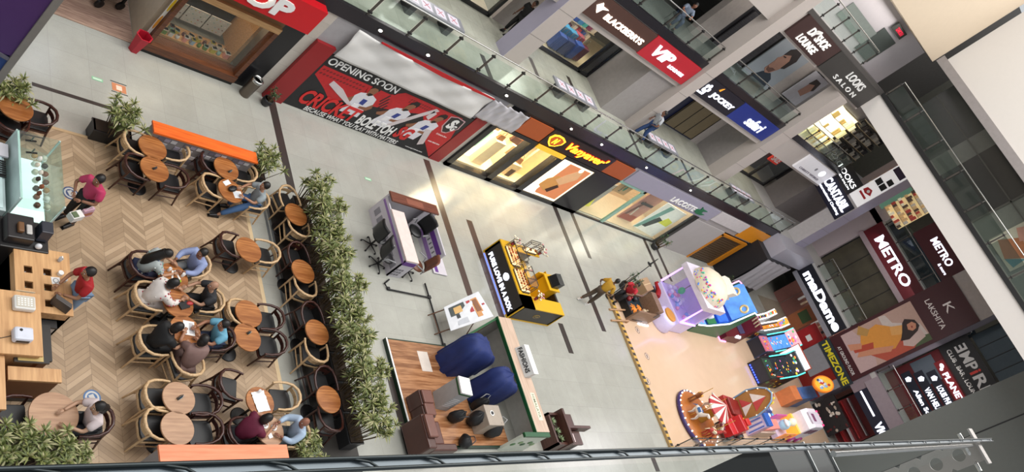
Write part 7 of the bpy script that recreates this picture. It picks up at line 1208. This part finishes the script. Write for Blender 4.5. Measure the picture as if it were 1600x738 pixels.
q = at_z(1030, 448, .6); t = thing('red_cushion_seat', 'bright red curved seat beside the carton', 'seat', (q.x-.1, q.y-.1, .1), .3); m = MB(); m.tube([(-.3, -.3, .35), (0, -.1, .45), (.1, .3, .5)], [.12, .15, .1], M('#a81620', .4), 10); m.box(-.2, .1, -.2, .2, 0, .35, M('#2a2a2c', .5)); m.build('seat', t)
area('games_lamp', (38, 9, 9.5), (0, 0, 0), 8, 3, 420, (.97, .93, 1))
# ================================================================ PEOPLE
def skin_surface(V, E, Rd, root=0, lv=1):
    me = bpy.data.meshes.new('tmp'); me.from_pydata(V, E, []); o = bpy.data.objects.new('tmp', me); COL.objects.link(o)
    o.modifiers.new('s', 'SKIN')
    for i, r in enumerate(Rd): sv = me.skin_vertices[0].data[i]; sv.radius = (r, r) if isinstance(r, (int, float)) else r; sv.use_root = (i == root)
    s = o.modifiers.new('u', 'SUBSURF'); s.levels = lv; dg = bpy.context.evaluated_depsgraph_get(); dg.update()
    m2 = bpy.data.meshes.new_from_object(o.evaluated_get(dg)); vs = [v.co.copy() for v in m2.vertices]; fs = [list(p.vertices) for p in m2.polygons]
    bpy.data.objects.remove(o); bpy.data.meshes.remove(me); bpy.data.meshes.remove(m2); return vs, fs
def person(label, x, y, rz, pose='sit', shirt='#444444', pants='#222222', skin_c='#8a5a42', hair_c='#15110f', hair='short', lean=.12, head_turn=(0, 0), hands=None, legs=None, z=0, s=1.0, long_sleeve=False, shoes='#1a1a1c', pattern=None):
    t = thing('person', label, 'person', (x, y, z), rz); t.scale = (s, s, s)
    sk, hr = M(skin_c, .55, var=.03), M(hair_c, .5); st = M(shirt, .7, var=.08, scale=9); pt = M(pants, .7, var=.06)
    hz = .52 if pose == 'sit' else .93; cx = lean*1.0
    pel = Vector((0, 0, hz)); wst = Vector((lean*.25, 0, hz+.16)); che = Vector((lean*.8, 0, hz+.36)); nk = Vector((lean*1.15, 0, hz+.53)); hd = Vector((lean*1.15+.03+head_turn[0], head_turn[1], hz+.68))
    if hands is None: hands = [(.40+lean, -.14, hz+.30), (.40+lean, .14, hz+.30)] if pose == 'sit' else [(.1, -.26, hz-.1), (.1, .26, hz-.1)]
    if legs is None: legs = [((.42, sy*.11, .52), (.40, sy*.12, .09)) if pose == 'sit' else ((.03, sy*.1, .5), (-.02, sy*.11, .09)) for sy in (-1, 1)]
    # body
    V = [pel, wst, che, nk, Vector(hd)-Vector((.01, 0, .09))]; E = [(0, 1), (1, 2), (2, 3), (3, 4)]; Rr = [.12, .11, .12, .05, .05]
    arms = []
    for sy, hnd in zip((-1, 1), hands):
        sh = che+Vector((.0, sy*.18, .10)); h = Vector(hnd); mid = (sh+h)/2; d = (h-sh).length; out = Vector((-.25, sy*.8, -.6)).normalized(); el = mid+out*math.sqrt(max(.0004, .27**2-(d/2)**2)) if d < .54 else mid
        i = len(V); V += [sh, el, h]; E += [(2, i), (i, i+1), (i+1, i+2)]; Rr += [.055, .04, .028]; arms.append((sh, el, h))
    lg = []
    for sy, (kn, an) in zip((-1, 1), legs):
        i = len(V); hp = pel+Vector((.0, sy*.09, -.02)); kn = Vector(kn); an = Vector(an); fw = Vector((.17, 0, -.05)); V += [hp, kn, an, an+Vector((-.02, 0, -.04)), an+fw]; E += [(0, i), (i, i+1), (i+1, i+2), (i+2, i+3), (i+3, i+4)]; Rr += [.085, .055, .038, .035, .03]; lg.append((hp, kn, an))
    vs, fs = skin_surface(V, E, Rr); m = MB(); m.add(vs, fs, sk, True)
    # head with face
    m.ell(hd, (.1, .08, .12), sk, 16, 12); m.ell(hd+Vector((.03, 0, -.055)), (.062, .055, .055), sk, 12, 8)
    m.tube([hd+Vector((.09, 0, .02)), hd+Vector((.112, 0, -.02)), hd+Vector((.09, 0, -.03))], [.009, .015, .01], sk, 6)
    for sy in (-1, 1): m.ell(hd+Vector((.0, sy*.077, -.005)), (.022, .01, .03), sk, 8, 6); m.ell(hd+Vector((.084, sy*.03, .012)), (.012, .014, .009), M('#efe9e4', .4), 8, 5); m.ell(hd+Vector((.093, sy*.03, .012)), (.006, .007, .007), M('#20140f', .3), 6, 4); m.tube([hd+Vector((.088, sy*.015, .035)), hd+Vector((.082, sy*.048, .035))], .005, hr, 5)
    m.tube([hd+Vector((.088, -.025, -.055)), hd+Vector((.096, 0, -.057)), hd+Vector((.088, .025, -.055))], .007, M('#7d3f38', .5), 6)
    # hands: palm, four fingers, thumb
    for sy, (sh, el, h) in zip((-1, 1), arms):
        d = (h-el).normalized(); sd = d.cross(Vector((0, 0, 1))).normalized(); dn = Vector((0, 0, -1))
        m.ell(h+d*.04, (.042, .03, .018), sk, 10, 6, math.atan2(d.y, d.x))
        for k in range(4): b = h+d*.065+sd*(.026-.0175*k); L = (.062, .07, .066, .05)[k]; m.tube([b, b+d*L*.5+dn*.006, b+d*L*.85+dn*.03], [.0085, .0078, .006], sk, 6)
        b = h+d*.02+sd*.03*(-sy); m.tube([b, b+d*.03+sd*.02*(-sy)+dn*.005, b+d*.055+sd*.016*(-sy)+dn*.015], [.011, .009, .007], sk, 6)
    m.build('body', t)
    # shirt
    V = [pel+Vector((0, 0, -.02)), wst, che, nk-Vector((.01, 0, .05))]; E = [(0, 1), (1, 2), (2, 3)]; Rr = [(.17, .15), (.165, .145), (.18, .15), .085]
    for sh, el, h in arms:
        i = len(V); e2 = el if long_sleeve else sh.lerp(el, .75); V += [sh, e2]; E += [(2, i), (i, i+1)]; Rr += [.1, .075]
        if long_sleeve: V.append(el.lerp(h, .85)); E.append((i+1, i+2)); Rr.append(.05)
    vs, fs = skin_surface(V, E, Rr, 2); m = MB(); m.add(vs, fs, st, True)
    if pattern:
        rr = random.Random(7)
        for v in vs[::3]: m.ell(v, (.016, .016, .016), M(rr.choice(pattern), .6), 6, 4)
    m.build('shirt', t)
    V = [pel-Vector((0, 0, .01))]; E = []; Rr = [.145]
    for hp, kn, an in lg: i = len(V); V += [hp, kn, kn.lerp(an, .9)]; E += [(0, i), (i, i+1), (i+1, i+2)]; Rr += [.115, .09, .066]
    vs, fs = skin_surface(V, E, Rr); m = MB(); m.add(vs, fs, pt, True); m.build('trousers', t)
    for hp, kn, an in lg: m = MB(); m.tube([an+Vector((-.05, 0, -.03)), an+Vector((.05, 0, -.03)), an+Vector((.19, 0, -.055))], [.045, .048, .032], M(shoes, .4), 8); m.box(an.x-.08, an.x+.21, an.y-.04, an.y+.04, an.z-.09, an.z-.07, M('#d8d8d8' if shoes != '#1a1a1c' else '#101010', .5)); m.build('shoe', t)
    m = MB()
    if hair != 'bald':
        m.ell(hd+Vector((-.02, 0, .032)), (.108, .092, .11), hr, 16, 10)
        if hair == 'long': m.tube([hd+Vector((-.06, 0, .05)), hd+Vector((-.13, 0, -.1)), Vector((che.x-.16, 0, che.z)), Vector((che.x-.17, 0, che.z-.2))], [.09, .1, .11, .05], hr, 12)
        if hair == 'tail': m.tube([hd+Vector((-.08, 0, .05)), hd+Vector((-.15, 0, -.02)), hd+Vector((-.16, 0, -.2)), hd+Vector((-.13, 0, -.32))], [.05, .07, .06, .02], hr, 10)
        if hair == 'bob': m.ell(hd+Vector((-.05, 0, -.03)), (.09, .1, .14), hr, 14, 10)
    else:
        for sy in (-1, 1): m.ell(hd+Vector((-.035, sy*.062, -.005)), (.045, .018, .04), hr, 10, 7)
        m.ell(hd+Vector((-.085, 0, -.02)), (.016, .05, .04), hr, 10, 7)
    m.build('hair', t); return t
def seat_of(px, py, z=.06): p = at_z(px, py, z+.46); return p.x, p.y
def stand_of(px, py, h): p = at_z(px, py, h); return p.x, p.y
x, y = stand_of(168, 275, 1.72); person('person in a pink polo shirt and black trousers holding a bag', x, y, R_(215), 'stand', '#b8325c', '#1b1b1e', '#8c6148', lean=.14, hands=[(.35, -.12, 1.1), (.38, .1, 1.12)], z=.06)
m = MB(); m.hexa([(-.14, -.05, 0), (.14, -.05, 0), (.14, .05, 0), (-.14, .05, 0), (-.12, -.03, .22), (.12, -.03, .22), (.12, .03, .22), (-.12, .03, .22)], M('#c9a0b0', .5, var=.15, scale=12)); m.box(-.1, .1, -.052, -.05, .05, .15, M('#b06a4a', .5)); m.tube([(-.08, 0, .22), (0, 0, .34), (.08, 0, .22)], .006, WH, 5); q = at_z(137, 330, .95); small('paper_bag', 'pink and white carrier bag held by the person in pink', 'bag', (q.x, q.y, .8), m, .5)
m = MB(); m.box(-.12, .12, -.08, .08, 0, .14, M('#e0ddd8', .5)); m.box(-.1, .0, -.06, .06, .14, .16, M('#5a6a4a', .5)); q = at_z(118, 338, 1.0); small('white_box', 'small white box at the end of the coffee station', 'box', (q.x, q.y, .93), m, .5)
x, y = stand_of(158, 425, 1.70); person('person in a red t shirt and light jeans at the wooden counter', x, y, R_(190), 'stand', '#a0121a', '#7f9ab8', '#9a6e52', lean=.16, hands=[(.42, -.1, 1.02), (.42, .12, 1.04)], z=.06)
x, y = seat_of(393, 318); person('person in a grey t shirt and blue jeans with one leg stretched out', x, y, R_(185), 'sit', '#8f989c', '#3f618c', '#a87a5e', lean=.1, legs=[((.42, -.12, .5), (.4, -.12, .09)), ((.4, .18, .42), (.78, .22, .1))], z=.06)
x, y = seat_of(214, 422); person('person with long black hair in a pale floral top and blue pants', x, y, R_(-5), 'sit', '#a9b0ae', '#2a3150', '#b08468', hair='long', lean=.18, z=.06, pattern=['#7fb0a8', '#c9a0a8', '#dfe3e0', '#6f7a9a'])
x, y = seat_of(297, 420); person('person in a pale blue long sleeved shirt leaning over the table', x, y, R_(205), 'sit', '#8f9cc4', '#8d8f90', '#8a5c44', lean=.16, long_sleeve=True, z=.06)
x, y = seat_of(222, 470); person('person in a white dress with red flowers and a pink scarf', x, y, R_(5), 'sit', '#ded6d0', '#d8cfc9', '#b08468', hair='bob', lean=.2, long_sleeve=True, z=.06, pattern=['#a8283a', '#ded6d0', '#c0405a', '#ded6d0'])
x, y = seat_of(318, 476); person('bald person in a black shirt facing the woman in flowers', x, y, R_(180), 'sit', '#26272b', '#1d1d20', '#a87f66', hair='bald', lean=.18, z=.06)
x, y = seat_of(229, 540); person('person all in black with black hair at the menu table', x, y, R_(8), 'sit', '#101012', '#141416', '#b58a70', hair='bob', lean=.18, z=.06)
x, y = seat_of(334, 534); person('person in a light blue t shirt reaching for the menu', x, y, R_(185), 'sit', '#69a6c0', '#2a3550', '#9a6a50', lean=.2, z=.06)
x, y = seat_of(286, 575); person('person in a dusty brown top with long black hair, back to the viewer', x, y, R_(85), 'sit', '#7d625c', '#6a524c', '#a87a60', hair='bob', lean=.2, z=.06)
x, y = seat_of(366, 683); person('person in a maroon shirt with black hair beside the near orange wall', x, y, R_(15), 'sit', '#611230', '#15151a', '#a87a60', hair='bob', lean=.22, z=.06)
x, y = seat_of(452, 683); person('bald person in a pale blue shirt with two cups before them', x, y, R_(180), 'sit', '#a3b6cc', '#4f565c', '#8a5a46', hair='bald', hair_c='#6a6058', lean=.12, long_sleeve=True, z=.06)
x, y = seat_of(137, 664); person('person with a black ponytail in a pale pink top at the large table', x, y, R_(185), 'sit', '#cbbcbc', '#2a2a30', '#b08a70', hair='tail', lean=.15, z=.06)
x, y = at_z(910, 472).x, at_z(910, 472).y; person('person in a yellow shirt and brown trousers walking by the games floor', x, y, R_(10), 'stand', '#b0851f', '#4a3c30', '#6a4634', lean=.12, hands=[(.2, -.25, 1.0), (.1, .28, 1.0)], legs=[((.15, -.1, .5), (.18, -.11, .09)), ((.0, .1, .5), (-.25, .11, .12))], shoes='#d8d4d0')
x, y = stand_of(1000, 444, 1.3); person('person in a red shirt crouched beside the play unit', x, y, R_(200), 'sit', '#b0182a', '#1a1a1e', '#7a523e', lean=.25, z=.1)
m = MB(); q = (x, y); m.cyl((0, 0, 0), .2, 0, .4, M('#2a2a2e', .5), 18); small('stool', 'small dark stool under the person in red', 'stool', (x, y, .1), m)
q = at_z(985, 215, ZL1); person('person in jeans and a grey shirt walking on the first upper floor', q.x+.6, q.y+.2, R_(160), 'stand', '#a8abb0', '#27406e', '#7a523e', z=ZL1, hands=[(.2, -.22, 1.0), (.15, .22, 1.0)], legs=[((.15, -.1, .5), (.22, -.11, .09)), ((.0, .1, .5), (-.25, .11, .12))])
q = at_z(775, 22, ZL1); person('person in black standing at the top edge on the first upper floor', q.x, min(q.y, 19.7), R_(200), 'stand', '#17171a', '#1a1a1d', '#7a523e', z=ZL1)
q = at_x(1115, 20, 26.5); person('person in a blue and grey shirt seated behind the upper second railing', 26.4, 19.3, R_(240), 'sit', '#6f7a8c', '#1f2f4a', '#8a5a44', z=ZL2)
m = MB(); m.box(-.22, .22, -.2, .22, .36, .42, BLACK); m.box(-.22, -.18, -.2, .22, .42, .8, BLACK); [m.box(a-.02, a+.02, b-.02, b+.02, 0, .36, STEEL) for a in (-.2, .2) for b in (-.18, .2)]; small('office_chair', 'black chair under the person on the second upper floor', 'chair', (26.4, 19.3, ZL2), m, R_(240))
# the copied people and sitting chairs share nothing else; tidy update
bpy.context.view_layer.update()
